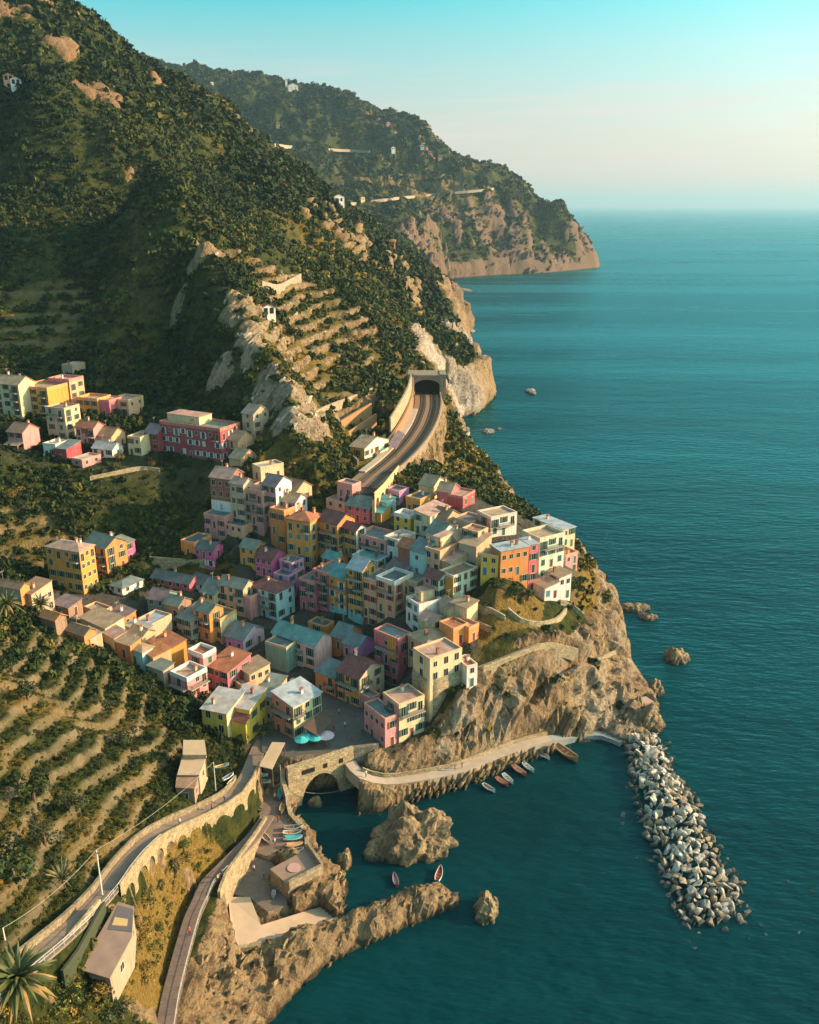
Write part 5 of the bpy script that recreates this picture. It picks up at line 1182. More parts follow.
wall_along('retaining_wall', [PZ(*q) for q in ((100,905,29.5),(70,940,31),(40,972,33),(10,995,35))], 0, 4, 1.0, .4, m_stone((.40,.32,.20)), 'pale wall along the inner ramp at the lower left')
# ------------------------------------------------------------------ railway
BAL = m_plain('ballast', (.21,.135,.085), .95, .35, 1.2)
ribbon('railway_bed', RAIL, 11.0, BAL, step=3, thick=1.5, label='curved railway bed of brown ballast leading into the tunnel', cat='railway')
RS = NT('rail_steel'); RS.b.inputs['Base Color'].default_value = (.10,.075,.06,1); RS.b.inputs['Roughness'].default_value = .45; RS = RS.mat
for nm, c_ in (('left', -1.9), ('right', 2.4)):
    R_ = resample([Vector(p) + Vector((0,0,.02)) for p in RAIL], 3); N_ = sides(R_); b = MB()
    for sgn in (-.72, .72): b.tube([p + q*(c_+sgn) + Vector((0,0,.12)) for p, q in zip(R_, N_)], .09, 4, 0)
    for p, q, p2 in zip(R_[:-1], N_[:-1], R_[1:]):
        for k in range(4):
            m_ = p + (p2-p)*(k/4); a = math.atan2(q.y, q.x); ax, ay = Vector((math.cos(a), math.sin(a), 0)), Vector((-math.sin(a), math.cos(a), 0))
            b.obox(m_ + q*c_ - ax*1.25 - ay*.13 , ax*2.5, ay*.26, Vector((0,0,.1)), 1)
    tag(b.build('railway_track', [RS, m_plain('sleeper', (.09,.07,.055), .9)]), 'railway track nearer the sea' if c_ > 0 else 'railway track nearer the station', 'track')
wall_along('railway_wall', RAIL, 5.9, 7, 1.3, .6, m_stone((.30,.22,.15)), 'seaward parapet wall of the curved railway')
wall_along('retaining_wall', RAIL[2:], -6.3, 1, 6.5, .8, m_plain('brown_masonry', (.30,.165,.085), .95, .3, .6), 'tall brown retaining wall on the hill side of the railway', hfun=lambda t: 1.5 + 6.5*t)
ribbon('platform', [Vector(p) + Vector((0,0,.55)) for p in RAIL[1:6]], 3, CONC, step=3, thick=1.2, label='station platform beside the curved track', cat='platform', o0=-5.9, o1=-3.6, kind=None)
canopy('platform_shelter', [(388,444),(398,430),(405,434),(396,449)], 43.2, 'pinkish platform shelter beside the curved track', m_roof(PUR))
Pe, Pd = Vector(RAIL[-1]), (Vector(RAIL[-1]) - Vector(RAIL[-2])).normalized(); Pd.z = 0; Pd.normalize(); Px = Vector((Pd.y, -Pd.x, 0)); Z_ = Vector((0,0,1))
tn = empty('tunnel_portal', Pe); tag(tn, 'dark railway tunnel portal under the scrubby cliff', 'tunnel')
b = MB(); prof = [(-5.6,-1),(-5.6,4.0)] + [(-5.6*math.cos(a), 4.0 + 2.6*math.sin(a)) for a in np.linspace(.15, math.pi-.15, 10)] + [(5.6,4.0),(5.6,-1)]
for (x0, z0_), (x1, z1_) in zip(prof[:-1], prof[1:]):
    b.add([Px*x0 + Z_*z0_, Px*x1 + Z_*z1_, Px*x1 + Z_*7.9 if abs(x1-x0) > .01 else Px*x1*1.45 + Z_*z1_, Px*x0 + Z_*7.9 if abs(x1-x0) > .01 else Px*x0*1.45 + Z_*z0_], [(0,1,2,3)])
for s in (-1, 1): b.obox(Px*(s*7.0 - 1.4) - Z_*2 - Pd*.2, Px*2.8, Pd*12, Z_*11.0)
b.obox(-Px*8.6 + Z_*7.9 - Pd*.4, Px*17.2, Pd*13, Z_*.8)
b.build('portal_wall', m_stone((.27,.22,.16)), tn)
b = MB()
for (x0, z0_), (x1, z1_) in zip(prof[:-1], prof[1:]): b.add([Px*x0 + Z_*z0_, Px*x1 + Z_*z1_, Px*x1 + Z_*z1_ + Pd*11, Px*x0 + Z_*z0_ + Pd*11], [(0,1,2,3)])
b.add([Px*x + Z_*z + Pd*6 for x, z in prof], [tuple(range(len(prof)))]); b.build('tunnel_lining', m_plain('painted_tunnel_dark', (.035,.03,.028), .95), tn)  # near-black lining and end wall put the tunnel's darkness into the colour
wall_along('yard_wall', [PZ(*q) for q in ((331,431,43.5),(341,443,42.5),(350,455,41.5),(358,462,41))], 0, 5, .8, .5, m_stone((.36,.26,.16)), 'grey edged wall at the lower side of the station yard')
wall_along('yard_wall', [PZ(*q) for q in ((333,429,44),(352,417,45),(371,406,46.5))], 0, 6, 1.2, .7, m_plain('brown_masonry', (.34,.19,.09), .95, .3, .6), 'long orange brown wall behind the station yard')
wall_along('yard_wall', [PZ(*q) for q in ((339,440,42),(358,428,43),(376,416,44))], 0, 5, 1.0, .6, m_plain('brown_masonry', (.34,.19,.09), .95, .3, .6), 'lower orange brown wall close behind the station house')
wall_along('hill_wall', [PZ(*q) for q in ((390,420,47),(401,402,50),(408,388,52),(411,376,55))], 0, 5, .8, .6, m_stone((.40,.31,.20)), 'curved pale wall climbing above the railway')
wall_along('hill_wall', [hit(x, y) for x, y in ((303,423),(325,411),(350,401),(372,392),(377,388))], 0, 3, 1.8, .6, m_stone((.36,.29,.20)), 'long stone wall below the vineyard terraces')
wall_along('hill_wall', [hit(x, y) for x, y in ((262,293),(278,296),(290,290),(301,284))], 0, 3, 5.0, .8, m_stone((.36,.29,.20)), 'tall pale wall at the road on the middle hillside')
arcade('arcade', [PZ(*q) for q in ((352,494,41),(362,485,41),(370,476,41),(378,467,41))], -6.3 + 12.3, 8, 3.2, 'yellow arcade with dark slots carrying the railway end', m_plain('yellow_masonry', (.52,.40,.20), .9, .25, .8))
# ------------------------------------------------------------------ far roads and houses
RP = [hit(x, y) for x, y in ((335,207),(352,204),(372,202),(392,199),(412,197),(432,195),(455,193),(478,191),(492,189))]
ribbon('road', [Vector(p) + Vector((0,0,2.5)) for p in RP if p], 9, m_plain('pale_road', (.32,.255,.19), .9), step=20, thick=4.5, label='pale road cut across the far headland', cat='road')
RP = [hit(x, y) for x, y in ((268,147),(290,147),(310,148),(330,150),(350,151),(370,152))]
ribbon('road', [Vector(p) + Vector((0,0,2.5)) for p in RP if p], 10, m_plain('pale_road', (.32,.255,.19), .9), step=20, thick=5, label='upper road with pale wall high on the far hill', cat='road')
ROADS = [np.array([PY(x, y, Y)[:2] for x, y, Y in r]) for r in (((330,208,1690),(375,203,1720),(412,197,1760),(455,193,1840),(495,190,1935)),((262,148,1900),(310,149,1950),(372,153,1960)),((285,92,2195),(300,92,2195)))]
def far_house(px, py, w, d, h, wc, rc, label, tower=False, name='house', cat='house', back=0.0):
    p = hit(px, py)
    if not p: return
    e = empty(name, Vector(p) + Vector((0, back, 2.5 if p[1] > 900 else 0)), rnd.uniform(.1,.6)); tag(e, label, cat)
    m_ = wallmesh(w, d, h, 'gable_a', w*.22, wc, wc, wc); link('wall', m_, e, (-w/2, -d/2, 0)); link('roof', roofmesh(w, d, h, 'gable_a', w*.22, rc), e, (-w/2, -d/2, 0))
    if tower:
        b = MB(); b.box(-w/2-5, -w/2-.4, d*.2, d*.2+4.5, -5, h*2.1, 0); b.build('bell_tower', m_wall(wc), e)
        b = MB(); b.add([(-w/2-5.2,d*.2-.2,h*2.1),(-w/2-.2,d*.2-.2,h*2.1),(-w/2-.2,d*.2+4.7,h*2.1),(-w/2-5.2,d*.2+4.7,h*2.1),(-w/2-2.7,d*.2+2.2,h*2.7)], [(0,1,4),(1,2,4),(2,3,4),(3,0,4)]); b.build('spire', m_roof(rc), e)
    for k in (-1, 1):
        q = MB(); q.box(-.8, .8, -.08, .2, 0, 2.2, 0); q.build('window', PANE, e, (k*w*.22, -d/2, h*.45))
far_house(293, 92, 22, 12, 10, WHT, TAN, 'white church with bell tower on the skyline ridge', True, 'church', 'church')
for px, py, c_, lb in ((212,87,WHT,'white house among trees at the left of the far skyline'),(388,127,PINK,'pale pink house on the far ridge'),(422,150,WHT,'white house group on the descending far ridge'),(440,160,PEA,'peach house lowest on the far ridge'),(278,127,PEA,'dim house on the wooded far hill'),
                       (393,152,WHT,'white house beside the upper far road'),(430,156,PINK,'pink house just below the far ridge'),(338,205,WHT,'white house at the bend of the far road'),(391,247,ORA,'orange house on the slope above the sea'),(362,203,CRM,'cream house on the far road'),(267,318,WHT,'white cottage beside the rocky spine'),(10,84,PEA,'peach farmhouse high on the left mountain'),(17,88,WHT,'white farm shed high on the left mountain')):
    s_ = 0.9 if py > 240 or px < 30 else 1.3
    far_house(px, py, 6*s_, 5*s_, 4.5*s_, c_, TER if rnd.random() < .5 else TAN, lb)

for pts_, lb in ((((452,601,30),(470,607,29),(490,612,28),(505,620,27)),'upper stone wall stepping down through the headland garden'),(((458,618,27),(475,624,26),(492,632,24.5)),'lower stone wall in the headland garden'),(((508,612,27),(520,622,25),(538,626,24),(556,622,24),(566,612,24.5)),'curved wall of the round terrace under the cottages'),(((560,604,24),(572,608,22),(584,618,20)),'short wall below the white cottage'),
                  (((445,610,26),(452,622,25),(450,640,23)),'yellowish retaining wall under the orange houses'),(((150,560,23),(185,563,24),(215,563,25)),'dark wall along the gully above the shaded houses'),(((90,480,41),(110,476,41),(140,470,41),(160,472,41)),'rough wall at the foot of the upper village')):
    P_ = [hit(x, y) for x, y, z in pts_]
    wall_along('garden_wall', P_, 0, 2.5, 1.2, .5, STN, lb)
# ------------------------------------------------------------------ scattered ground: scrub, loose rock
def grid_at(A, x, y):
    i = np.clip(np.searchsorted(XS, x), 0, len(XS)-1); j = np.clip(np.searchsorted(YS, y), 0, len(YS)-1); return A[j, i]
KEEP = keep.copy()
def house_mask(x, y, pad=.4):
    ok = np.ones(len(x), bool)
    for (_, hx, hy, _, w, d, _, rz, _) in HOUSE_INFO:
        dx, dy = x - hx, y - hy; u = dx*math.cos(rz) + dy*math.sin(rz); v = -dx*math.sin(rz) + dy*math.cos(rz)
        ok &= ~((u > -pad) & (u < w+pad) & (v > -pad) & (v < d+pad))
    return ok
def leaf_proto(n, seed, flat=.75, leaf=.34):
    g = np.random.default_rng(seed); V = []
    # lumps on the crown give an uneven outline
    lum = g.normal(size=(5, 3)); lum[:, 2] = np.abs(lum[:, 2]); lum /= np.linalg.norm(lum, axis=1)[:, None]
    for k in range(n):
        d = g.normal(size=3); d[2] = abs(d[2]) * .95 - .12; d /= np.linalg.norm(d)
        r = .62 + .38 * max(0, (lum @ d).max())**3 + g.normal() * .07
        c = d * r * np.array((1, 1, flat)) * (0.75 + .25 * g.random()); c[2] += .25
        nrm = d + g.normal(size=3) * .55; nrm /= np.linalg.norm(nrm)
        a = np.cross(nrm, g.normal(size=3)); a /= np.linalg.norm(a); b = np.cross(nrm, a); s = leaf * (.6 + .8 * g.random())
        V += [c + a*s*.6 - b*s*.5, c + a*s*.15 + b*s*.75, c - a*s*.65 + b*s*.15, c - a*s*.25 - b*s*.6]
    return np.array(V)
PROTO = {'far': [leaf_proto(20, i, .8, .5) for i in range(5)], 'mid': [leaf_proto(44, 20+i, .85, .36) for i in range(6)], 'near': [leaf_proto(130, 40+i, .85, .20) for i in range(6)]}
def foliage_mat(name, stops):
    n = NT(name); a = n.attr('tint').outputs['Fac']; n.color(n.ramp(a, stops)); n.b.inputs['Roughness'].default_value = .8; n.b.inputs['Specular IOR Level'].default_value = .15
    n.b.inputs['Subsurface Weight'].default_value = 0
    return n.mat
SCRUB = foliage_mat('scrub_leaves', [(0.0, (.014,.026,.010)), (.35, (.028,.044,.013)), (.6, (.068,.078,.016)), (.8, (.14,.11,.024)), (1.0, (.29,.18,.04))])
def scatter(name, kind, pos, rad, tint, mat, label, hz=None):
    V = []; T = []
    for k, (p, r, t) in enumerate(zip(pos, rad, tint)):
        pr = PROTO[kind][k % len(PROTO[kind])]; a = RNG.random() * 6.283; c, s = math.cos(a), math.sin(a)
        sx, sy, sz = r*(.8+.4*RNG.random()), r*(.8+.4*RNG.random()), r*(.75+.6*RNG.random())*(1 if hz is None else hz[k])
        x = pr[:,0]*sx; y = pr[:,1]*sy
        V.append(np.stack([x*c - y*s + p[0], x*s + y*c + p[1], pr[:,2]*sz + p[2] - .08*r], 1))
        T.append(np.repeat(np.clip(t + RNG.normal(size=len(pr)//4)*.07, 0, 1), 4))
    V = np.concatenate(V); T = np.concatenate(T); me = np_mesh(name, V, np.arange(len(V)).reshape(-1, 4), None, [mat], smooth=False)
    at = me.attributes.new('tint', 'FLOAT', 'POINT'); at.data.foreach_set('value', T.astype(np.float32))
    o = link(name, me); tag(o, label, 'scrub', kind='stuff'); return o
def sample(nn, x0, x1, y0, y1):
    return RNG.uniform(x0, x1, nn), RNG.uniform(y0, y1, nn)
def dens(x, y, grow=None):
    r = grid_at(rk, x, y); t = grid_at(townv, x, y); k = grid_at(KEEP, x, y); sdv = grid_at(SD, x, y); te = grid_at(TERR, x, y); wv = grid_at(wallv, x, y)
    if y.size and y.max() > 1000:
        rd = np.min([seg_dist(x, y, R_)[0] for R_ in ROADS], axis=0); k = k * np.where((y > 1000) & (rd < 16), 0, 1)
    cl = .55 + .75 * fbm(x/26, y/26, np.zeros_like(x)+70, 3)
    return np.clip(cl, .06, 1) * (1 - np.where(y > 900, .72, .95)*np.clip(r*1.15, 0, 1)) * (1 - .97*np.clip(t*1.1, 0, 1)) * (k > .9) * (sdv > 3) * np.where(te > .35, .42 + .7*np.exp(-((grid_at(fr, x, y) - .40)/.13)**2), 1) * (1 - .8*wv)
SPARSE = [(PZ(*p)[:2], r) for p, r in (((470,612,27),11),((500,615,26),10),((530,610,25),11),((560,612,22),10),((430,470,24),10),((445,480,24),12),((420,455,30),9),((435,440,20),12),((465,490,28),10),((440,425,25),12))]
_dens = dens
def dens(x, y):
    d = _dens(x, y)
    for (a, b), r in SPARSE: d = d * (1 - .78 * (1 - sstep(r*.6, r*1.3, np.hypot(x-a, y-b))))
    return d
def tints(x, y):
    d = grid_at(dryv, x, y); v = fbm(x/60, y/60, np.zeros_like(x)+80, 3)
    return np.clip(.25 + .34*d + .32*v + RNG.normal(size=len(x))*.13 + (RNG.random(len(x)) < .05 + .1*d)*.3, 0, 1)
def do_scatter(name, kind, nn, box, r0, r1, label, dmul=1.0):
    x, y = sample(nn, *box); d = dens(x, y) * dmul; m = RNG.random(nn) < d; x, y = x[m], y[m]
    if box[2] < 420: m = house_mask(x, y); x, y = x[m], y[m]
    z = np.array([gz(a, b) for a, b in zip(x, y)]); m = z > .8; x, y, z = x[m], y[m], z[m]
    rad = r0 + (r1 - r0) * RNG.random(len(x))**1.8
    return scatter(name, kind, np.stack([x, y, z], 1), rad, tints(x, y), SCRUB, label)
do_scatter('far_woodland', 'far', 60000, (-600, 420, 1100, 2560), 3.0, 6.5, 'dark woodland and scrub covering the far headland')
do_scatter('mountain_scrub', 'far', 90000, (-520, 70, 560, 1110), 1.2, 4.3, 'dense olive green scrub covering the upper mountain')
do_scatter('mountain_scrub', 'mid', 50000, (-330, 62, 300, 570), .7, 3.0, 'dense dark scrub and bushes on the nearer mountain slope')
do_scatter('slope_scrub', 'mid', 26000, (-170, 70, 165, 310), .6, 1.9, 'low scrub and ivy on the shaded banks and cliffs round the village')
do_scatter('terrace_plants', 'near', 62000, (-110, 0, 66, 190), .14, .62, 'vines weeds and low bushes on the vineyard terraces', 1.6)
x, y = sample(9000, -70, -20, 66, 160); m = (grid_at(BANK, x, y) > .5) & (grid_at(KEEP, x, y) > .9) & (grid_at(rk, x, y) < .5) & (RNG.random(9000) < .65); x, y = x[m], y[m]; z = np.array([gz(a, b) for a, b in zip(x, y)])
scatter('bank_grass', 'near', np.stack([x, y, z], 1), .2 + .75*RNG.random(len(x))**2.2, np.clip(.72 + .3*fbm(x/9, y/9, np.zeros_like(x)+33, 3) + RNG.normal(size=len(x))*.16, 0, 1), SCRUB, 'golden grass and low bushes on the bank under the upper path')
# ------------------------------------------------------------------ angular broken rock
def chunk(seed, n=16, el=2.6):
    g = np.random.default_rng(seed); bm = bmesh.new()
    for k in range(n):
        d = g.normal(size=3); d /= np.linalg.norm(d); p = d * (.75 + .3*g.random()); p = np.sign(p) * np.abs(p)**.85
        s = np.dot(p, BD); p = p + BD * s * (el - 1) ; s2 = np.dot(p, B1); p = p - B1 * s2 * .4
        bm.verts.new(p)
    r = bmesh.ops.convex_hull(bm, input=bm.verts[:]); 
    for v in [v for v in bm.verts if not v.link_faces]: bm.verts.remove(v)
    bmesh.ops.triangulate(bm, faces=bm.faces[:]); bm.verts.index_update(); bm.normal_update()
    V = np.array([v.co for v in bm.verts]); T = np.array([[v.index for v in f.verts] for f in bm.faces]); bm.free(); return V, T
CHUNKS = [chunk(i, 15, 1.7) for i in range(10)]; ROUND = [chunk(50+i, 11, 1.25) for i in range(9)]; LONG = [chunk(80+i, 14, 5.0) for i in range(8)]
ROCKM = m_rock((.21,.155,.095), (.36,.26,.14)); ROCKP = m_rock((.44,.39,.32), (.55,.48,.38)); PALEB = m_rock((.58,.54,.47), (.66,.59,.48)); ROCKG = m_rock((.26,.245,.22), (.38,.35,.30))
def rock_field(name, protos, pos, rad, mat, label):
    V = []; T = []; off = 0
    for k, (p, r) in enumerate(zip(pos, rad)):
        v, t = protos[k % len(protos)]; a = RNG.normal() * .25; c, s = math.cos(a), math.sin(a); q = v * np.array((.8+.4*RNG.random(), .8+.4*RNG.random(), .7+.5*RNG.random())) * r
        V.append(np.stack([q[:,0]*c - q[:,1]*s + p[0], q[:,0]*s + q[:,1]*c + p[1], q[:,2] + p[2]], 1)); T.append(t + off); off += len(v)
    o = link(name, np_mesh(name, np.concatenate(V), None, np.concatenate(T), [mat])); return tag(o, label, 'rock', kind='stuff')
def rocks_on(name, nn, box, r0, r1, mat, label, dm=1.0, sdmax=None, protos=CHUNKS, thr=.5):
    x, y = sample(nn, *box); r = grid_at(rk, x, y); sdv = grid_at(SD, x, y); k = grid_at(KEEP, x, y)
    m = (r > thr) & (sdv > -.8) & (k > .85) & (RNG.random(nn) < dm * (.25 + .75*sstep(-.2, .5, fbm(x/9, y/9, np.zeros_like(x)+90, 3))))
    if sdmax: m &= sdv < sdmax
    x, y = x[m], y[m]; m = house_mask(x, y, 1.2); x, y = x[m], y[m]
    z = np.array([gz(a, b) for a, b in zip(x, y)]); rad = r0 + (r1-r0)*RNG.random(len(x))**2.2
    return rock_field(name, protos, np.stack([x, y, z - rad*.25], 1), rad, mat, label)
rocks_on('broken_rock', 6500, (-60, 15, 84, 175), .3, 1.25, ROCKM, 'broken slabs of bedded rock along the harbour shore')
rocks_on('broken_rock', 3000, (-15, 75, 160, 300), .35, 1.7, ROCKM, 'ledges and loose blocks on the headland cliff', .55)
rocks_on('broken_rock', 17000, (-130, 75, 265, 560), .6, 2.2, ROCKP, 'pale broken rock of the spurs and cliffs beyond the village', .6, None, ROUND)
ROCKR = m_rock((.17,.10,.055), (.27,.165,.09))
rocks_on('crag_rock', 34000, (-420, 75, 470, 1100), 1.5, 5.0, ROCKR, 'rusty crags and ledges high on the mountain', .55, None, ROUND)
rocks_on('cliff_rock', 9000, (-60, 400, 1350, 1960), 3, 11, m_rock((.075,.05,.038), (.17,.11,.08)), 'broken brown ledges of the far headland cliffs', .6, None, CHUNKS)
rocks_on('shore_boulders', 3500, (15, 75, 290, 720), .5, 1.9, ROCKG, 'boulders fallen along the shore below the railway', .9, 9, ROUND, .1)
rocks_on('cliff_blocks', 4500, (5, 75, 400, 640), 1.0, 3.6, ROCKP, 'broken white grey blocks of the cliff beside the tunnel', .7, None, ROUND)
QR = resample([Vector(p) for p in QUAY[1:]], 1.2); QN = sides(QR); qp = []; qr = []
for p_, n_2 in zip(QR, QN):
    for k in range(5):
        q_ = p_ + n_2 * rnd.uniform(1.4, 2.5); r_ = rnd.uniform(.35, .8); qp.append((q_.x, q_.y, rnd.uniform(-.2, max(.6, p_.z*.75)) * (1 - .2*((q_-p_).length-1.5)))); qr.append(r_)
rock_field('quay_rocks', CHUNKS, qp, qr, ROCKM, 'dark broken rocks along the foot of the quay walk')
# ------------------------------------------------------------------ breakwater of single boulders
BKL = [PZ(x, y, 0) for x, y in ((622,742),(628,780),(638,825),(655,868),(668,900),(680,930))]; BKR = [PZ(x, y, 0) for x, y in ((658,735),(676,768),(700,805),(722,848),(744,885),(752,918))]
BMESH = []
for k, (v, t) in enumerate(ROUND):
    bm = bmesh.new(); vs = [bm.verts.new(p) for p in v]
    for f in t: bm.faces.new([vs[i] for i in f])
    bmesh.ops.bevel(bm, geom=bm.edges[:], offset=.09, segments=1, affect='EDGES', profile=.6)
    me_ = bpy.data.meshes.new('boulder'); bm.to_mesh(me_); bm.free(); me_.materials.append([PALEB, ROCKP, PALEB, m_rock((.42,.33,.22),(.50,.40,.27))][k % 4]); BMESH.append(me_)
pts = []
for k in range(1500):
    t = RNG.random() * 4.999; i = int(t); f = t - i; s = RNG.random()
    l = Vector(BKL[i]).lerp(Vector(BKL[i+1]), f); r_ = Vector(BKR[i]).lerp(Vector(BKR[i+1]), f); p = l.lerp(r_, s)
    hgt = 3.3 * (1 - abs(2*s - 1)**1.7) * (1 - .62 * (t/5)**2.2) - .45
    rad = .42 + .85 * RNG.random()**1.9
    pts.append((p.x, p.y, hgt - .2, rad))
# keep stones apart
sel = []
for p in sorted(pts, key=lambda q: -q[3]):
    if all((p[0]-q[0])**2 + (p[1]-q[1])**2 > (.5*(p[3]+q[3]))**2 for q in sel): sel.append(p)
sel.sort(key=lambda q: -(q[3] + q[2]*.25)); lab = 'pale rough boulder heaped in the rubble breakwater'
for k, p in enumerate(sel[:298]):
    o = bpy.data.objects.new('boulder', BMESH[k % len(BMESH)]); C.objects.link(o); o.location = p[:3]; o.scale = (p[3],)*3; o.rotation_euler = (RNG.random()*6, RNG.random()*6, RNG.random()*6)
    tag(o, lab, 'boulder', 'boulders of the breakwater')
rest = [p for p in sel[298:]]
sub = []
for k in range(260):
    t = RNG.random()*5.6; i = min(4, int(t)); f = t - i; l = Vector(BKL[i]).lerp(Vector(BKL[i+1]), f); r_ = Vector(BKR[i]).lerp(Vector(BKR[i+1]), f); s = RNG.uniform(.2, 2.0) if RNG.random() < .75 else RNG.uniform(-.3, .3)
    p = l.lerp(r_, s); sub.append((p.x, p.y, -.55 - .5*RNG.random() - .5*max(0, s-1), .5 + .7*RNG.random()))
rock_field('breakwater_rubble', ROUND, [p[:3] for p in rest] , [p[3] for p in rest], ROCKG, 'smaller rubble filling the breakwater between the boulders')
rock_field('sunken_stones', ROUND, [p[:3] for p in sub], [p[3] for p in sub], ROCKP, 'sunken stones showing faintly through the water by the breakwater')
# ------------------------------------------------------------------ rocks standing in the sea
def sea_rock(label, cx, cy, wpx, hpx, hgt, seed, el=.35, mat=None):
    c = Vector(PZ(cx, cy, 0)); dep = c.y*CT + H*ST; rx = wpx / 2 * dep / F; ry = hpx/2 * dep / F / math.sin(math.atan2(H, c.y))*.8
    bm = bmesh.new(); bmesh.ops.create_icosphere(bm, subdivisions=5 if wpx > 20 else 4, radius=1); V = np.array([v.co for v in bm.verts])
    x, y, z = V[:,0]*rx, V[:,1]*ry, np.where(V[:,2] > 0, V[:,2]*hgt, V[:,2]*2.5); sc = max(1.2, min(rx, 5) * .55)
    a, b, s = bed(x, y, z); o_ = np.zeros_like(x) + seed*3.7
    dd = ridged(a/sc + seed, b/(sc*1.6), s/(sc*4), 4) * .42 + fbm(x/sc + seed, y/sc, z/sc, 4)*.28 + .12*np.sin(np.arctan2(V[:,1], V[:,0])*3 + seed)
    k = 1 + dd*.85; zz = np.where(V[:,2] > 0, z * np.clip(k, .3, 1.9), z)
    for v, p in zip(bm.verts, np.stack([x*k, y*k, zz], 1)): v.co = p
    me_ = bpy.data.meshes.new('sea_rock'); bm.to_mesh(me_); bm.free(); me_.materials.append(mat or ROCKM)
    o = link('sea_rock', me_, None, (c.x, c.y, -.3)); return tag(o, label, 'rock')
sea_rock('large jagged tan rock standing in the middle of the cove', 414, 843, 66, 38, 6.5, 1)
sea_rock('low pinkish shoulder at the left foot of the large cove rock', 378, 853, 26, 16, 2.6, 2)
sea_rock('narrow tilted rock just off the tip of the outer ridge', 486, 912, 20, 26, 2.8, 3)
sea_rock('tiny rock beside the boats at the tip of the outer ridge', 494, 903, 8, 6, 1.2, 4)
sea_rock('small pinkish rock below the harbour platform', 345, 864, 12, 16, 2.6, 5)
sea_rock('dark low reef far side of the headland', 634, 609, 26, 7, 1.6, 6)
sea_rock('dark end stone of the low reef beyond the headland', 648, 618, 16, 6, 1.4, 7)
sea_rock('isolated brown rock out at sea right of the headland', 676, 659, 20, 12, 3.0, 8)
sea_rock('rock stack between headland tip and open sea', 655, 691, 12, 12, 3.0, 9)
sea_rock('blocky tan rock at the root of the breakwater', 640, 722, 34, 22, 5.0, 10)
sea_rock('reddish rock beneath the pink walkway on the tip', 650, 706, 14, 14, 3.0, 11)
sea_rock('lone dark rock off the white cliff', 531, 392, 9, 5, 1.8, 12, mat=ROCKG)
sea_rock('small dark rock off the railway shore', 488, 432, 11, 4, 1.5, 13, mat=ROCKG)
sea_rock('tiny rock awash beyond the railway shore', 499, 429, 5, 2, .9, 14, mat=ROCKG)
sea_rock('long flat skerry below the distant cove', 457, 291, 22, 3, 3.5, 15, mat=ROCKG)
sea_rock('dark skerry at the foot of the mountain point', 466, 331, 14, 4, 3.0, 16, mat=ROCKG)
sea_rock('dark rock under the cove cliff beside the bridge arch', 316, 804, 12, 8, 1.6, 17)
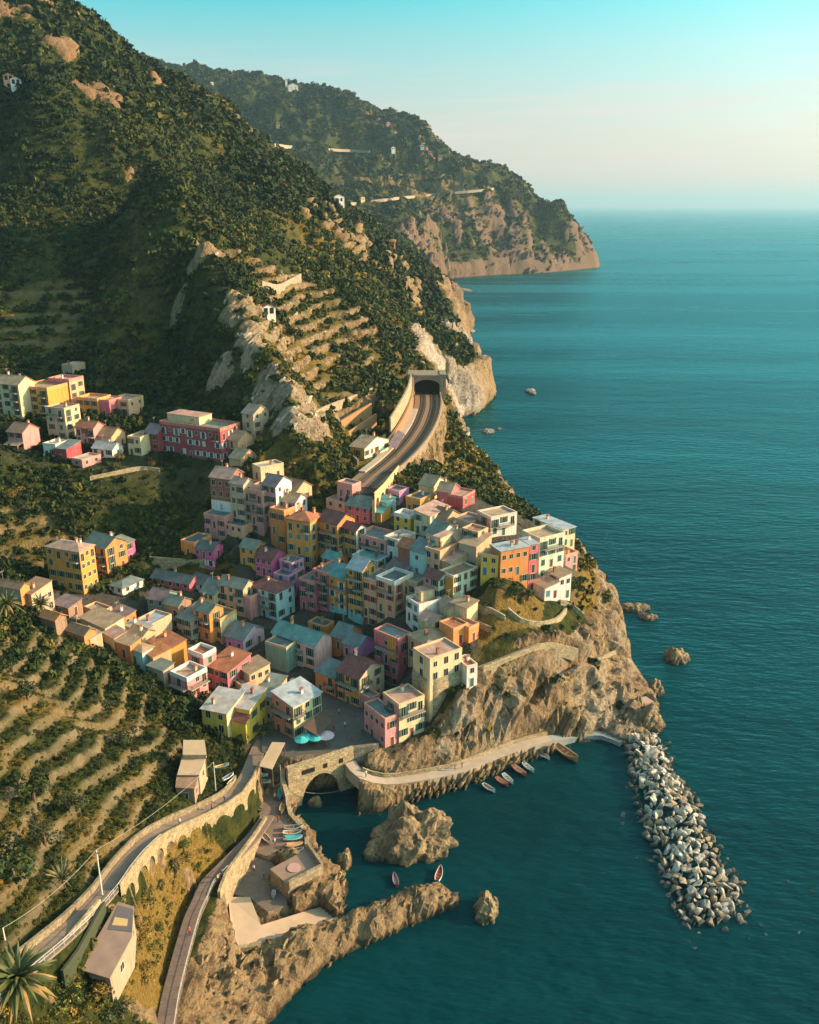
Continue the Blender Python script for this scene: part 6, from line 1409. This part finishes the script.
# ------------------------------------------------------------------ boats
BP = lambda c: m_plain('boat_paint', c, .5, .15, 2)
WOOD = m_plain('boat_wood', (.22,.12,.06), .6)
def boat(label, a, b, z, hull, inner, width=None, cover=None, motor=False, poles=False, oars=False):
    p, q = Vector(PZ(a[0], a[1], z)), Vector(PZ(b[0], b[1], z)); L = (q-p).length; w = width or L*.34; e = empty('boat', (p+q)/2, math.atan2(q.y-p.y, q.x-p.x)); tag(e, label, 'boat')
    n_ = 11; hh = L*.13; pr = []; inn = []
    for i in range(n_):
        t = i/(n_-1); x = (t-.5)*L; wd = w/2 * (math.sin(math.pi*min(1, (t*.86+.14)))**.6 if t < .97 else .04); wd = max(wd, .02); sh_ = hh*(1 + .75*(2*t-1)**2*(1.2 if t > .5 else .5))
        ring = [(x, -wd, sh_), (x, -wd*.92, sh_*.45), (x, -wd*.5, .03), (x, 0, -.04), (x, wd*.5, .03), (x, wd*.92, sh_*.45), (x, wd, sh_)]; pr.append(ring)
        wi = max(wd - L*.022, .01); inn.append([(x, -wi, sh_), (x, -wi*.8, sh_*.5), (x, -wi*.35, hh*.28), (x, wi*.35, hh*.28), (x, wi*.8, sh_*.5), (x, wi, sh_)])
    B = MB(); vs = [v for r in pr for v in r]; fs = [(i*7+j, i*7+j+1, (i+1)*7+j+1, (i+1)*7+j) for i in range(n_-1) for j in range(6)] + [tuple(range(6, -1, -1))]; B.add(vs, [f[::-1] for f in fs], 0)
    vi = [v for r in inn for v in r]; B.add(vi, [(i*6+j, i*6+j+1, (i+1)*6+j+1, (i+1)*6+j) for i in range(n_-1) for j in range(5)], 1)
    for i in range(n_-1):
        for j0, j1 in ((0, 0), (6, 5)): B.add([pr[i][j0], pr[i+1][j0], inn[i+1][j1], inn[i][j1]], [(0,1,2,3) if j0 else (3,2,1,0)], 2)
    B.build('hull', [BP(hull), BP(inner), BP(tuple(min(.75, x*1.25+.08) for x in hull))], e)
    if cover:
        B = MB(); cv = []
        for i in range(1, n_-1):
            r = pr[i]; cv += [(r[0][0], r[0][1]*1.06, r[0][2]-.08), (r[0][0], r[0][1]*.55, r[0][2]+hh*.5), (r[0][0], 0, r[0][2]+hh*.75), (r[0][0], r[6][1]*.55, r[0][2]+hh*.5), (r[0][0], r[6][1]*1.06, r[6][2]-.08)]
        m_ = n_-2; B.add(cv, [(i*5+j, i*5+j+1, (i+1)*5+j+1, (i+1)*5+j) for i in range(m_-1) for j in range(4)] + [(0,1,2,3,4), tuple((m_-1)*5+j for j in (4,3,2,1,0))]); B.build('cover', m_plain('tarpaulin', cover, .5, .2, 2), e)
    else:
        for t in (.3, .52, .72):
            r = inn[int(t*(n_-1))]; B = MB(); B.box(r[0][0]-L*.03, r[0][0]+L*.03, r[0][1]*.97, r[5][1]*.97, hh*.72, hh*.8, 0); B.build('thwart', WOOD, e)
    if motor:
        B = MB(); B.box(-L/2-L*.07, -L/2-.02, -.16, .16, hh*.9, hh*1.9, 0); B.box(-L/2-L*.045, -L/2-L*.02, -.06, .06, -.1, hh*.9, 0); B.build('outboard_motor', m_plain('motor_casing', (.05,.05,.055), .4), e)
    if poles:
        B = MB(); B.tube([(L*.1,0,hh*.3), (L*.1,0,hh*3.4)], .06, 6); B.build('mast', WOOD, e)
    if oars:
        B = MB(); B.tube([(-L*.3,.12,hh), (L*.3,.2,hh*1.15)], .035, 5); B.tube([(-L*.3,-.12,hh), (L*.3,-.22,hh*1.15)], .035, 5); B.build('oars', WOOD, e)
    return e
WH, CYN, RD, BL, TN, GRY = (.62,.60,.55), (.05,.38,.42), (.40,.09,.06), (.08,.20,.34), (.50,.32,.17), (.34,.35,.34)
boat('white moored boat nearest the bridge along the quay', (483,785.5),(495,793), .12, WH, (.25,.24,.21), motor=True)
boat('moored boat with red trim second from the bridge along the quay', (496,779),(508.5,787), .12, RD, TN)
boat('pale cyan moored boat third along the quay', (503,775.5),(513,784.5), .12, (.42,.58,.58), WH)
boat('broad white and red moored boat in the middle of the quay row', (513,767.5),(526.5,777), .12, RD, (.5,.40,.32), motor=True)
boat('turquoise and white moored boat beside the broad red one', (523,764.5),(534,773), .12, (.25,.50,.50), WH)
boat('small white boat moored alone near the quay end', (537.5,753),(549.5,760), .12, WH, (.36,.30,.3))
boat('large brown fishing boat moored at the end of the quay', (556,748),(578,763), .15, (.34,.19,.09), (.30,.20,.12), poles=True, oars=True)
boat('red and blue boat floating left of the outer ridge', (397,887),(394,875), .12, RD, BL, motor=True)
boat('white and red boat floating right above the outer ridge', (437,883),(441,868.5), .12, WH, RD, motor=True)
boat('grey boat highest on the apron beside the harbour wall', (284,829.5),(303,828), 3.2, GRY, (.15,.14,.13))
boat('white and brown boat second on the apron row', (283,826.5+8),(302,833.5), 3.2, WH, TN)
boat('boat under a bright cyan cover on the apron', (283.5,840),(303,838.5), 3.2, WH, TN, cover=CYN)
boat('tan covered boat below the cyan one on the apron', (285,847),(303,845), 3.2, TN, TN, cover=(.50,.30,.16))
boat('white boat with clutter aboard lowest on the apron', (285,854.5),(304,850.5), 3.2, WH, (.3,.28,.24), oars=True)
boat('white and pinkish boat pulled up askew in the shade', (262,835),(271,844.5), 3.25, WH, (.36,.24,.2))
boat('pale dinghy by the foot of the arcade', (254,806),(263,812), 3.7, WH, GRY)
boat('cyan covered boat standing in the shade by the harbour wall', (281,790),(279,801), 3.3, BL, TN, cover=CYN)
boat('dark boat below the cyan cover by the harbour wall', (283.5,804),(281,815), 3.3, (.1,.1,.1), TN)
boat('teal and white boat under the tan canopy', (252,776),(268,777), 5.0, (.12,.40,.40), WH)
boat('white boat beside the teal one under the canopy', (254,782.5),(271,783), 4.4, WH, TN)
boat('blue and yellow boat stored above the upper path', (215,769),(229,765), 14.5, BL, (.55,.40,.08))
boat('white and blue boat stored in the middle above the upper path', (223,781),(233.5,774.5), 12.7, WH, BL)
boat('yellow boat stored lowest above the upper path', (228,786),(235,779), 12.0, (.55,.42,.10), WH)
boat('blue kayak lying on the shaded low quay', (274,891),(273,899), 2.6, (.2,.42,.55), WH, width=.8)
# ------------------------------------------------------------------ umbrellas, poles, wires
def umbrella(label, px, py, z, r, c, tilt=.0):
    e = empty('umbrella', PZ(px, py, z)); tag(e, label, 'umbrella'); b = MB(); n_ = 12
    vs = [(0,0,2.75)] + [(r*math.cos(6.283*k/n_), r*math.sin(6.283*k/n_), 2.15 + (.06 if k % 2 else 0)) for k in range(n_)] + [(0,0,2.68)] + [(r*.98*math.cos(6.283*k/n_), r*.98*math.sin(6.283*k/n_), 2.06) for k in range(n_)]
    b.add(vs, [(0, 1+k, 1+(k+1)%n_) for k in range(n_)] + [(n_+1, n_+2+(k+1)%n_, n_+2+k) for k in range(n_)] + [(1+k, n_+2+k, n_+2+(k+1)%n_, 1+(k+1)%n_) for k in range(n_)]); b.build('canopy', m_plain('umbrella_cloth', c, .8, .12), e)
    b = MB(); b.tube([(0,0,0), (0,0,2.7)], .04, 6); b.box(-.3,.3,-.3,.3,0,.12,0); b.build('pole', WOOD, e)
for px, py, c_, lb, r in ((302,748,(.05,.40,.42),'left turquoise cafe umbrella at the edge of the square',1.6),(308,745,(.05,.40,.42),'middle turquoise cafe umbrella at the edge of the square',1.6),(315.5,746,(.05,.40,.42),'right turquoise cafe umbrella at the edge of the square',1.6),(326,744,(.46,.36,.42),'pale lilac umbrella beside the turquoise ones',1.9)):
    umbrella(lb, px, py, 8.9, r, c_)
b = MB(); pts_ = []
for (x, y, z_, s) in ((184,602.5,28,1),):
    pass
def pole(label, px, pyb, pyt, r=.12, c=(.62,.60,.55), arm=False):
    p = hit(px[0], pyb); d_ = ray(px[1], pyt); t = p[1]/d_[1]; top = H + d_[2]*t; e = empty('utility_pole', p); tag(e, label, 'pole'); b = MB(); b.tube([(0,0,-.5), (0,0,top-p[2])], [r, r*.7], 8); b.build('shaft', m_plain('pole_paint', c, .7), e)
    if arm: b = MB(); b.box(-.6,.6,-.06,.06,top-p[2]-.5,top-p[2]-.38,0); b.build('crossarm', WOOD, e)
    return Vector((p[0], p[1], top))
def wire(label, a, b_, sag):
    q = MB(); q.tube([a.lerp(b_, t) - Vector((0,0,sag*4*t*(1-t))) for t in np.linspace(0, 1, 16)], .035, 4); return tag(q.build('cable', m_plain('cable', (.30,.27,.22), .6)), label, 'cable')
T1 = pole('tall white utility pole beside the upper footpath', (102.5,93), 896, 850, arm=True)
T2 = pole('grey pole standing by the tan roofed sheds', (216,214), 792, 762, .08)
T3 = pole('short pale post at the left edge of the terraces', (5,4), 940, 928, .1)
T4 = pole('thin pole among the vines at the left edge', (-8,-10), 812, 800, .08)
T5 = pole('slim flagpole at the corner of the boat apron', (282,280), 800, 765, .07)
wire('cable running from the white pole to the sheds', T1, T2, 1.2); wire('cable running from the white pole to the lower left corner', T1, T3, 1.0); wire('cable slanting from the white pole over the terraces', T1, T4, 1.0)
wire('mooring line slung across the cove', Vector(PZ(296,790,4.5)), Vector(PZ(352,786,2.5)), 1.3)
# ------------------------------------------------------------------ people
def person_mesh(walk, shirt, trous, hairc):
    me = bpy.data.meshes.new('person'); J = [(0,0,.95),(0,0,1.15),(0,0,1.38),(0,0,1.5),(0,.01,1.66), (-.1,.0,.9),(-.11,.12*walk,.5),(-.11,.02*walk-.1*walk,.07),(-.11,.1-.1*walk,.03),(.1,0,.9),(.11,-.02*walk+.05,.5),(.11,-.22*walk,.09),(.11,-.22*walk+.12,.04),
         (-.2,0,1.4),(-.25,-.08*walk,1.12),(-.24,.06*walk+.04,.86),(.2,0,1.4),(.25,.1*walk,1.12),(.24,.2*walk,.9)]
    E = [(0,1),(1,2),(2,3),(3,4),(0,5),(5,6),(6,7),(7,8),(0,9),(9,10),(10,11),(11,12),(2,13),(13,14),(14,15),(2,16),(16,17),(17,18)]
    R = [.15,.14,.15,.06,.11,.1,.075,.05,.045,.1,.075,.05,.045,.07,.05,.04,.07,.05,.04]
    me.from_pydata(J, E, []); o = bpy.data.objects.new('tmp', me); C.objects.link(o); m = o.modifiers.new('s', 'SKIN'); 
    for v, r in zip(me.skin_vertices[0].data, R): v.radius = (r, r*.8)
    me.skin_vertices[0].data[0].use_root = True; o.modifiers.new('u', 'SUBSURF').levels = 1
    dg = bpy.context.evaluated_depsgraph_get(); out = bpy.data.meshes.new_from_object(o.evaluated_get(dg)); bpy.data.objects.remove(o); out.name = 'person'
    out.materials.clear()
    for c_ in (shirt, trous, (.42,.24,.16), hairc): out.materials.append(m_plain('cloth', c_, .8, .1))
    for p in out.polygons:
        z = p.center.z; x = abs(p.center.x); p.use_smooth = True
        p.material_index = 3 if (z > 1.68 or (z > 1.58 and p.center.y < -.02)) else 2 if (z > 1.47 or (x > .2 and z < 1.1)) else 0 if z > .93 else 1
    return out
PM = [person_mesh(w_, s_, t_, (.04,.025,.015)) for w_, s_, t_ in ((1,(.45,.06,.05),(.04,.05,.09)),(0,(.6,.58,.55),(.05,.05,.06)),(1,(.05,.12,.28),(.18,.15,.11)),(0,(.04,.04,.045),(.10,.12,.18)),(1,(.50,.36,.10),(.05,.05,.05)))]
for k, (px, py, lb) in enumerate(((212,810,'person in red top walking on the upper footpath'),(180,826,'person in pale top standing on the upper footpath'),(225,803,'person in blue top near the arcade on the upper path'),(222,877,'person in dark clothes on the lower path'),
      (218,882,'person in yellow top on the lower path'),(190,935,'person in red top low on the stepped lower path'),(254,872,'person in pale top on the shaded low quay'),(264,880,'person in blue top on the shaded low quay'),(270,890,'person in dark clothes by the blue kayak'),
      (300,735,'person in yellow top by the orange harbour house'),(334,730,'person in red top in the middle of the square'),(345,728,'person in pale top in the middle of the square'),(355,720,'person in blue top at the top of the square'),(362,735,'person in dark clothes by the pink harbour house'),
      (339,715,'person in yellow top on the shaded street'),(352,741,'person in red top at the bridge parapet'),(366,777,'person in pale top on the quay walk by the hut'),(455,770,'person in blue top on the quay walk under the cliff'),(462,768,'person in dark clothes on the quay walk under the cliff'),
      (275,800,'person in yellow top between the boats on the apron'),(278,822,'person in red top beside the apron boats'),(275,845,'person in pale top at the low end of the apron'),(75,604,'person in blue top on the upper square'),(88,603,'person in dark clothes on the upper square'),(66,606,'person in pale top at the corner of the upper square'))):
    p = hit(px, py, .3)
    if py > 855 and px > 240: p = PZ(px, py, 2.52)
    elif 795 < py < 850 and 262 < px < 306: p = PZ(px, py, 3.12)
    elif px > 280 and py < 745: p = PZ(px, py, 8.87)
    o = link('person', PM[(0,1,2,3,4,0,1,2,3,4,0,1,2,3,4,0,1,2,3,4,0,1,2,3,1)[k]], None, p, rnd.uniform(0, 6.28)); tag(o, lb, 'person')
# ------------------------------------------------------------------ palms, trees, shrubs
def frond(b, base, az, up, L, w, droop, m=0):
    n_ = 7; prev = None
    for i in range(n_+1):
        t = i/n_; r = L*t*math.cos(up*(1-.3*t)); z = L*(t*math.sin(up) - droop*t*t); c = Vector(base) + Vector((math.cos(az)*r, math.sin(az)*r, z)); s = Vector((-math.sin(az), math.cos(az), 0))*w*(math.sin(math.pi*min(1, t*.88+.1)))
        row = (c - s - Vector((0,0,w*.45)), c, c + s - Vector((0,0,w*.45)))
        if prev and True:
            b.add([prev[0], prev[1], row[1], row[0]], [(0,1,2,3)], m); b.add([prev[1], prev[2], row[2], row[1]], [(0,1,2,3)], m)
        prev = row
FR1 = m_plain('palm_frond', (.075,.085,.025), .6, .35, 1.2); FR2 = m_plain('dry_frond', (.24,.16,.06), .8, .3, 1.2)
def palm(label, px, py, r, trunk, nf=46, name='palm_tree', cat='palm'):
    p = hit(px, py); e = empty(name, p); tag(e, label, cat)
    b = MB(); b.tube([(0,0,-.6),(.05,.05,trunk*.5),(0,.1,trunk)], [.42,.33,.36], 9); b.build('trunk', m_plain('palm_trunk', (.15,.10,.06), .95, .35, 4), e)
    b = MB()
    for k in range(nf): frond(b, (0,.1,trunk), k*2.399, (1.35 - 1.45*k/nf), r*(.85+.25*rnd.random()), r*.075, .25+.45*k/nf, 0 if k < nf*.75 else 1)
    b.build('crown', [FR1, FR2], e); return e
palm('large shaggy palm at the lower left corner', 20, 995, 4.6, 2.2, 60)
palm('palm with dry yellow skirt on the terrace crest', 42, 617, 3.3, 3.2); palm('palm at the left edge on the terrace crest', 8, 618, 3.6, 3.4)
palm('small palm under the large one by the path wall', 68, 998, 2.0, .8, 36)
def agave(label, px, py, r):
    p = hit(px, py); e = empty('agave', p); tag(e, label, 'agave'); b = MB()
    for k in range(40): frond(b, (0,0,.1), k*2.399, 1.3 - 1.2*k/40, r*(.8+.3*rnd.random()), r*.05, .12, 0 if k % 4 else 1)
    b.build('leaves', [m_plain('agave_leaf', (.10,.11,.05), .6, .3, 1), FR2], e)
agave('big spiky agave on the dry terrace left of the white pole', 62, 880, 3.0); agave('smaller agave on the rocky bank by the lower path', 186, 858, 1.5); agave('spiky plant on the bank under the arcade', 200, 851, 1.4)
LEAF = {k: foliage_mat('tree_leaves', st) for k, st in {'dark': [(0,(.010,.022,.010)),(.5,(.022,.040,.014)),(1,(.05,.07,.02))], 'olive': [(0,(.025,.035,.016)),(.5,(.055,.07,.03)),(1,(.11,.115,.05))], 'gold': [(0,(.09,.065,.015)),(.5,(.20,.13,.03)),(1,(.32,.21,.06))], 'green': [(0,(.018,.035,.010)),(.5,(.05,.075,.018)),(1,(.12,.13,.03))]}.items()}
TREEV = {}
def crown_mesh(kind, seed):
    g = np.random.default_rng(seed); V = []; T = []
    for k in range(7):
        c = g.normal(size=3)*np.array((.42,.42,.3)); c[2] = abs(c[2])*.9 + .05 if k else .15; pr = leaf_proto(150 if k == 0 else 90, seed*31+k, .9, .15); s = .62 if k == 0 else .42 + .15*g.random()
        V.append(pr*s + c); T.append(np.repeat(np.clip(.4 + .35*g.normal()*.6 + g.normal(size=len(pr)//4)*.16, 0, 1), 4))
    V = np.concatenate(V); T = np.concatenate(T); me = np_mesh('crown', V, np.arange(len(V)).reshape(-1,4), None, [LEAF[kind]]); at = me.attributes.new('tint', 'FLOAT', 'POINT'); at.data.foreach_set('value', T.astype(np.float32)); return me
CROWN = {k: [crown_mesh(k, 100+i*7+j) for i in range(3)] for j, k in enumerate(LEAF)}
tb = MB(); tb.tube([(0,0,-.6),(.03,.02,.35),(-.02,.03,.7)], [.13,.09,.06], 7); tb.tube([(.02,.02,.35),(.3,.1,.75)], [.06,.025], 5); tb.tube([(.02,.02,.3),(-.22,.22,.75)], [.06,.025], 5); tb.tube([(.02,.02,.4),(-.05,-.3,.8)], [.05,.02], 5); TRUNK = tb.mesh('trunk', m_plain('bark', (.11,.08,.055), .95))
def tree_at(p, r, kind, label, name='tree', group=None, hs=1.0):
    e = empty(name, p, rnd.uniform(0, 6.28), r); e.scale = (r, r, r*hs); tag(e, label, name.replace('_', ' '), group); link('trunk', TRUNK, e); link('crown', rnd.choice(CROWN[kind]), e, (0,0,.45)); return e
def tree(px, py, r, kind, label, name='tree', hs=1.0):
    p = hit(px, py)
    if p: tree_at(p, r, kind, label, name, None, hs)
tree(12,880,4.2,'dark','big dark evergreen at the left edge of the terraces'); tree(34,800,3.2,'dark','dark rounded tree high on the left terraces'); tree(70,812,2.4,'olive','grey green tree in the middle of the left terraces')
tree(128,745,2.6,'dark','dark tree in the fold of the terraces'); tree(28,700,2.8,'dark','dark tree below the palms on the crest'); tree(12,672,3.0,'dark','dark tree at the left edge under the palms'); tree(45,845,2.6,'olive','olive tree above the spiky agave')
tree(268,737,2.2,'green','leafy tree between the yellow and orange harbour houses'); tree(150,905,1.9,'olive','grey green bush tree on the bank under the railing'); tree(184,850,1.7,'green','green tree under the arcade'); tree(172,868,1.6,'olive','pale tree on the bank left of the arcade')
tree(62,1012,2.4,'green','green tree at the bottom edge beside the large palm'); tree(105,1000,2.2,'gold','golden bush below the flat roofed house'); tree(145,985,2.4,'gold','golden shrub mass beside the stepped path'); tree(140,945,2.0,'gold','golden bush right of the flat roofed house'); tree(122,1018,2.0,'olive','grey green bush at the bottom edge')
tree(515,600,2.6,'green','broad green tree in the garden below the orange house'); tree(505,590,2.0,'olive','olive tree nearest the orange house in the garden'); tree(528,600,2.2,'green','right hand tree of the headland garden'); tree(486,610,1.7,'olive','small tree by the cream yellow house'); tree(590,572,2.2,'gold','golden shrub on the sea edge beside the pink terrace house'); tree(604,580,2.0,'olive','dark shrub at the outer cliff edge')
tree(238,446,2.4,'green','tree beside the crimson apartment block'); tree(120,462,2.2,'gold','golden bush under the white low house'); tree(152,468,2.0,'gold','yellowish bush below the maroon house'); tree(16,500,2.4,'gold','golden tree on the shaded slope at the left'); tree(26,512,2.2,'olive','olive tree on the shaded slope at the left')
tree(205,730,1.8,'green','leafy bush at the corner of the yellow grey roofed house'); tree(193,700,2.0,'dark','dark tree between the pink terraces and the yellow house'); tree(150,682,1.5,'dark','dark bush under the peach house')
tree(395,330,4.0,'gold','golden tree on the vineyard slope'); tree(355,345,3.6,'gold','second golden tree lower on the vineyard slope'); tree(292,340,4.0,'dark','dark tree above the white cottage')
SHK = {'olive': 'olive green shrub growing on the terraced hillside', 'dark': 'dark green shrub growing on the terraced hillside', 'gold': 'golden brown shrub growing on the terraced hillside', 'green': 'fresh green shrub growing on the terraced hillside'}
x, y = sample(2600, -95, -25, 72, 165); d = dens(x, y); dd = grid_at(dryv, x, y); cnt = 0
for a_, b_, q_, r_ in zip(x, y, d, dd):
    if cnt >= 230: break
    if rnd.random() < q_*.9:
        z_ = gz(a_, b_)
        if z_ < 4: continue
        kd = rnd.choices(('olive','dark','gold','green'), (3,3,1+3*r_,2))[0]; tree_at((a_, b_, z_), .45 + .8*rnd.random()**1.6, kd, SHK[kd], 'shrub', 'shrubs on the near terraces', .8 + .3*rnd.random()); cnt += 1
# ------------------------------------------------------------------ sea air
b = MB(); b.box(-75000, 75000, -3500, 75000, -12, 470, 0)
HZ = bpy.data.materials.new('sea_haze'); HZ.use_nodes = True; t_ = HZ.node_tree; t_.nodes.remove(t_.nodes['Principled BSDF'])
pv = t_.nodes.new('ShaderNodeVolumePrincipled'); pv.inputs['Color'].default_value = (.42, .68, .84, 1); pv.inputs['Density'].default_value = 6.5e-5; pv.inputs['Anisotropy'].default_value = .2
t_.links.new(pv.outputs['Volume'], t_.nodes['Material Output'].inputs['Volume'])
try: HZ.cycles.homogeneous_volume = True
except Exception: pass
tag(b.build('haze', HZ), 'thin sea haze in the air between the headlands', 'haze', kind='stuff')
S.cycles.volume_bounces = 0
